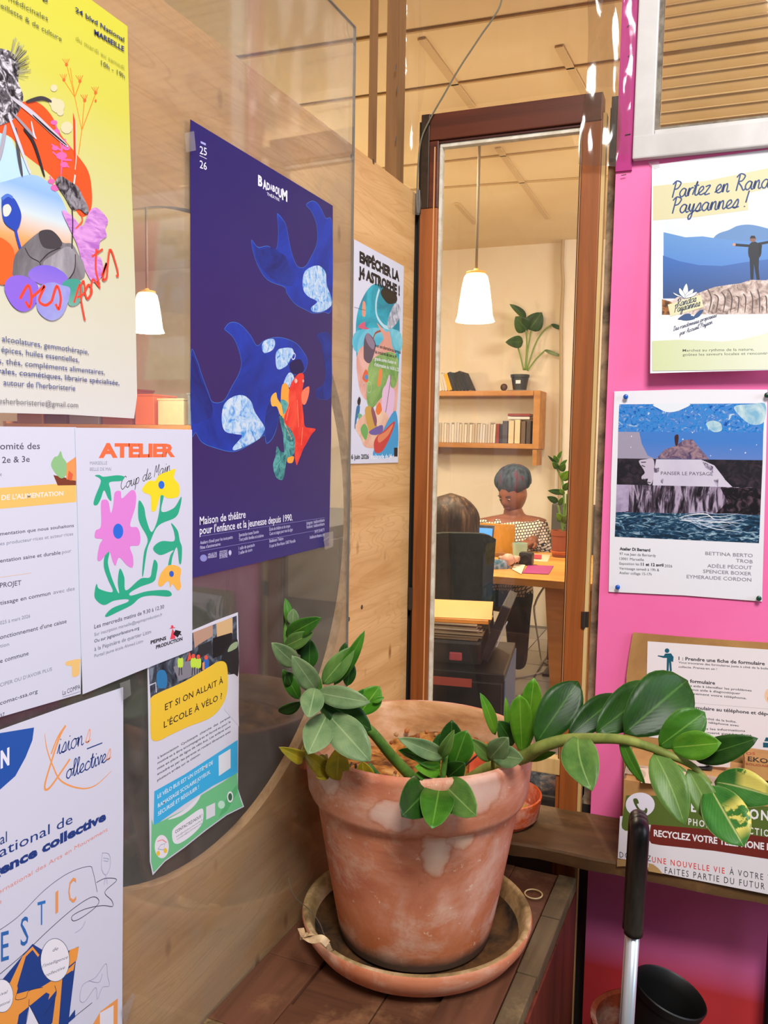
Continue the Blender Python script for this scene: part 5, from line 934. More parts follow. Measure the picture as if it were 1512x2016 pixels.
def twotone():
    m_ = leafmat('two_tone_leaf', '#3c7830', '#c8c480', '#245a20'); nt = m_.node_tree; b = nt.nodes['Principled BSDF']; src = b.inputs['Base Color'].links[0].from_socket
    u = nt.nodes.new('ShaderNodeUVMap'); sp = nt.nodes.new('ShaderNodeSeparateXYZ'); nt.links.new(u.outputs[0], sp.inputs[0])
    k1_ = ramp(nt, [(0.52, 0.0), (0.56, 1.0)], sp.outputs[0]); k2_ = ramp(nt, [(0.35, 0.0), (0.5, 1.0), (0.8, 1.0), (0.92, 0.0)], sp.outputs[1]); k3_ = ramp(nt, [(0.42, 0.0), (0.47, 1.0)], noise(nt, coords(nt), 55, 5))
    k = mix(nt, 1.0, mix(nt, 1.0, k1_, k2_, 'MULTIPLY'), k3_, 'MULTIPLY'); nt.links.new(mix(nt, k, src, '#ccc060'), b.inputs['Base Color']); return m_
LM['v'] = twotone()
def leaf(base, tip, wpx, key='g', parent=None, bend=0.10, cup=0.18, roll=0.0, name='leaf', fat=0.45, blunt=0.0, side=None, nu=6, nv=12, m_=None):
    """base/tip = (px, py, depth); wpx = breadth in px seen square on"""
    A = at(*base); B = at(*tip); ax = B-A; L_ = ax.length; ax.normalize()
    dep = (base[2]+tip[2])/2; W = wpx/F*dep
    view = ((A+B)/2-CAM).normalized(); wd = ax.cross(view).normalized(); nr = wd.cross(ax).normalized()
    if nr.dot(view) > 0: nr = -nr
    if roll: wd, nr = wd*math.cos(roll)+nr*math.sin(roll), nr*math.cos(roll)-wd*math.sin(roll)
    vs = []; uv = []
    for i in range(nv+1):
        t = i/nv
        # outline: broadest at 'fat', pointed tip
        if t < fat: pw_ = math.sin(0.5*math.pi*t/fat)**0.62
        else: pw_ = max(0.0, math.cos(0.5*math.pi*(t-fat)/(1-fat)))**(0.72-0.3*blunt)
        if i == nv: pw_ = 0.0
        hw = W/2*max(pw_, 0.012); mid = A+ax*(L_*t)+nr*(bend*L_*4*t*(1-t)*.5) - nr*bend*L_*0.3*t*t
        if side: mid = mid+wd*(side*L_*4*t*(1-t)*.5)
        for j in range(nu+1):
            s_ = j/nu*2-1; e = abs(s_)**1.6*cup*hw*2*0.5; wob = 0.025*hw*math.sin(9*t+3*s_+base[0])
            vs.append(mid+wd*(s_*hw)+nr*(e+wob)); uv.append((j/nu, t))
    fs = [(i*(nu+1)+j, i*(nu+1)+j+1, (i+1)*(nu+1)+j+1, (i+1)*(nu+1)+j) for i in range(nv) for j in range(nu)]
    o = mk(name, vs, fs, m_ or LM[key], parent or pl_, smooth=True)
    ul = o.data.uv_layers.new(name='UVMap')
    for l in o.data.loops: ul.data[l.index].uv = uv[l.vertex_index]
    so = o.modifiers.new('s', 'SOLIDIFY'); so.thickness = 0.0007
    return o
M_STEM = mottled('stem_green', [(0.35, '#2e5420'), (0.6, '#5c8434')], 20, 0.4); M_STEM2 = mottled('stem_olive', [(0.35, '#5c6c2c'), (0.6, '#8c9448')], 20, 0.5)
def stem(pts, r, m_=M_STEM, name='stem', parent=None): return MB().tube(crom([at(*q) for q in pts], 5), r if not isinstance(r, tuple) else [r[0]+(r[1]-r[0])*i/((len(pts)-1)*5) for i in range((len(pts)-1)*5+1)], 10).build(name, m_, parent or pl_, smooth=True)
g1_ = lambda x, y, d: (500+x/2.7, 1160+y/2.7, d); g2_ = lambda x, y, d: (900+x/2.4706, 1300+y/2.4706, d)
stem([g1_(850, 1010, 1.36), g1_(735, 890, 1.33), g1_(600, 735, 1.29), g1_(460, 690, 1.27), g1_(385, 665, 1.265), g1_(340, 560, 1.265), g1_(240, 400, 1.27), g1_(165, 280, 1.28), g1_(180, 140, 1.285)], (0.0095, 0.0022))
stem([g1_(725, 1060, 1.34), g1_(670, 1000, 1.34), g1_(610, 930, 1.34)], 0.004)
stem([g1_(385, 880, 1.30), g1_(400, 960, 1.32), g1_(420, 1030, 1.34)], 0.002, mat('#8a7a50', .7)); stem([g1_(480, 950, 1.29), g1_(560, 985, 1.29), g1_(655, 1052, 1.30)], 0.0014, mat('#d8c494', .7), 'dry_stalk'); stem([g1_(520, 920, 1.31), g1_(490, 990, 1.30), g1_(500, 1040, 1.31)], 0.0016, mat('#6c5a48', .7), 'dry_stalk'); stem([g1_(540, 930, 1.31), g1_(550, 1020, 1.32)], 0.002, mat('#3c3428', .7), 'dry_stalk')
A_ = lambda b, t, w_, *a, **k: leaf(g1_(*b), g1_(*t), w_/2.2, *a, **k)
A_((168, 300, 1.29), (160, 108, 1.29), 26, 'd', roll=.6); A_((185, 190, 1.28), (168, 48, 1.28), 44, 'g', roll=.5); A_((205, 190, 1.275), (210, 104, 1.27), 52, 'p')
A_((172, 250, 1.28), (352, 153, 1.24), 82, 'g', bend=.12); A_((165, 305, 1.275), (312, 232, 1.25), 72, 'o', bend=.1); A_((235, 345, 1.29), (300, 268, 1.29), 80, 'd', roll=.4); A_((292, 425, 1.285), (298, 265, 1.285), 78, 'd', bend=.05)
A_((222, 402, 1.27), (97, 288, 1.22), 84, 'p', bend=.12); A_((240, 585, 1.285), (152, 425, 1.28), 62, 'g'); A_((195, 510, 1.28), (175, 440, 1.275), 60, 'd', roll=.5)
A_((330, 535, 1.26), (204, 357, 1.21), 96, 'p', bend=.1); A_((355, 545, 1.265), (262, 398, 1.25), 56, 'g', roll=.4); A_((325, 525, 1.25), (290, 682, 1.20), 104, 'p', bend=.1, fat=.55)
A_((335, 550, 1.255), (614, 602, 1.22), 96, 'p', bend=.14, fat=.5); A_((362, 590, 1.26), (624, 748, 1.24), 126, 'd', bend=.14, fat=.5)
A_((388, 664, 1.255), (288, 876, 1.19), 132, 'p', bend=.06, fat=.55); A_((396, 668, 1.25), (617, 912, 1.19), 156, 'p', bend=.10, fat=.52)
A_((365, 505, 1.30), (532, 305, 1.30), 92, 'o', bend=.08); A_((425, 510, 1.31), (590, 222, 1.30), 62, 'g', roll=.3); A_((465, 380, 1.32), (488, 282, 1.32), 42, 'd'); A_((495, 515, 1.32), (512, 370, 1.32), 62, 'd', roll=.4)
A_((560, 665, 1.30), (668, 516, 1.30), 104, 'b', fat=.55); A_((630, 600, 1.29), (692, 574, 1.29), 26, 'b'); A_((545, 610, 1.295), (600, 530, 1.30), 70, 'g', roll=.4); A_((130, 650, 1.295), (250, 600, 1.285), 70, 'd', roll=.8)
A_((262, 905, 1.26), (143, 845, 1.22), 60, 'y', bend=.3, cup=.5); A_((402, 985, 1.29), (262, 862, 1.25), 74, 'y', cup=.4, bend=.2); A_((440, 1015, 1.28), (452, 838, 1.26), 104, 'y', cup=.3); A_((592, 1030, 1.29), (575, 915, 1.28), 92, 'y', cup=.4); A_((400, 985, 1.29), (330, 1000, 1.26), 40, 'y'); A_((262, 905, 1.27), (270, 820, 1.27), 46, 'y', roll=.6); A_((350, 880, 1.28), (395, 945, 1.27), 40, 'y', cup=.4)
# centre shoot
stem([g1_(985, 1062, 1.275), g1_(1003, 1000, 1.265), g1_(1018, 880, 1.26)], 0.0045)
A_((1045, 950, 1.29), (1052, 696, 1.27), 104, 'd', bend=.05, fat=.62); A_((1060, 950, 1.28), (1130, 752, 1.26), 118, 'g', fat=.6, bend=.08); A_((1000, 895, 1.28), (985, 768, 1.28), 70, 'd', fat=.6); A_((1030, 1000, 1.28), (1120, 925, 1.25), 96, 'd')
A_((1005, 888, 1.26), (775, 795, 1.20), 78, 'p', bend=.16, cup=.45, fat=.5); A_((995, 890, 1.255), (1062, 752, 1.22), 52, 'o', cup=.5, bend=.15); A_((1000, 905, 1.26), (762, 855, 1.22), 62, 'g', bend=-.05, cup=.4)
A_((990, 925, 1.262), (845, 895, 1.22), 62, 'g', cup=.4); A_((990, 960, 1.265), (858, 945, 1.22), 76, 'b', cup=.35); A_((985, 1010, 1.268), (860, 980, 1.225), 66, 'g', cup=.3); A_((930, 1040, 1.27), (760, 1040, 1.24), 74, 'd')
A_((958, 1030, 1.262), (792, 1202, 1.16), 172, 'd', bend=.1, fat=.5, blunt=.6); A_((988, 1040, 1.258), (948, 1264, 1.135), 150, 'g', bend=.08, fat=.5, blunt=.5); A_((1000, 1030, 1.262), (1176, 1200, 1.155), 150, 'o', bend=.1, fat=.5, blunt=.6)
A_((955, 1040, 1.275), (830, 1010, 1.26), 60, 'd'); A_((1010, 1040, 1.27), (1100, 1010, 1.26), 50, 'd'); A_((950, 1035, 1.252), (1040, 1075, 1.245), 60, 'd'); A_((1010, 1060, 1.255), (900, 1062, 1.25), 60, 'g')
# right cluster
stem([g1_(1268, 960, 1.31), g1_(1268, 905, 1.31), g1_(1245, 890, 1.31)], 0.003, M_STEM2); stem([g1_(1120, 940, 1.33), g1_(1190, 880, 1.32)], 0.0016, mat('#3c2c24', .7), 'dry_stalk')
A_((1262, 905, 1.31), (1150, 795, 1.27), 66, 'o', cup=.4); A_((1250, 905, 1.30), (1350, 790, 1.26), 96, 'p', fat=.5); A_((1260, 880, 1.30), (1428, 902, 1.25), 96, 'p', fat=.6, bend=.1)
A_((1282, 775, 1.34), (1205, 552, 1.32), 58, 'b', roll=.5); A_((1338, 745, 1.36), (1338, 572, 1.36), 30, 'b', roll=.6); A_((1375, 830, 1.35), (1300, 700, 1.34), 92, 'd', roll=.3); A_((1330, 800, 1.36), (1360, 690, 1.36), 80, 'd')
A_((1425, 870, 1.33), (1412, 562, 1.30), 96, 'b', fat=.7, bend=.05, blunt=.6); A_((1445, 862, 1.33), (1488, 472, 1.30), 84, 'b', fat=.75, bend=.04)
# long drooping stem
stem([g2_(60, 590, 1.40), g2_(170, 520, 1.35), g2_(330, 468, 1.30), g2_(400, 425, 1.27), g2_(520, 388, 1.24), g2_(650, 380, 1.21), g2_(800, 385, 1.18), g2_(930, 420, 1.16), g2_(1050, 468, 1.14), g2_(1150, 518, 1.13), g2_(1232, 602, 1.12)], (0.0125, 0.0035), M_STEM2)
B_ = lambda b, t, w_, *a, **k: leaf(g2_(*b), g2_(*t), w_/2.05, *a, **k)
B_((385, 402, 1.28), (590, 100, 1.30), 160, 'd', fat=.6, bend=.1); B_((540, 372, 1.25), (790, 165, 1.29), 118, 'd', fat=.55); B_((675, 352, 1.215), (985, 115, 1.27), 168, 'd', fat=.55, bend=.08); B_((812, 358, 1.19), (1122, 92, 1.22), 232, 'd', fat=.62, bend=.12, blunt=.4)
B_((982, 418, 1.155), (1205, 252, 1.14), 138, 'g', fat=.6, bend=.14, blunt=.4); B_((1040, 425, 1.145), (1282, 402, 1.10), 116, 'b', bend=.12, fat=.55); B_((1148, 478, 1.14), (1460, 380, 1.09), 108, 'd', bend=.12)
B_((590, 360, 1.225), (656, 628, 1.14), 150, 'o', fat=.5, bend=.12, side=-.12); B_((796, 358, 1.185), (912, 604, 1.16), 56, 'g', roll=.5, side=-.05); B_((958, 450, 1.155), (1106, 800, 1.09), 138, 'o', fat=.45, bend=.1, side=.06)
B_((1122, 528, 1.135), (1288, 832, 1.09), 108, 'o', bend=.1); B_((1225, 612, 1.12), (1392, 900, 1.04), 178, 'v', fat=.6, bend=.12, blunt=.3); B_((1252, 592, 1.12), (1560, 672, 1.05), 150, 'v', fat=.5, bend=.14, side=.05)
B_((330, 482, 1.31), (480, 448, 1.27), 38, 'b'); B_((1060, 505, 1.14), (1120, 545, 1.13), 14, 'o')
# ================================================================== shelf plank and what stands on it
PLZ = 0.545
def plank():
    mbp = MB(); n = 18; s0, s1 = 0.055, 0.95; vs = []
    for i in range(n+1):
        s_ = s0+(s1-s0)*i/n; wob = 0.0025*math.sin(i*1.7); wz = 0.0012*math.sin(i*2.3)
        for (o_, z) in ((0.003, -0.027), (0.198+wob, -0.027+wz), (0.200+wob, -0.004), (0.1965+wob, 0.0), (0.003, 0.0)): vs.append(bw(s_, PLZ+z, o_))
    fs = [(i*5+j, i*5+(j+1) % 5, (i+1)*5+(j+1) % 5, (i+1)*5+j) for i in range(n) for j in range(5)]+[(0, 1, 2, 3, 4)[::-1], tuple(n*5+j for j in range(5))]
    mbp.add(vs, fs); o = mbp.build('shelf_plank', wood('old_plank', '#6e5030', '#46301c', 'x', 1, 0.6, 12, worn='#82603a', spec=0.3)); return o
pk = tag(plank(), 'old dark wooden shelf plank running below the pink wall and the carton', 'shelf')
MB().tube([bw(0.8, PLZ-0.028, 0.05), bw(0.8, 0.0, 0.05)], 0.012, 10).build('leg', M_BLACK, pk)
# small saucer behind the pot
sp_ = bw(0.246, PLZ, 0.104); 
ss = MB(); ss.lathe(sp_, [(0.070, 0.0), (0.076, 0.002), (0.088, 0.014), (0.094, 0.050), (0.0945, 0.058), (0.091, 0.059), (0.088, 0.054), (0.083, 0.016), (0.07, 0.008), (0, 0.008)], 40, closed=True)
o = autosmooth(ss.build('plant_saucer', terracotta('small_saucer_clay', -0.2, -0.1, ('#7c4420', '#b84818', '#c85c24', '#c8703c')))); tag(o, 'small orange clay saucer on the plank behind the big pot', 'saucer')
st_ = MB(); st_.ball(sp_+V((0.042, -0.02, 0.030)), 0.036, 10, sc=(1, .9, .62)); o = st_.build('stone', mottled('ochre_stone', [(0.35, '#8c6020'), (0.6, '#c0904c')], 20, 0.9), smooth=True); tag(o, 'ochre lump lying in the small clay saucer', 'stone')
# carton
CB0, CB1, CBF, CBB, CBH = 0.5135, 0.905, 0.206, 0.045, 0.168
CM = mottled('carton_board', [(0.35, '#a87848'), (0.65, '#c8985c')], 6, 0.75, 6, 0.1, 0.001); CMD = mat('#8a5c34', 0.8)
cb = empty('cardboard_box', bw((CB0+CB1)/2, PLZ, 0.12), 'cardboard phone collection box with green and red stripes on the shelf plank', 'box')
tilt = 0.004
def cbw(s_, z, o_): return bw(s_, PLZ+0.0005+z, o_)
def slabq(name, c4, th, n_, m_, parent, label=None):
    vs = [V(q) for q in c4]+[V(q)-V(n_)*th for q in c4]
    return mk(name, vs, [(0, 1, 2, 3), (7, 6, 5, 4), (0, 4, 5, 1), (1, 5, 6, 2), (2, 6, 7, 3), (3, 7, 4, 0)], m_, parent, label=label)
UPV = V((0, 0, 1))
slabq('front_panel', (cbw(CB0, 0, CBF), cbw(CB1, 0, CBF), cbw(CB1, CBH, CBF), cbw(CB0, CBH, CBF)), 0.003, BN, CM, cb)
slabq('side_panel', (cbw(CB0, 0, CBB), cbw(CB0, 0, CBF-.003), cbw(CB0, CBH, CBF-.003), cbw(CB0, CBH+0.004, CBB)), 0.003, -BD, CMD, cb); slabq('side_panel', (cbw(CB1-.003, 0, CBB), cbw(CB1-.003, 0, CBF-.003), cbw(CB1-.003, CBH, CBF-.003), cbw(CB1-.003, CBH, CBB)), -0.003, -BD, CMD, cb)
slabq('back_panel', (cbw(CB0+.003, 0, CBB), cbw(CB1-.003, 0, CBB), cbw(CB1-.003, CBH, CBB), cbw(CB0+.003, CBH, CBB)), 0.003, BN, CMD, cb)
slabq('lid_flap', (cbw(CB0+.001, CBH, CBF-.001), cbw(CB1, CBH, CBF-.001), cbw(CB1, CBH+.002, 0.125), cbw(CB0+.001, CBH+.001, 0.125)), -0.0025, -UPV, CM, cb); slabq('lid_flap', (cbw(CB0+.002, CBH+.001, 0.1245), cbw(CB1, CBH+.002, 0.1245), cbw(CB1, CBH+.009, 0.048), cbw(CB0+.002, CBH+.007, 0.048)), -0.0025, -UPV, CM, cb)
tw = slabq('packing_tape', (cbw(CB0-.001, CBH+.0045, 0.185), cbw(CB1, CBH+.0045, 0.185), cbw(CB1, CBH+.006, 0.135), cbw(CB0-.001, CBH+.006, 0.135)), 0.0003, UPV, clear('box_tape', (.9, .87, .82), .45, '#d6c4b4', .15), cb)
tapeside = slabq('packing_tape', (cbw(CB0-.0012, CBH+.005, 0.185), cbw(CB0-.0022, CBH-.03, 0.187), cbw(CB0-.0022, CBH-.04, 0.14), cbw(CB0-.0012, CBH+.006, 0.135)), 0.0003, -BD, mat('#e4dce0', .3), cb)
# printing on the front and top of the carton
class Face(Poster):
    def __init__(s, plane, off, parent): s.O, s.A, s.B, s.N = plane; s.off = off; s.parts = []; s.text_parts = []; s.k = 0; s.mats = []; s.tmats = []; s.obj = parent
q1 = lambda x, y: (1200+x/4.846, 1380+y/4.846)
fp = Face((CORNER+BN*CBF, BD, UPV, BN), 0.0003, cb)
def FP(pts, c, smooth=False): fp.poly([q1(*q) for q in pts], c, smooth)
FP([(100, 1100), (78, 1500), (230, 1525), (480, 1640), (1540, 1850), (1600, 1870), (1620, 1200), (400, 1080)], '#e9e2e6'); FP([(75, 1505), (180, 1530), (180, 1575), (70, 1580)], '#b08a58')
FP([(370, 1545), (420, 1560), (470, 1600), (510, 1650), (370, 1625)], '#c09a62')
FP([(125, 1100), (115, 1180), (120, 1215), (150, 1238), (210, 1240), (380, 1180), (1620, 1330), (1620, 1020), (500, 905), (160, 900)], '#5a6c2c'); FP([(395, 1178), (1000, 1230), (1620, 1315), (1620, 1525), (1000, 1430), (480, 1375), (400, 1360), (370, 1320)], '#742820')
fp.circle(q1(293, 990), 28.5, 24, '#e9e2ee', 40)
fp.poly([q1(*q) for q in ((225, 940), (262, 932), (280, 975), (262, 985), (290, 1030), (330, 1045), (345, 1020), (362, 1035), (350, 1075), (300, 1070), (250, 1010))], '#4c5c2c', True); FP([(165, 1340), (182, 1325), (182, 1365)], '#d83a34')
T = fp.text
T('LE TÉLÉPHONE', q1(712, 1045), q1(1600, 1152), 18, '#f0ecea', 0.03, space=1.25); T('PHONE COLLECTION', q1(752, 1180), q1(1590, 1305), 12.5, '#ece8e4', 0.02, space=1.35)
T('RECYCLEZ VOTRE TÉLÉPHONE ICI', q1(422, 1288), q1(1590, 1432), 12.2, '#f4eef0', 0.03); T('DONNEZ', q1(95, 1492), q1(395, 1530), 11, '#2c3038', 0.0, space=1.3)
T('UNE NOUVELLE VIE', q1(405, 1538), q1(1098, 1648), 11, '#e0403c', 0.01, space=1.35); T('À VOTRE TÉLÉPHONE', q1(1145, 1655), q1(1950, 1790), 12, '#2c3038', 0.0, space=1.35); T('FAITES PARTIE DU FUTUR', q1(527, 1642), q1(1480, 1800), 12, '#2c3038', 0.0, space=1.35)
fp.done()
tf = Face((cbw(0, CBH+.0066, 0), BD, (BN*-1), UPV), 0.0003, cb)
def top4(pts, c): tf.poly([q1(*q) for q in pts], c)
top4([(280, 640), (700, 650), (830, 700), (830, 830), (300, 780)], '#d8bea6'); top4([(830, 590), (980, 600), (980, 660), (860, 650)], '#161616'); top4([(1290, 490), (1620, 540), (1620, 640), (1280, 620)], '#c8a890')
tf.circle(q1(300, 700), 10, 9, '#b8a48c', 16)
tf.text('je', q1(690, 815), q1(755, 822), 9, '#5c4c34', 0.02); tf.done()
# folded carton sheet standing behind, with the instruction sheet
BK = empty('cardboard_sheet', bw(0.7, PLZ, 0.02), 'brown cardboard backing sheet leaning on the pink wall behind the box', 'cardboard')
bo_ = lambda z: 0.030-0.022*(z-PLZ)/(0.954-PLZ)
vs = [bw(q, z, bo_(z)) for q, z in ((0.498, PLZ), (0.93, PLZ), (0.93, 0.965), (0.700, 0.957), (0.6, 0.955), (0.503, 0.954), (0.497, 0.90), (0.494, 0.86), (0.497, 0.78))]
mk('board', vs+[v-BN*0.004 for v in vs], [tuple(range(9)), tuple(range(17, 8, -1))]+[(i, 9+i, 9+(i+1) % 9, (i+1) % 9) for i in range(9)], mottled('backing_board', [(0.35, '#9c7040'), (0.65, '#b98c54')], 7, 0.8), BK)
nb = (bw(0.93, PLZ, .03)-bw(.498, PLZ, .03)).cross(bw(0.503, 0.954, 0.008)-bw(.498, PLZ, .03)).normalized(); nb = nb if nb.dot(BN) > 0 else -nb
s1_ = lambda x, y: (1180+x/3.476, 1220+y/3.476)
p = Poster('notice_sheet', 'white instruction sheet with numbered steps stuck on the cardboard backing', 'notice', (bw(.498, PLZ, .030), BD, nb.cross(BD) if nb.cross(BD).z > 0 else BD.cross(nb), nb),
           [s1_(330, 148), s1_(1262, 212), s1_(1262, 930), s1_(318, 800), s1_(322, 500)], off=0.0008, paper='#e6dcde')
T = p.text; tq = '#16586c'
p.circle(s1_(463, 212), 4.6, 4.6, tq, 16); p.poly([s1_(*q) for q in ((450, 232), (490, 230), (508, 255), (505, 290), (492, 285), (496, 352), (482, 354), (478, 290), (474, 354), (460, 352), (462, 262), (440, 262), (398, 250), (402, 244), (440, 248))], tq)
T('1 : Prendre une fiche de formulaire', s1_(542, 275), s1_(1132, 312), 6.4, '#2c2c38', 0.025); T('Vous trouverez des formulaires juste à côté de la boîte de', s1_(542, 298), s1_(1200, 345), 3.9, '#3c3c4a', 0.012); T('collecte. Prenez-en un !', s1_(542, 328), s1_(805, 345), 3.9, '#3c3c4a', 0.012)
T('2 : Remplir le formulaire', s1_(393, 412), s1_(792, 445), 6.4, '#2c2c38', 0.025); T('Le formulaire nous aide à identifier les problèmes', s1_(393, 440), s1_(1042, 492), 4, '#3c3c4a', 0.012); T('rencontrés, cela nous aide à diagnostiquer', s1_(393, 465), s1_(965, 512), 4, '#3c3c4a', 0.012); T('et à réparer efficacement votre téléphone.', s1_(393, 490), s1_(1008, 545), 4, '#3c3c4a', 0.012)
p.stroke([s1_(340, 545), s1_(1200, 615)], 0.6, '#b8b0b4', False); T('3 : Joindre le formulaire au téléphone et déposer', s1_(393, 590), s1_(1230, 662), 6.4, '#2c2c38', 0.02)
T('Vous trouverez des sacs à côté de la boîte.', s1_(393, 648), s1_(938, 706), 4, '#3c3c4a', 0.012); T('Glissez le formulaire et le téléphone avec', s1_(393, 672), s1_(955, 732), 4, '#3c3c4a', 0.012); T('reste du matériel, toutes les informations', s1_(385, 733), s1_(998, 768), 4, '#3c3c4a', 0.012); T('la fermeture simplement posée dans', s1_(385, 758), s1_(1042, 798), 4, '#3c3c4a', 0.012)
p.circle(s1_(1185, 520), 16, 17, '#eac4a0', 24); p.circle(s1_(1185, 540), 10, 9, '#f07a54', 20); p.poly([s1_(1120, 840), s1_(1200, 845), s1_(1200, 878), s1_(1120, 874)], tq); p.poly([s1_(1140, 805), s1_(1200, 812), s1_(1200, 835), s1_(1128, 832)], tq)
p.done()
# paper roll and small carton on the box
pr = bw(0.640, PLZ+CBH+0.009, 0.075)
rl = MB(); rl.lathe(pr, [(0.026, 0.0), (0.0265, 0.001), (0.0265, 0.054), (0.0245, 0.055), (0.0225, 0.053), (0.0222, 0.004), (0, 0.004)], 32, closed=True); ro = empty('paper_roll', pr, 'white paper roll standing on the box behind the long leaves', 'roll'); autosmooth(rl.build('roll', mat('#e8dcdc', .6), ro))
ribbon_pts = [pr+V((0.0268, -0.004, 0.045)), pr+V((0.040, -0.015, 0.046)), pr+V((0.055, -0.02, 0.044))]
mb_ = MB(); vs = []; 
for k, (a, z0, z1) in enumerate(((0.0, 0.004, .05), (.018, 0.0035, .050), (.032, .006, .048), (.045, .008, .043))): vs += [pr+V((0.0268*math.cos(-.9)+a, 0.0268*math.sin(-.9)-a*.15, z0)), pr+V((0.0268*math.cos(-.9)+a, 0.0268*math.sin(-.9)-a*.15, z1))]
mb_.add(vs, [(2*i, 2*i+2, 2*i+3, 2*i+1) for i in range(3)]); mb_.build('loose_end', mat('#e8dcdc', .6), ro)
eb = empty('small_carton', bw(0.795, PLZ+CBH+0.009, 0.085), 'small flat carton with dark and red lettering lying at the right end of the box', 'box')
MB().box(bw(0.80, PLZ+CBH+0.009+0.017, 0.088), (0.15, 0.075, 0.034), (BD, BN, UPV), bev=0.001).build('carton', CM, eb)
ef = Face((bw(0, 0, 0.1255), BD, UPV, BN), 0.0006, eb)
ef.text('EKOS', q1(1320, 570), q1(1560, 602), 8.5, '#3c3430', 0.02); ef.text('SOLIDAIRES', q1(1300, 608), q1(1580, 640), 4, '#b05040', 0.01); ef.text('OS', q1(1300, 512), q1(1390, 516), 5, '#b05040', 0.02); ef.done()
# trolley handle
hd = empty('trolley', (0.62, 1.18, 0), 'hand trolley with an upright black grip on silver tubes, in front of the carton', 'trolley')
GT = at(1257, 1598, 1.20); GB = at(1257, 1840, 1.20); GB.x = GT.x-0.0; 
def hp(t, dx=0.0): return GT+(GB-GT)*t
top_ = at(1259, 1648, 1.25); bot_ = at(1247, 1838, 1.27); vh = (top_-CAM); vh.z = 0; vh.normalize(); off_ = vh*.048-V((.0035, 0, 0)); far_t = top_+off_; far_b = bot_+off_-V((0, 0, .02))
dirn = (bot_-top_).normalized()
def down(p_, z): return p_+dirn*((z-p_.z)/dirn.z)
MB().tube(crom([bot_, bot_*.5+top_*.5, top_, top_*.6+far_t*.4-dirn*.010, top_*.4+far_t*.6-dirn*.010, far_t, far_b*.5+far_t*.5, far_b], 6), 0.0142, 18).build('grip', mottled('worn_black_rubber', [(0.5, '#141415'), (0.78, '#4c443a')], 5, 0.35, stretch=(3, 3, .6)), hd, smooth=True)
AL = mat('#c4ccd4', 0.34, metal=0.6); MB().tube([bot_, down(bot_, 0.07)], 0.0095, 16).build('tube', AL, hd, smooth=True); MB().tube([far_b, down(far_b, 0.07)], 0.0095, 16).build('tube', AL, hd, smooth=True)
bb = (down(bot_, .07)+down(far_b, .07))/2; MB().box(bb, (0.05, 0.16, 0.03), bev=.004).build('axle_block', M_BLACK, hd)
for s_ in (-1, 1): MB().lathe(V((bb.x, bb.y+s_*.095, 0.05)), [(0.02, -.012), (0.046, -.012), (0.05, -.006), (0.05, .006), (0.046, .012), (0.02, .012)], 24, axis=(V((1, 0, 0)), V((0, 0, 1)), V((0, 1, 0)))).build('wheel', M_BLACK, hd)
# pots on the floor under the shelf
tp = hz(1285, 2060, 0.10); tp = V((0.572, 1.61, 0))
tc = MB(); tc.lathe(tp, [(0.066, 0.0), (0.070, 0.003), (0.090, 0.195), (0.096, 0.197), (0.0985, 0.230), (0.0945, 0.232), (0.088, 0.227), (0.080, 0.12), (0.0, 0.115)], 40, closed=True)
o = autosmooth(tc.build('flower_pot', terracotta('floor_pot_clay', -.2, -.1, ('#7c3018', '#a4482a', '#ac5030', '#b86a48')))); tag(o, 'orange clay flower pot on the floor under the shelf, holding the black pot', 'flower pot')
tx = V((0.30, 0.05, 1)).normalized(); a1_ = V((1, 0, 0)); a1_ = (a1_-tx*a1_.dot(tx)).normalized(); a2_ = tx.cross(a1_)
np_ = MB(); np_.lathe(tp+V((-0.004, -.004, 0.128)), [(0.044, 0), (0.047, 0.002), (0.062, 0.165), (0.067, 0.167), (0.070, 0.182), (0.068, 0.184), (0.065, 0.181), (0.060, 0.155), (0.045, 0.01), (0, 0.01)], 40, axis=(a1_, a2_, tx), closed=True)
o = autosmooth(np_.build('nursery_pot', mat('#0e0d0d', 0.5))); tag(o, 'empty black plastic nursery pot tilted inside the clay pot under the shelf', 'flower pot')
# ================================================================== clear film, cord, tape
def film(name, label, rows, ncol=14, crump=0.006, seed=1, m_=None, th=0):
    """rows: list of (left point, right point) top to bottom; crumpled sheet"""
    random.seed(seed); rws = []; L0 = crom([r[0] for r in rows], 6); R0 = crom([r[1] for r in rows], 6)
    vs = []
    for i, (a, b) in enumerate(zip(L0, R0)):
        for j in range(ncol+1):
            t = j/ncol; p_ = a.lerp(b, t); n_ = BN
            from mathutils import noise as mn
            d = mn.noise(V((p_.x*30+seed, p_.z*9, seed)))*crump + abs(mn.noise(V((p_.x*38, p_.z*11+seed, 3))))*crump*0.9
            vs.append(p_+n_*(d+crump*0.9))
    k = ncol+1; fs = [(i*k+j, i*k+j+1, (i+1)*k+j+1, (i+1)*k+j) for i in range(len(L0)-1) for j in range(ncol)]
    o = mk(name, vs, fs, m_ or M_FILM, smooth=True); return tag(o, label, 'film')
film('plastic_film', 'brownish clear plastic film flap over the top right corner of the door frame', [(bw(.356, 2.30, .012), bw(.392, 2.285, .012)), (bw(.366, 2.20, .012), bw(.425, 2.19, .012)), (bw(.368, 2.06, .014), bw(.432, 2.06, .012)), (bw(.358, 1.98, .012), bw(.440, 1.98, .012)), (bw(.3585, 1.915, .014), bw(.431, 1.905, .013))], 12, .008, 2,
     clear('tan_film', (0.84, 0.77, 0.69), 0.18, '#8c7c6c', 0.12, 1.45, 0.3, 12))
def L_(px, py, x=0.004): return hit(px, py, (x, 0, 0), V((1, 0, 0)))
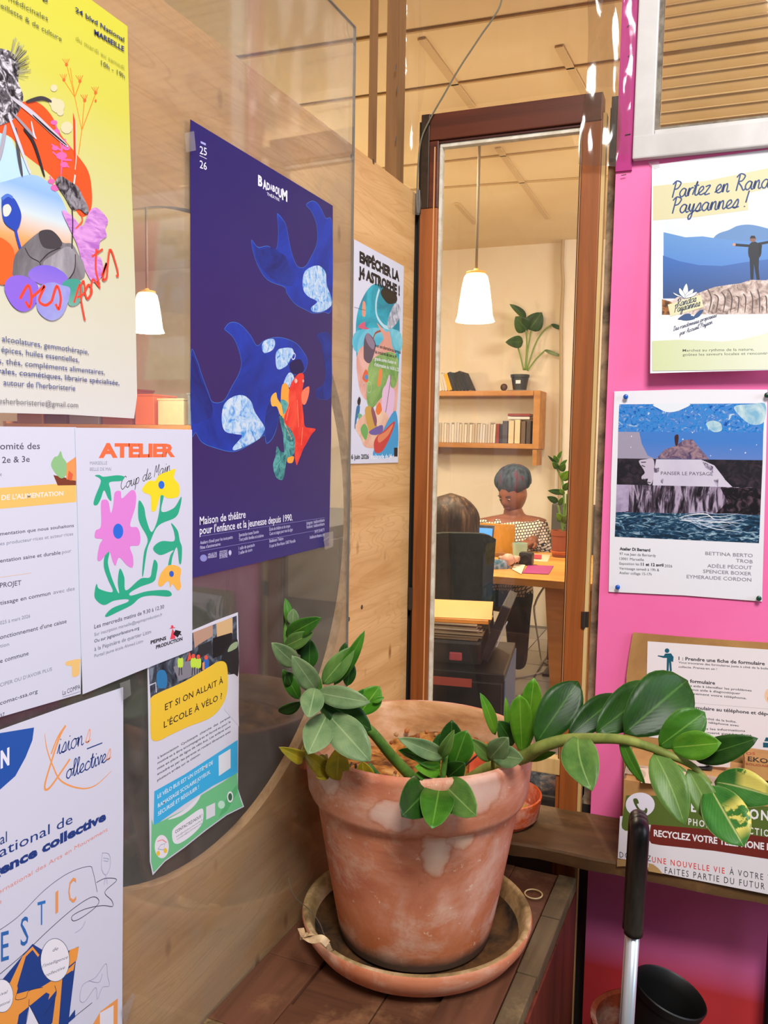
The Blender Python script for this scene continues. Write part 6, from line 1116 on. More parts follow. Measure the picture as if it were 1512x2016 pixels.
film('plastic_film', 'crumpled glossy clear plastic strip stapled down the wooden post left of the door', [(bw(-.072+.03, 2.44, .004), bw(.012, 2.44, .004)), (bw(-.04, 2.33, .004), bw(.005, 2.33, .004)), (bw(-.045, 2.2, .004), bw(.018, 2.21, .006)), (bw(-.04, 2.10, .004), bw(.024, 2.13, .004)), (bw(-.04, 2.0, .004), bw(.006, 2.02, .006)), (bw(-.03, 1.92, .006), bw(.004, 1.90, .006))], 12, .014, 5, clear('gloss_film', (0.97, 0.95, 0.92), 0.03, '#ddd4c8', 0.14, 1.5, 0.3, 25))
film('plastic_film', 'large clear plastic sheet closing the opening above the door', [(bw(-.005, 2.74, -.012), bw(.43, 2.74, -.012)), (bw(-.005, 2.4, -.014), bw(.43, 2.4, -.014)), (bw(-.005, 2.075, -.016), bw(.43, 2.075, -.016))], 30, .006, 9, clear('sheet_film', (0.97, 0.95, 0.92), 0.02, '#ddd0b8', 0.08, 1.35))
film('plastic_film', 'wrinkled clear plastic strip stapled over the magenta post beside the white window', [(bw(.432, 2.40, .0065), bw(.459, 2.40, .0065)), (bw(.434, 2.2, .0065), bw(.459, 2.2, .0065)), (bw(.425, 2.03, .008), bw(.456, 2.03, .007)), (bw(.425, 1.93, .008), bw(.458, 1.925, .008))], 10, .009, 12, clear('gloss_film2', (0.98, 0.96, 0.96), 0.02, '#e8d8e0', 0.14, 1.45, 0.3, 20))
film('plastic_film', 'crumpled clear plastic gathered at the upper door hinge', [(bw(-.006, 1.90, .008), bw(.016, 1.90, .008)), (bw(-.004, 1.87, .010), bw(.02, 1.865, .012)), (bw(.0, 1.845, .008), bw(.014, 1.842, .01))], 8, .012, 21, clear('gloss_film3', (0.9, 0.88, 0.86), 0.10, '#d8d0c4', 0.04, 1.7, 0.3, 25))
for px, py in ((778, 132), (780, 176), (778, 274)):
    q = hit(px, py, (-0.018, 0, 0), V((1, 0, 0))); o = MB().tube([q+V((.002, 0, -.006)), q+V((.002, 0.001, .006))], 0.0009, 6).build('staple', M_STEEL); tag(o, 'small staple in the wooden post left of the door, %s' % {132: 'highest of three', 176: 'middle of three', 274: 'lowest of three'}[py], 'staple', 'staples in the wooden post')
for i, (px, py) in enumerate(((1240, 52), (1242, 110), (1236, 265), (1228, 345))):
    q = hit(px, py, CORNER+BN*.0075, BN); o = MB().tube([q-BD*.005, q+BD*.005+V((0, 0, .001 if i else .009))], 0.0009, 6).build('staple', M_STEEL); tag(o, 'staple in the magenta post, %s from the top' % ('first', 'second', 'third', 'fourth')[i], 'staple', 'staples in the magenta post')
cp = [(990, -20), (985, 10), (968, 40), (950, 65), (930, 95), (912, 122), (893, 153), (872, 190), (848, 232), (829, 275), (823, 330), (821, 385), (822, 420)]
co = MB().tube(crom([hit(x, y, CORNER+BN*(.016+.0*i), BN) for i, (x, y) in enumerate(cp)], 4), 0.0019, 8).build('cord', mat('#6c6250', 0.6), smooth=True); tag(co, 'thin grey cord slanting down across the film to the top left door hinge', 'cord')
def tape(cps, plane, label, off):
    O, A, B, N = plane; q = [hit(x, y, O+N*off, N) for x, y in cps]
    o = mk('sticky_tape', q+[v-N*.0002 for v in q], [(0, 1, 2, 3), (7, 6, 5, 4), (0, 4, 5, 1), (1, 5, 6, 2), (2, 6, 7, 3), (3, 7, 4, 0)], M_TAPE); tag(o, label, 'tape')
tape([(1274, 318), (1296, 315), (1300, 329), (1288, 334)], BACK, 'clear tape at the top left corner of the hiking poster', 0.0045)
tape([(364, 262), (382, 258), (386, 296), (366, 300)], LEFT, 'clear tape at the top left corner of the dark blue poster', 0.0125)
tape([(636, 1050), (656, 1046), (656, 1076), (640, 1082)], LEFT, 'clear tape at the bottom right corner of the dark blue poster', 0.0125)
tape([(236, 1345), (256, 1338), (258, 1368), (240, 1380)], LEFT, 'clear tape at the top right corner of the festival poster', 0.0125)
tape([(238, 1990), (262, 1955), (266, 1962), (246, 2020)], LEFT, 'clear tape on the right edge of the festival poster', 0.0125)
# ================================================================== the office beyond the door
R_H = CAM  # camera only gives the sight lines the sizes were measured from
M_PINE = wood('shelf_pine', '#c98c48', '#a06a30', 'x', 1, 0.5, 10); M_DESK = wood('desk_oak', '#d09a4c', '#a87430', 'x', 1, 0.45, 10)
def obox(name, c, sz, m_, parent=None, ax=None, bev=0.0, label=None): return MB().box(c, sz, ax or (FD, FN, UPV), bev=bev).build(name, m_, parent, label=label)
# pendant lamps
M_SHADE = bpy.data.materials.new('lit_opal_shade'); M_SHADE.use_nodes = True; b_ = M_SHADE.node_tree.nodes['Principled BSDF']; b_.inputs['Base Color'].default_value = (1, .93, .75, 1); b_.inputs['Emission Color'].default_value = (1, .82, .52, 1); b_.inputs['Emission Strength'].default_value = 2.4
def pendant(px, ptop, pbot, depth, wbot, label, pw_=26):
    c = at(px, pbot, depth); zt = at(px, ptop, depth).z; h = zt-c.z; R_ = wbot/2/F*depth; base = V((c.x, c.y, c.z))
    t = empty('pendant_lamp', base, label, 'lamp', 'opal pendant lamps in the office')
    MB().lathe(base, [(R_, 0.0), (R_*.97, h*.04), (R_*.90, h*.12), (R_*.82, h*.4), (R_*.70, h*.75), (R_*.60, h*.93), (R_*.50, h*.98), (R_*.2, h)], 36, closed=True).build('lamp_shade', M_SHADE, t, smooth=True)
    MB().lathe(base, [(R_*.2, h*.985), (R_*.52, h*1.0), (R_*.50, h*1.03), (R_*.15, h*1.06), (0.01, h*1.10)], 24).build('cap', mat('#e0a848', .5), t, smooth=True)
    MB().tube([base+V((0, 0, h*1.05)), V((base.x, base.y, 2.75))], 0.007, 8).build('rod', mat('#8c7c60', .6), t, smooth=True)
    MB().lathe(V((base.x, base.y, 2.75)), [(.02, -.03), (.05, -.01), (.05, 0)], 20).build('ceiling_rose', mat('#c8b890', .6), t)
    l = bpy.data.lights.new('bulb', 'POINT'); l.energy = pw_*1.5; l.color = (1, .80, .52); l.shadow_soft_size = R_*1.0; lo = bpy.data.objects.new('bulb', l); COL.objects.link(lo); lo.parent = t; lo.location = (0, 0, -0.04-R_)
pendant(935, 540, 633, 3.86, 77, 'glowing opal pendant lamp hanging in the office, seen through the door glass')
pendant(290, 577, 654, 4.5, 66, 'glowing opal pendant lamp seen through the round opening between yellow and blue posters', 34)
# wall shelves: uprights, boards
sd = 0.24
def fz(px, py, off=sd): return onfar(px, py, off)
sh_ = empty('wall_shelf', onfar(1000, 878, 0), 'pine two-tier shelf with an end board on the office wall', 'shelf')
A1 = fz(1075, 776); A0 = fz(820, 780); Z1 = (fz(1000, 773)).z; Z2 = fz(1000, 873).z; xr = A1
def along(p_, z): q = V(p_); q.z = z; return q
def shelfboard(pl__, pr__, ztop, th, name='shelf_board', parent=sh_, m_=M_PINE):
    a = along(pl__, ztop-th/2); b = along(pr__, ztop-th/2); c = (a+b)/2-FN*(sd/2); return MB().box(c, ((b-a).length, sd-0.01, th), (FD, FN, UPV), bev=.003).build(name, m_, parent)
TB = 0.035
sl_ = fz(700, 776); shelfboard(sl_, fz(1063, 776), Z1, TB); shelfboard(sl_, fz(1063, 876), Z2, TB)
ux = fz(1069, 800); MB().box(along(ux, (Z1+Z2)/2-TB/2)-FN*sd/2, (0.045, sd-.01, Z1-Z2+TB), (FD, FN, UPV), bev=.002).build('end_board', M_PINE, sh_); 
for px in (858, 1068): q = along(fz(px, 800), Z2-TB-.06)-FN*.10; MB().box(q, (0.03, .19, .11), (FD, FN, UPV)).build('bracket', M_PINE, sh_)
# books
random.seed(11)
BC = ['#cfc4b0', '#d8d0c0', '#c4b8a4', '#e0d8c8', '#bcae98', '#d0c8c0', '#c8b8a8']
def book(c, w_, h, d, col, lean, label, grp):
    t = empty('book', c, label, 'book', grp); ax = (FD*math.cos(lean)-UPV*math.sin(lean), FN, UPV*math.cos(lean)+FD*math.sin(lean))
    mid = c+ax[2]*(h/2)
    MB().box(mid, (w_*.96, d, h), ax, bev=min(.002, w_*.2)).build('cover', mat(col, .6), t)
    MB().box(mid-FN*0.002, (w_*.6, d*.97, h+.0015), ax).build('pages', mat('#e8e0cc', .9), t); return t
ORD = ['first', 'second', 'third', 'fourth', 'fifth', 'sixth', 'seventh', 'eighth', 'ninth', 'tenth', 'eleventh', 'twelfth', 'thirteenth', 'fourteenth', 'fifteenth', 'sixteenth', 'seventeenth', 'eighteenth', 'nineteenth', 'twentieth', 'twenty-first', 'twenty-second', 'twenty-third', 'twenty-fourth', 'twenty-fifth', 'twenty-sixth', 'twenty-seventh']
def frow(x0, x1, z, n, hpx, cols, lean0, lean1, lab, grp, off=sd-.03):
    a = along(onfar(x0, 800, off), z); b = along(onfar(x1, 800, off), z); L__ = (b-a).length
    for i in range(n):
        t_ = (i+.5)/n; h = hpx/F*5.5*random.uniform(.92, 1.03); w_ = L__/n*.92; ln = lean0+(lean1-lean0)*t_
        book(a.lerp(b, t_)-FN*.07+V((0, 0, w_*abs(math.sin(ln))*.5+.001)), w_, h, .14, cols(i) if callable(cols) else random.choice(cols), ln, lab if n == 1 else lab+', '+ORD[i]+' from the left', grp)
frow(858, 990, Z2, 27, 42, BC, 0.0, 0.03, 'pale thin paperback in the long row on the lower office shelf', 'pale paperbacks on the lower shelf')
for i, (x, col, h, lab) in enumerate(((994, '#8c3024', 42, 'thin dark red book at the end of the pale row on the lower shelf'), (1001, '#242230', 42, 'black book right of the thin red book on the lower shelf'))):
    frow(x-3.5, x+4, Z2, 1, h, [col], 0, 0, lab, None)
for (x0, x1, col, lab) in ((1003, 1014, '#4a4450', 'dark grey book beside the two cream volumes, lower shelf'), (1014.5, 1026, '#d8c49a', 'thick cream volume on the lower shelf, left of two'), (1026.5, 1038, '#dcc9a0', 'thick cream volume on the lower shelf, right of two'), (1039, 1048, '#6c5440', 'brown speckled book on the lower shelf'), (1049, 1058, '#4a3c34', 'dark brown book against the shelf end board')):
    frow(x0, x1, Z2, 1, 49, [col], 0, 0, lab, None)
for k, (zz, col, lab) in enumerate(((0.0, '#e0d8d0', 'white book lying flat on the upright books, lower shelf'), (0.022, '#8c3430', 'dark red book lying topmost on the upright books, lower shelf'))):
    c = along(onfar(1034, 800, sd-.03), Z2+49/F*5.5*1.035+zz)-FN*.07; t = empty('book', c, lab, 'book'); MB().box(c+V((0, 0, .010)), (.155, .14, .018), (FD, FN, UPV), bev=.002).build('cover', mat(col, .6), t); MB().box(c+V((0, 0, .010)), (.1555, .136, .012), (FD, FN, UPV)).build('pages', mat('#e8e0cc', .9), t)
frow(860, 897, Z1, 7, 40, BC, -.12, -.25, 'pale leaning paperback at the left of the upper office shelf', 'pale leaning books on the upper shelf')
frow(897, 906, Z1, 1, 40, ['#e0a818'], -.33, -.33, 'yellow book leaning beside the black books, upper shelf', None)
frow(908, 942, Z1, 5, 43, ['#16161a'], -.38, -.45, 'black book leaning in the group on the upper office shelf', 'black leaning books on the upper shelf')
def pot_simple(name, c, r0, r1, h, m_, parent, lip=.1): return autosmooth(MB().lathe(c, [(r0*.9, 0), (r0, .004), (r1*.93, h*.80), (r1, h*.82), (r1*1.02, h), (r1*.9, h), (r1*.85, h*.85), (0, h*.85)], 28).build(name, m_, parent))
# leafy pot on the upper shelf
pc = along(onfar(1031, 760, sd*.55), Z1+.006); pp = empty('potted_plant', pc, 'heart leaved plant in a black nursery pot on the upper office shelf', 'potted plant')
D_ = (pc-CAM).dot(_f); pot_simple('pot', pc, .047, .066, .112, mat('#23262b', .5), pp)
MB().lathe(pc-V((0, 0, .006)), [(.05, 0), (.085, .003), (.088, .006), (0, .006)], 24).build('saucer', mat('#c8c0b8', .5), pp)
lb = pc+V((0, 0, .058))+FN*.057; MB().box(lb, (.034, .003, .024), (FD, FN, UPV)).build('sticker', mat('#e0e0e0', .5), pp, label='white label')
c3_ = lambda x, y, d=0: (840+x/4.032, 260+y/4.032, D_+d)
for q in (((780, 1890), (795, 1700), (785, 1560), (755, 1450)), ((790, 1890), (800, 1750), (828, 1580)), ((770, 1890), (745, 1780), (722, 1700)), ((795, 1890), (860, 1690), (920, 1590), (985, 1535)), ((800, 1895), (870, 1800), (938, 1735))):
    stem([c3_(x, y) for x, y in q], 0.0055, mat('#6c8c2c', .5), parent=pp)
for b0_, t0_, w_, kk, rr in (((790, 1470, 0), (660, 1365, -.08), 60, 'd', .3), ((800, 1575, 0), (705, 1465, -.05), 92, 'd', 0), ((812, 1570, 0), (915, 1432, -.06), 100, 'd', 0), ((765, 1665, 0), (628, 1668, -.08), 66, 'd', 0), ((985, 1525, 0), (1125, 1578, -.08), 34, 'd', .2), ((935, 1728, 0), (1085, 1785, -.06), 32, 'p', .2)):
    leaf(c3_(*b0_), c3_(*t0_), w_/4.032*1.5 if w_ > 60 else w_/4.032, kk, pp, roll=rr, nu=4, nv=8, fat=.35)
wd_ = along(onfar(1001, 765, sd*.6), Z1); o = MB().ball(wd_+V((0, 0, .03)), .026, 8).tube([wd_, wd_+V((0, 0, .03))], .012, 8).build('wooden_knob', mat('#4c2c1c', .6), smooth=True); tag(o, 'small brown knob ornament on the upper shelf left of the potted plant', 'ornament')
# desk with its slanted end panel
DZ = 0.74
def dz_(px, py, z=DZ): return hz(px, py, z)
d_fl = dz_(905, 1137); d_fr = dz_(1130, 1137); d_bl = dz_(905, 1062); d_br = dz_(1130, 1062)
dk = empty('desk', (d_fr+d_bl)/2-V((0, 0, DZ)), 'light wood desk with a sloped end panel in the office', 'desk')
def prism(name, top, th, m_, parent, label=None): return slabq(name, top, th, UPV, m_, parent, label)
ddir = FD; ddep = V((-FD.y, FD.x, 0)); o0 = dz_(1000, 1137); rgt = o0+ddir*0.62; lft = o0-ddir*0.75; dep = 0.95
prism('desk_top', (lft, rgt, rgt+ddep*dep, lft+ddep*dep), .032, M_DESK, dk)
q0 = dz_(1073, 1140); q1_ = at(1103, 1395, (q0-CAM).dot(_f)); zb = q1_.z
pt = [q0-V((0, 0, .032)), q0+ddir*.24-V((0, 0, .032)), V((q0.x+.30, q0.y, max(0.0, zb))), V((q0.x+.06, q0.y, 0))]
pt[2].z = 0; vs = pt+[v+ddep*.03 for v in pt]; mk('end_panel', vs, [(0, 3, 2, 1), (4, 5, 6, 7), (0, 1, 5, 4), (1, 2, 6, 5), (2, 3, 7, 6), (3, 0, 4, 7)], M_DESK, dk)
for q in (lft+ddir*.05+ddep*.05, lft+ddir*.05+ddep*(dep-.05), rgt-ddir*.05+ddep*(dep-.05)): MB().box(V((q.x, q.y, (DZ-.032)/2)), (.04, .04, DZ-.032), (ddir, ddep, UPV)).build('leg', M_DESK, dk)
def ond(px, py): return hz(px, py, DZ)
# orange privacy board, laptop, cup, speaker, papers
c = ond(967, 1094); W__ = 92/F*(c-CAM).dot(_f); H__ = 64/F*(c-CAM).dot(_f)
oo = empty('desk_divider', c, 'amber brown board standing on the desk between the two people', 'divider'); MB().box(c+V((0, 0, H__/2)), (W__, .012, H__), (ddir, ddep, UPV), bev=.003).build('board', mottled('amber_board', [(.35, '#a87420'), (.65, '#c8903c')], 5, .3), oo)
MB().box(c+V((0, 0, .012))+ddep*.0, (W__*.8, .07, .022), (ddir, ddep, UPV), bev=.004).build('foot', mat('#8a5c28', .5), oo)
c = ond(945, 1112); lp = empty('laptop', c, 'open laptop with a blue lit screen in front of the seated person with long hair', 'laptop'); up_ = (UPV*.97+ddep*.26).normalized()
wlp = 44/F*(c-CAM).dot(_f); MB().box(c+up_*.10, (wlp, .008, .20), (ddir, up_.cross(ddir), up_), bev=.003).build('lid', mat('#3c3e44', .4), lp); MB().box(c+up_*.10-ddep*.006, (wlp*.88, .002, .17), (ddir, up_.cross(ddir), up_)).build('screen', mat('#4c8ce0', .3, emit=0.8), lp); MB().box(c-ddep*.10+V((0, 0, .008)), (wlp, .2, .014), (ddir, ddep, UPV), bev=.003).build('base', mat('#5c5e64', .4), lp)
c = ond(1023, 1101); h_ = 32/F*(c-CAM).dot(_f); autosmooth(MB().lathe(c, [(.030, 0), (.036, .004), (.040, h_), (.037, h_), (.033, .01), (0, .01)], 24).build('tumbler', mat('#9cb8a4', .2)))
tag(bpy.data.objects['tumbler'], 'pale green tumbler on the desk beside the black speaker', 'cup')
c = ond(1036, 1112); spk = empty('speaker', c, 'small dark cube speaker on the desk in front of the green tumbler', 'speaker'); MB().box(c+V((0, 0, .032)), (.066, .06, .062), (ddir, ddep, UPV), bev=.008).build('body', mat('#22242a', .4), spk); MB().lathe(c+V((0, 0, .032))-ddep*.031, [(.024, 0), (.022, .003), (0, .001)], 20, axis=(ddir, UPV, -ddep)).build('cone', mat('#0c0c0e', .6), spk)
def sheet(pts, col, name, label, lift, grp=None): q = [hz(x, y, DZ+lift) for x, y in pts]; o = slabq(name, q, .0015, UPV, mat(col, .5), None); tag(o, label, 'paper', grp)
sheet(((1028, 1128), (1080, 1130), (1090, 1114), (1040, 1112)), '#a03c78', 'magazine', 'magenta magazine lying near the front edge of the desk', .003); sheet(((1008, 1120), (1026, 1130), (1034, 1112), (1014, 1108)), '#e0d0b8', 'paper_sheet', 'cream sheet of paper left of the magenta magazine', .0045); sheet(((1046, 1104), (1078, 1106), (1084, 1092), (1052, 1090)), '#e0c0a0', 'paper_sheet', 'pale sheet of paper behind the magenta magazine', .002); sheet(((1040, 1098), (1066, 1100), (1066, 1092), (1044, 1091)), '#b83a48', 'notebook', 'small red notebook on the desk beside the dark speaker', .006)
# plant at the right of the desk
pc2 = ond(1103, 1096); p2_ = empty('potted_plant', pc2, 'tall leafy plant in a clay pot at the right end of the office desk', 'potted plant'); D2 = (pc2-CAM).dot(_f); s_ = D2/F
pot_simple('pot', pc2, 16*s_, 20*s_, 52*s_, mat('#8a4424', .7), p2_); pot_simple('saucer', pc2-V((0, 0, 0.0)), 14*s_, 20*s_, 12*s_, mat('#c06a34', .7), p2_)
c4_ = lambda x, y, d=0: (840+x/4.447, 680+y/4.447, D2+d)
for q in (((1195, 1640), (1200, 1400), (1190, 1200), (1140, 1060), (1170, 960)), ((1195, 1640), (1170, 1500), (1150, 1400)), ((1200, 1600), (1225, 1400), (1230, 1300))): stem([c4_(x, y) for x, y in q], .006, mat('#5c7c34', .5), parent=p2_)
for b0_, t0_, w_, kk in (((1145, 990, 0), (1185, 922, -.05), 26, 'b'), ((1140, 1040, 0), (1062, 965, -.05), 22, 'd'), ((1150, 1030, 0), (1112, 962, -.04), 40, 'b'), ((1150, 1080, 0), (1102, 1020, -.05), 44, 'g'), ((1165, 1060, 0), (1230, 1000, -.04), 30, 'g'), ((1165, 1095, 0), (1215, 1040, -.05), 60, 'g'), ((1182, 1180, 0), (1245, 1100, -.05), 74, 'b'), ((1200, 1270, 0), (1240, 1200, -.04), 50, 'g'), ((1195, 1290, 0), (1063, 1272, -.06), 46, 'd'), ((1150, 1370, 0), (1055, 1325, -.05), 50, 'd'), ((1200, 1310, 0), (1165, 1255, -.03), 40, 'b'), ((1160, 1400, 0), (1190, 1330, -.03), 40, 'g'), ((1190, 1540, 0), (1140, 1470, -.04), 60, 'b'), ((1195, 1560, 0), (1240, 1480, -.04), 50, 'o')):
    leaf(c4_(*b0_), c4_(*t0_), w_/4.447*1.15, kk, p2_, nu=4, nv=8)
# tall cabinet behind the desk (grey screen back)
c = hz(1090, 1100, 0.74); scn = empty('office_screen', V((c.x+.18, c.y+.55, 0)), 'dark grey fabric office screen behind the seated person in the knitted top', 'screen'); zt_ = at(1075, 990, (c-CAM).dot(_f)+.6).z; MB().box(V((c.x+.18, c.y+.55, zt_/2+.03)), (.62, .04, zt_-.05), (ddir, ddep, UPV), bev=.01).build('panel', mat('#4a4640', .8), scn)
for s__ in (-.28, .28): MB().box(V((c.x+.18, c.y+.55, .012))+ddir*s__, (.04, .4, .024), (ddir, ddep, UPV)).build('foot', M_BLACK, scn)
# power strip and cables
cb1 = MB(); cpts = [at(1112, 1128, 3.95), at(1095, 1138, 3.93), at(1078, 1148, 3.92), at(1062, 1170, 3.9), at(1054, 1188, 3.9), at(1052, 1205, 3.92)]
cpts += [hz(1060, 1262, .2), hz(1066, 1300, .012), hz(1080, 1330, .012), hz(1100, 1322, .012)]; cb1.tube(crom(cpts, 5), .005, 6); tag(cb1.build('cable', mat('#d8d4d0', .5), smooth=True), 'white cable hanging off the front edge of the desk to the floor', 'cable')
cb2 = MB(); cb2.tube(crom([hz(1012, 1335, .012), hz(1040, 1330, .012), hz(1075, 1322, .012), hz(1110, 1310, .012)], 5), .006, 6); tag(cb2.build('cable', mat('#c8c4be', .5), smooth=True), 'white cable running along the office floor behind the cabinet', 'cable')
cb3 = MB(); cb3.tube(crom([hz(1092, 1270, .012), hz(1072, 1300, .012), hz(1050, 1335, .012), hz(1030, 1365, .012), hz(1010, 1400, .012)], 5), .005, 6); tag(cb3.build('cable', mat('#3c2c24', .5), smooth=True), 'thin dark cable snaking along the office floor towards the door', 'cable')
cr = hz(1092, 1308, 0.006); rg = MB(); rg.tube([cr+V((.055*math.cos(a/20*2*math.pi), .055*math.sin(a/20*2*math.pi), .008)) for a in range(21)], .009, 8, cap=False); tag(rg.build('tape_roll', mat('#8c8478', .5), smooth=True), 'grey ring lying on the office floor beside the desk panel', 'ring')
# drawer cabinet with folders behind the door glass
KZ = 0.66; kb = hz(1015, 1262, KZ); kf = hz(993, 1325, KZ); kd = (kb-kf); kd.z = 0; kl = kd.length; kd.normalize(); kw = V((kd.y, -kd.x, 0)); 
if kl < .25: kl = .42
kf0 = V((kf.x, kf.y, 0)); W_ = 0.42
KC = kf0+kd*kl/2-kw*W_/2
kc = empty('drawer_cabinet', KC, 'black lockable drawer cabinet with grey side just behind the glazed door', 'cabinet')
kax = (kw, kd, UPV); MB().box(KC+V((0, 0, KZ/2)), (W_, kl, KZ-.01), kax, bev=.004).build('carcass', mat('#14161a', .35), kc)
MB().box(KC+kw*(W_/2+.002)+V((0, 0, KZ/2-.01)), (.003, kl-.004, KZ-.03), kax).build('side_panel', mat('#4e6e98', .4), kc, label='blue grey side panel')
for z0, z1 in ((.03, .33), (.34, KZ-.03)): 
    dd = MB().box(KC-kd*(kl/2+.008)+V((0, 0, (z0+z1)/2)), (W_-.01, .015, z1-z0), kax, bev=.003).build('drawer', mat('#101114', .4), kc)
lk = KC-kd*(kl/2+.016)+kw*(W_/2-.075)+V((0, 0, .50)); MB().lathe(lk, [(.013, 0), (.013, .003), (.009, .005), (0, .005)], 20, axis=(kw, UPV, -kd)).build('lock', M_STEEL, kc)
MB().box(KC-kd*(kl/2+.0165)+kw*(W_/2-.16)+V((0, 0, KZ-.035)), (.13, .001, .026), kax).build('sticker', mat('#a84838', .6), kc, label='torn red sticker')
# stacks on the cabinet
kt = KC+V((0, 0, KZ)); fl_ = at(906, 1300, (KC-CAM).dot(_f)-.1)
fs_ = empty('paper_stack', kt-kw*.02, 'thick stack of old paper files under an orange folder on the black cabinet', 'papers')
random.seed(4)
hh_ = 0.0; nlev = 9; top_z = at(900, 1200, (KC-CAM).dot(_f)).z-KZ
def layer(z, th, w_, d_, m_, nm, dx, dy, rot, parent, label=None):
    ca, sa = math.cos(rot), math.sin(rot); ax = (kw*ca+kd*sa, kd*ca-kw*sa, UPV); return MB().box(kt-kw*.030+kw*dx+kd*dy+V((0, 0, z+th/2)), (w_, d_, th), ax, bev=th*.15).build(nm, m_, parent, label=label)
blk_h = 0.075
bf = empty('binder', kt, 'black box binder lying on the cabinet under the paper stack', 'binder'); layer(.001, blk_h, .32, .31, mat('#121316', .4), 'body', 0, 0, .03, bf); layer(.012, .026, .04, .3105, mat('#b0444c', .6), 'tag', .08, -.001, .03, bf, 'torn pink tag')
z = blk_h+.002; rest = max(.05, top_z-.012-z)
for k in range(12):
    th = rest/12; layer(z, th*.96, .315+random.uniform(-.01, .012), .29+random.uniform(-.01, .01), mat(random.choice(['#a08c68', '#8c7854', '#b8a888', '#7c6848', '#d0c4a8']), .8), 'file', random.uniform(-.008, .008), random.uniform(-.008, .008), random.uniform(-.03, .03), fs_); z += th
of = empty('folder', kt+V((0, 0, z)), 'orange folder lying on top of the paper stack on the cabinet', 'folder'); layer(z+.001, .012, .345, .30, mat('#f0a03c', .5), 'cover', .0, 0, .06, of); layer(z+.0135, .002, .335, .29, mat('#f2a848', .5), 'flap', .01, .0, .09, of)
b3 = empty('binder', kt+kw*.15, 'black ring binder leaning on the right side of the paper stack on the cabinet', 'binder'); ln = .36; ax = (kw*math.cos(ln)-UPV*math.sin(ln), kd, UPV*math.cos(ln)+kw*math.sin(ln)); MB().box(kt+kw*.172+V((0, 0, .100)), (.028, .27, .185), ax, bev=.004).build('cover', mat('#24262c', .4), b3); MB().box(kt+kw*.189-kd*.09+V((0, 0, .090)), (.003, .04, .08), ax).build('spine_label', mat('#c8d8ec', .5), b3)
# office chair with its back to us
CHD = 3.62
def person_chair(bx0, bx1, ytop, ybot, depth, name, label):
    a = at(bx0, ytop, depth); b = at(bx1, ytop, depth); zt = (a.z+b.z)/2; zb = at(bx1, ybot, depth).z; r = (b-a); r.z = 0; w_ = r.length; r.normalize(); n_ = V((-r.y, r.x, 0)); c = (a+b)/2
    t = empty('office_chair', V((c.x, c.y, 0)), label, 'chair'); g = MB(); nn_ = 12; H_ = zt-zb; vs = []
    for i in range(nn_+1):
        u = i/nn_*2-1; zc = zt-0.03*abs(u)**4
        for (dz, dn) in ((0, 0), (0, .05)): vs += [V((c.x, c.y, 0))+r*(u*w_/2)+n_*(dn+.05*u*u-.0)+V((0, 0, zc)), V((c.x, c.y, 0))+r*(u*w_/2*.92)+n_*(dn+.05*u*u)+V((0, 0, zb))]
    fs = []
    for i in range(nn_):
        k_ = i*4; m__ = k_+4; fs += [(k_, k_+1, m__+1, m__), (k_+2, m__+2, m__+3, k_+3), (k_, m__, m__+2, k_+2), (k_+1, k_+3, m__+3, m__+1)]
    fs += [(0, 2, 3, 1), (nn_*4, nn_*4+1, nn_*4+3, nn_*4+2)]
    o = mk('backrest', vs, fs, mottled('chair_fabric', [(.4, '#0f1411'), (.6, '#1a201c')], 30, .8), t)
    s0 = V((c.x, c.y, .47))+n_*.28; MB().box(s0, (w_*.98, .46, .07), (r, n_, UPV), bev=.03).build('seat', mat('#121413', .8), t); MB().tube([V((c.x, c.y, zb+.08))+n_*.03, V((c.x, c.y, .42))+n_*.06, s0], .02, 8).build('back_support', M_BLACK, t); MB().tube([V((s0.x, s0.y, .44)), V((s0.x, s0.y, .1))], .028, 12).build('gas_column', M_BLACK, t)
    for k in range(5):
        an = k*2*math.pi/5+.35; e = V((s0.x+.27*math.cos(an), s0.y+.27*math.sin(an), .075)); MB().tube([V((s0.x, s0.y, .11)), e], [.026, .016], 8).build('base_arm', mat('#1c1816', .4), t); MB().lathe(e-V((0, 0, .047)), [(.012, -.02), (.028, -.018), (.028, .018), (.012, .02)], 14, axis=(UPV, V((math.cos(an), math.sin(an), 0)), V((-math.sin(an), math.cos(an), 0)))).build('caster', M_BLACK, t)
    return t, c, r, n_
ch, cc_, cr_, cn_ = person_chair(838, 980, 1050, 1192, CHD, 'office_chair', 'black high-backed office chair seen from behind in front of the desk')
# ---- people
def skin_body(name, joints, edges, m_, parent, sub=2, root=0):
    me = bpy.data.meshes.new(name); me.from_pydata([tuple(j[0]) for j in joints], edges, [])
    o = bpy.data.objects.new('tmp', me); COL.objects.link(o); o.modifiers.new('k', 'SKIN').use_smooth_shade = True; s__ = o.modifiers.new('u', 'SUBSURF'); s__.levels = sub; s__.render_levels = sub
    for i, j in enumerate(joints):
        r_ = j[1]; me.skin_vertices[0].data[i].radius = (r_, r_) if not isinstance(r_, tuple) else r_; me.skin_vertices[0].data[i].use_root = (i == root)
    dg = bpy.context.evaluated_depsgraph_get(); dg.update(); m2 = bpy.data.meshes.new_from_object(o.evaluated_get(dg)); bpy.data.objects.remove(o)
    vs = [v.co.copy() for v in m2.vertices]; fs = [tuple(p_.vertices) for p_ in m2.polygons]
    return mk(name, vs, fs, m_, parent, smooth=True)
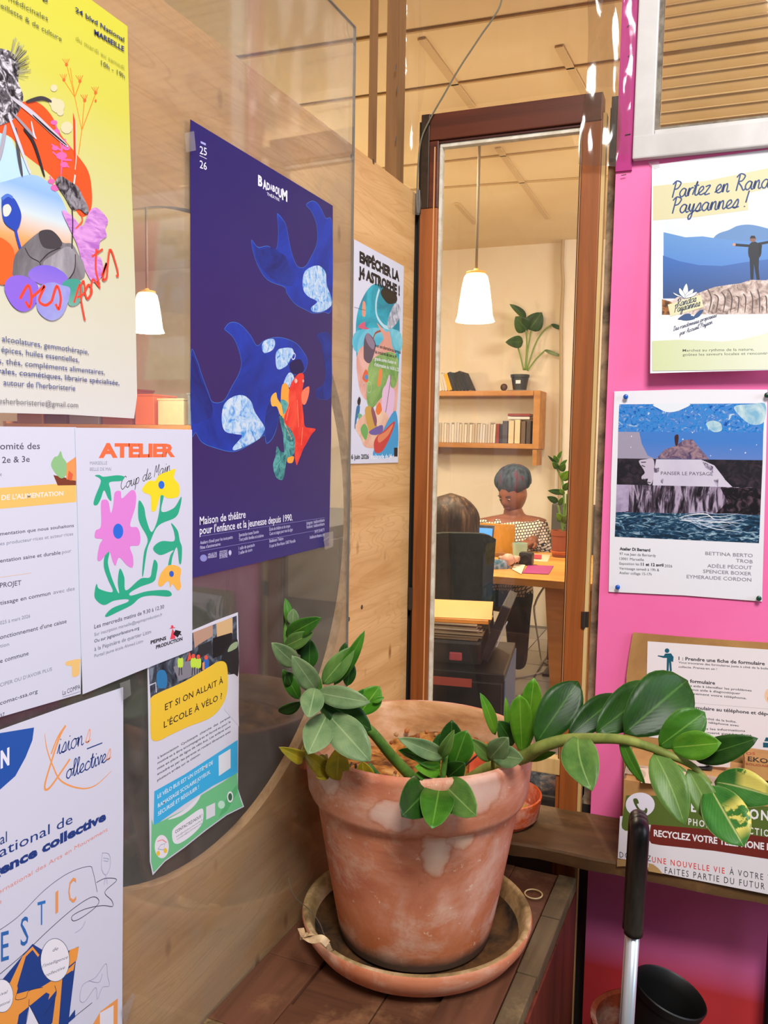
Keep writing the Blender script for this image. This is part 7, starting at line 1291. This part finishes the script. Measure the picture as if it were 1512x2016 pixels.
def head(name, c, fwd, r, m_skin, parent):
    """head with brow, nose, mouth, chin and ears; c is its centre, fwd the way it faces"""
    fwd = fwd.normalized(); rt = fwd.cross(UPV).normalized(); up = rt.cross(fwd); n = 24; vs = []
    for i in range(n+1):
        ph = math.pi*i/n; 
        for j in range(n*2):
            th = math.pi*j/n; x = math.sin(ph)*math.sin(th); y = math.sin(ph)*math.cos(th); z = -math.cos(ph)
            sx = .78; sy = .95; sz = 1.12
            if z < -.2: sx *= 1+.35*(z+.2); sy *= 1-.12*(-z-.2)*(1 if y < 0 else -.3)
            yy = y*sy; 
            if y > .55:
                nz = math.exp(-((x/.12)**2))*math.exp(-(((z+.12)/.16)**2)); yy += .20*nz
                yy -= .07*math.exp(-(((abs(x)-.30)/.13)**2))*math.exp(-(((z-.05)/.10)**2)); yy += .05*math.exp(-((z+.45)/.07)**2)*math.exp(-(x/.22)**2); yy -= .04*math.exp(-((z+.36)/.04)**2)*math.exp(-(x/.2)**2); yy += .05*math.exp(-((z+.82)/.14)**2)*math.exp(-(x/.2)**2)
            ex = 1+.12*math.exp(-((z+.02)/.18)**2)*math.exp(-((y+.05)/.16)**2)
            vs.append(c+rt*(x*sx*r*ex)+fwd*(yy*r)+up*(z*sz*r))
    fs = [(i*2*n+j, i*2*n+(j+1) % (2*n), (i+1)*2*n+(j+1) % (2*n), (i+1)*2*n+j) for i in range(n) for j in range(2*n)]
    return vs, fs, rt, up
SK = mottled('brown_skin', [(.4, '#7c4a34'), (.6, '#8c5840')], 8, .45, 4, 0)
KN = bpy.data.materials.new('knit'); KN.use_nodes = True; _nt = KN.node_tree; _b = _nt.nodes['Principled BSDF']; _v = coords(_nt, (1, 1, 1), rot=(0, .15, 0)); _w = _nt.nodes.new('ShaderNodeTexBrick'); _w.inputs['Scale'].default_value = 24; _w.inputs['Color1'].default_value = (*srgb('#e8d4c0'), 1); _w.inputs['Color2'].default_value = (*srgb('#d8c4b4'), 1); _w.inputs['Mortar'].default_value = (*srgb('#2c282c'), 1); _w.inputs['Mortar Size'].default_value = .055; _w.inputs['Brick Width'].default_value = .38; _w.inputs['Row Height'].default_value = .4
_mp = _nt.nodes.new('ShaderNodeMapping'); _mp.inputs['Rotation'].default_value = (math.radians(90), 0, 0); _nt.links.new(_v, _mp.inputs[0]); _nt.links.new(_mp.outputs[0], _w.inputs[0]); _nt.links.new(_w.outputs[0], _b.inputs['Base Color']); _b.inputs['Roughness'].default_value = .9
PD = 5.0
def P_(px, py, d=0): return at(px, py, PD+d)
hp_ = P_(1008, 1155, .0); per = empty('person', V((hp_.x, hp_.y, 0)), 'person with a headwrap and a black and white knitted top seated behind the desk', 'person')
pel = P_(1008, 1165, .02); ch_ = P_(1008, 1085, 0); up1 = P_(1008, 1042, 0); nk = P_(1010, 1014, -.01); hb = P_(1011, 992, -.03)
LS = P_(952, 1040, .0); RS = P_(1062, 1040, 0); LE = P_(938, 1092, -.06); RE = P_(1074, 1088, -.05); LW = P_(985, 1096, -.34); RW = P_(1045, 1088, -.32); LH = P_(1000, 1096, -.40); RH = P_(1030, 1082, -.38)
gz = lambda q, z: V((q.x, q.y, z))
LK = pel+V((-.14, -.42, .03)); RK = pel+V((.14, -.42, .03)); LA = gz(LK+V((0, -.02, 0)), .09); RA = gz(RK+V((.02, -.02, 0)), .09)
LW.z = RW.z = DZ+.05; LH.z = RH.z = DZ+.035
J = [(pel, (.17, .13)), (ch_, (.15, .12)), (up1, (.14, .10)), (nk, .062), (hb, .060), (LS, .075), (LE, .058), (LW, .040), (RS, .075), (RE, .058), (RW, .040), (LK, .085), (LA, .05), (RK, .085), (RA, .05)]
E_ = [(0, 1), (1, 2), (2, 3), (3, 4), (2, 5), (5, 6), (6, 7), (2, 8), (8, 9), (9, 10), (0, 11), (11, 12), (0, 13), (13, 14)]
bod = skin_body('body', J, E_, [KN, SK, mat('#1c2230', .8)], per)
def hands(W0, H0, parent, m_, name='hand'):
    mbh = MB(); d = (H0-W0).normalized(); s__ = d.cross(UPV).normalized(); pl2 = W0.lerp(H0, .55); mbh.box(pl2, (.075, .085, .028), (s__, d, s__.cross(d)), bev=.010)
    for i, (o_, ln_) in enumerate(((-.029, .066), (-.010, .078), (.010, .073), (.029, .058))):
        b0_ = pl2+s__*o_+d*.036; m1 = b0_+d*ln_*.5-UPV*.006; e1_ = b0_+d*ln_*.9-UPV*.026; mbh.tube([b0_, m1, e1_], [.0092, .0088, .007], 8)
    tb_ = pl2-s__*.036-d*.02; mbh.tube([tb_, tb_-s__*.022+d*.022, tb_-s__*.026+d*.050-UPV*.01], [.012, .010, .008], 8); mbh.tube([W0-d*.03, W0+d*.02], [.030, .030], 10)
    return mbh.build(name, m_, parent, smooth=True)
hands(LW, LH, per, SK); hands(RW, RH, per, SK)
for i, poly_ in enumerate(bod.data.polygons):
    cz = poly_.center+wloc(bod)
    if (cz-nk).length < .085 or cz.z > nk.z-.01 or ((cz.z > up1.z+.055) and abs((cz-nk).dot(FD)) < .19): poly_.material_index = 1
    elif cz.z < pel.z+.06: poly_.material_index = 2
hc = P_(1010, 974, -.04); hf = V((-.35, -.85, -.38)); vs, fs, rt_, up_h = head('head', hc, hf, .098, SK, per); hd_ = mk('head', vs, fs, SK, per, smooth=True)
hfw = hf.normalized()
em = MB()
for s__ in (-1, 1): em.ball(hc+rt_*(s__*.030)+hfw*.0785+up_h*.006, .0095, 8, sc=(1, 1, .45))
em.build('eye', mat('#a89c90', .4), hd_, smooth=True); em = MB()
for s__ in (-1, 1): em.ball(hc+rt_*(s__*.030)+hfw*.0868+up_h*.005, .005, 6); em.tube([hc+rt_*(s__*.018)+hfw*.090+up_h*.026, hc+rt_*(s__*.032)+hfw*.088+up_h*.031, hc+rt_*(s__*.046)+hfw*.080+up_h*.026], .003, 6)
em.build('pupil', mat('#140c0a', .3), hd_, smooth=True); em = MB(); em.tube([hc-rt_*.022+hfw*.083-up_h*.047, hc+hfw*.092-up_h*.049, hc+rt_*.022+hfw*.083-up_h*.047], [.003, .006, .003], 8); em.build('lips', mat('#6c2c2c', .4), hd_, smooth=True)
# headwrap: swelling cloth with folds
mw = MB(); cwr = hc+up_h*.082-hfw*.03; n = 20; vs = []
for i in range(n+1):
    ph = math.pi*(.0+i/n*.66)
    for j in range(n*2):
        th = math.pi*j/n; rr__ = .108*(1+.05*math.sin(9*th+2*ph)+.03*math.sin(17*th)); vs.append(cwr+rt_*(math.sin(ph)*math.cos(th)*rr__)+hfw*(math.sin(ph)*math.sin(th)*rr__)+up_h*(math.cos(ph)*.095+.0))
mw.add(vs, [(i*2*n+j, i*2*n+(j+1) % (2*n), (i+1)*2*n+(j+1) % (2*n), (i+1)*2*n+j) for i in range(n) for j in range(2*n)])
mw.build('headwrap', mottled('headwrap_cloth', [(.4, '#20262c'), (.52, '#3c4c58'), (.62, '#5a2c3c')], 10, .8, stretch=(2, 2, .7)), per, smooth=True)
MB().tube(crom([RW+V((.02*math.cos(a), .0, .02*math.sin(a))) + V((0, .035*1, 0)) for a in (0, 1, 2, 3, 4, 5, 6.1)], 3), .004, 6).build('bracelet', M_STEEL, per)
# person with long brown hair, seen from behind in the office chair
QD = CHD+.30
def Q_(px, py, d=0): return at(px, py, QD+d)
pel = V((cc_.x, cc_.y, .56))+cn_*.26-cr_*.02; hcn = Q_(886, 1021, .12); nk2 = V((hcn.x, hcn.y, hcn.z-.13)); up2 = nk2-V((0, 0, .09))+V((0, -.03, 0)); che = (pel+up2)/2
LS = up2-cr_*.17; RS = up2+cr_*.17; RE = V(Q_(985, 1125, .10)); LE = LS-cr_*.06-V((0, 0, .22)); RW = ond(1000, 1118)+V((0, 0, .04)); LW = ond(915, 1122)+V((0, 0, .04)); RH = ond(1012, 1110)+V((0, 0, .03)); LH = ond(925, 1112)+V((0, 0, .03))
pr2_ = empty('person', gz(pel, 0), 'person with long brown hair seen from behind in the black office chair', 'person')
RK = pel+cn_*.42+cr_*.18; LK = pel+cn_*.42-cr_*.14; RA = gz(RK-cn_*.02+cr_*.06, .09); LA = gz(LK, .09)
J = [(pel, (.17, .13)), (che, (.15, .11)), (up2, (.14, .09)), (nk2, .055), (hcn-V((0, 0, .05)), .055), (LS, .07), (LE, .05), (LW, .034), (RS, .07), (RE, .052), (RW, .036), (LK, .08), (LA, .045), (RK, .08), (RA, .045), (LA+cn_*.16-V((0, 0, .05)), .035), (RA+cn_*.16-V((0, 0, .05)), .035)]
E_ = E_+[(12, 15), (14, 16)]
bd2 = skin_body('body', J, E_, [mottled('striped_sleeve', [(.42, '#3c6070'), (.52, '#8c8c9c'), (.6, '#2c7c70')], 30, .9, stretch=(1, 1, .2)), mat('#d0a088', .5), mat('#1c2440', .8)], pr2_)
for poly_ in bd2.data.polygons:
    cz = poly_.center+wloc(bd2)
    if cz.z > nk2.z-.01: poly_.material_index = 1
    elif cz.z < pel.z+.05: poly_.material_index = 2
SK2 = mat('#d0a088', .5); hands(LW, LH, pr2_, SK2); hands(RW, RH, pr2_, SK2)
vs, fs, r2_, u2_ = head('head', hcn, cn_+V((0, 0, -.25)), .094, SK2, pr2_); h2 = mk('head', vs, fs, SK2, pr2_, smooth=True)
em = MB(); f2_ = (cn_+V((0, 0, -.25))).normalized()
for s__ in (-1, 1): em.ball(hcn+r2_*(s__*.03)+f2_*.078, .010, 8)
em.build('eye', mat('#e8e0d8', .3), h2, smooth=True)
hm = MB(); n = 22; vs = []
for i in range(n+1):
    t_ = i/n; zc = hcn.z+.125-.42*t_; rad = .118*math.sqrt(max(0.0, 1-(1-min(1, t_*3.4+.002))**2))*(1+.12*math.sin(3.2*t_))
    if t_ > .85: rad *= 1-.35*(t_-.85)/.15
    for j in range(36):
        th = 2*math.pi*j/36; rr__ = rad*(1+.045*math.sin(11*th+5*t_)+.03*math.sin(23*th+9*t_)); q = V((hcn.x, hcn.y, zc))-cn_*.025+cr_*(math.cos(th)*rr__*(1.0+.12*t_))+cn_*(math.sin(th)*rr__*(.95 if math.sin(th) < 0 else (.75 if t_ < .3 else .12)))
        vs.append(q)
hm.add(vs, [(i*36+j, i*36+(j+1) % 36, (i+1)*36+(j+1) % 36, (i+1)*36+j) for i in range(n) for j in range(36)]+[tuple(range(36))[::-1]])
hm.build('hair', mottled('brown_hair', [(.38, '#1c120c'), (.55, '#3c281a'), (.7, '#6c5030')], 18, .5, 8, .4, .01, stretch=(2.2, 2.2, .35)), pr2_, smooth=True)
bc = bw(.28, 0, -.26); bk = empty('added_dark_crate', bc, 'dark crate added to blacken the view behind the lower pane of the door', 'crate'); MBc = MB()  # crate put in to darken what shows through the lower pane
for (s0, s1, o0, o1, z0, z1) in ((.12, .40, -.38, -.14, 0, .01), (.12, .40, -.15, -.14, .01, .5), (.12, .40, -.38, -.37, .01, .5), (.12, .13, -.37, -.15, .01, .5), (.39, .40, -.37, -.15, .01, .5)): MBc.box(bw((s0+s1)/2, (z0+z1)/2, (o0+o1)/2), (s1-s0, o1-o0, z1-z0), (BD, BN, UPV))
MBc.build('body', mat('#15181c', .5), bk); MB().tube([bw(.12, .5, -.14), bw(.40, .5, -.14), bw(.40, .5, -.38), bw(.12, .5, -.38), bw(.12, .5, -.14)], .008, 8).build('rim', mat('#22262c', .4), bk)
cbg = MB(); cbg.ball(bw(.27, .50, -.26), .10, 14, sc=(1.1, .9, .55)); ob_ = cbg.build('plastic_bag', mottled('crumpled_bag', [(.4, '#1c2c3c'), (.55, '#5c6c74'), (.65, '#a89c84')], 30, .4, 6, .8, .02), smooth=True); tag(ob_, 'crumpled dark blue plastic bag stuffed into the crate behind the door', 'bag')
# furniture seen through the round opening
def cab(name, c, sz, m_, label, cat='cabinet', doors=2, dm=None):
    t = empty(name, V((c[0], c[1], 0)), label, cat); X, Y = V((1, 0, 0)), V((0, 1, 0)); w_, d_, h_ = sz
    MB().box(V((c[0], c[1], h_/2)), (w_, d_, h_), bev=.006).build('carcass', m_, t)
    for k in range(doors):
        y = c[1]-d_/2+d_*(k+.5)/doors; dd = MB().box(V((c[0]+w_/2+.008, y, h_/2)), (.016, d_/doors-.01, h_-.06), bev=.003).build('door', dm or m_, t)
        MB().tube([V((c[0]+w_/2+.03, y+d_/doors*.35, h_*.55)), V((c[0]+w_/2+.03, y+d_/doors*.35, h_*.65))], .006, 8).build('handle', M_STEEL, dd)
    return t
cab('storage_cabinet', (-.42, 1.12, 0), (.36, 2.5, 1.13), mottled('dark_laminate', [(.35, '#0e0d0b'), (.65, '#1e1c17')], 3, .5), 'long dark storage cabinet standing in the office behind the round opening', doors=5)
cab('storage_cabinet', (-1.6, 3.2, 0), (.5, 1.5, .95), mat('#5c4630', .6), 'brown storage cabinet further back in the office behind the opening', doors=3)
rk = empty('book_rack', V((-3.0, 4.4, 0)), 'open wooden rack of boxes and books at the left end of the office', 'rack')
for z in (.05, .5, .95, 1.4): MB().box(V((-3.0, 4.4, z)), (1.9, .3, .03), (FD, FN, UPV)).build('shelf_board', M_PINE, rk)
for s__ in (-.95, .95): MB().box(V((-3.0, 4.4, .72))+FD*s__, (.03, .3, 1.42), (FD, FN, UPV)).build('side_board', M_PINE, rk)
random.seed(21)
rc = [('orange', '#c05a2c'), ('grey', '#5c6068'), ('brown', '#7c5434'), ('cream', '#c8b48c'), ('dark red', '#6c2c24'), ('black', '#1c1c20'), ('slate', '#6c7480')]
for lv, z in enumerate((1.1-.135, 1.415)):
    x = -.88
    for k in range(7):
        nm, col = rc[(k*3+lv*2) % 7]; w_ = random.uniform(.16, .26); h_ = random.uniform(.14, .27); c = V((-3.0, 4.4, z))+FD*(x+w_/2); t = empty('storage_box', c, '%s box %s on the %s board of the office rack' % (nm, ('at the left end', 'second from the left', 'third from the left', 'in the middle', 'third from the right', 'second from the right', 'at the right end')[k], ('third', 'top')[lv]), 'box', 'boxes on the office rack')
        MB().box(c+V((0, 0, h_/2+.001)), (w_-.02, .24, h_), (FD, FN, UPV), bev=.004).build('box', mat(col, .7), t); MB().box(c+V((0, 0, h_+.006)), (w_-.012, .25, .012), (FD, FN, UPV), bev=.003).build('lid', mat(col, .6), t); x += w_+.012
        if x > .75: break
# stuff on the near storage cabinet
for i, (y, h_, col, lab) in enumerate(((.42, .14, '#2c3440', 'dark blue file box on the storage cabinet, nearest the yellow poster'), (.62, .10, '#6c4c34', 'brown file box on the storage cabinet behind the opening'), (.86, .13, '#84442c', 'rust coloured file box on the storage cabinet behind the opening'), (1.08, .09, '#4c4c48', 'grey file box on the storage cabinet behind the opening'))):
    c = V((-.42, y, 1.13)); t = empty('file_box', c, lab, 'box'); MB().box(c+V((0, 0, h_/2+.001)), (.26, .17, h_), bev=.004).build('box', mat(col, .7), t); MB().box(c+V((0, 0, h_+.005)), (.27, .18, .012), bev=.003).build('lid', mat(col, .6), t)
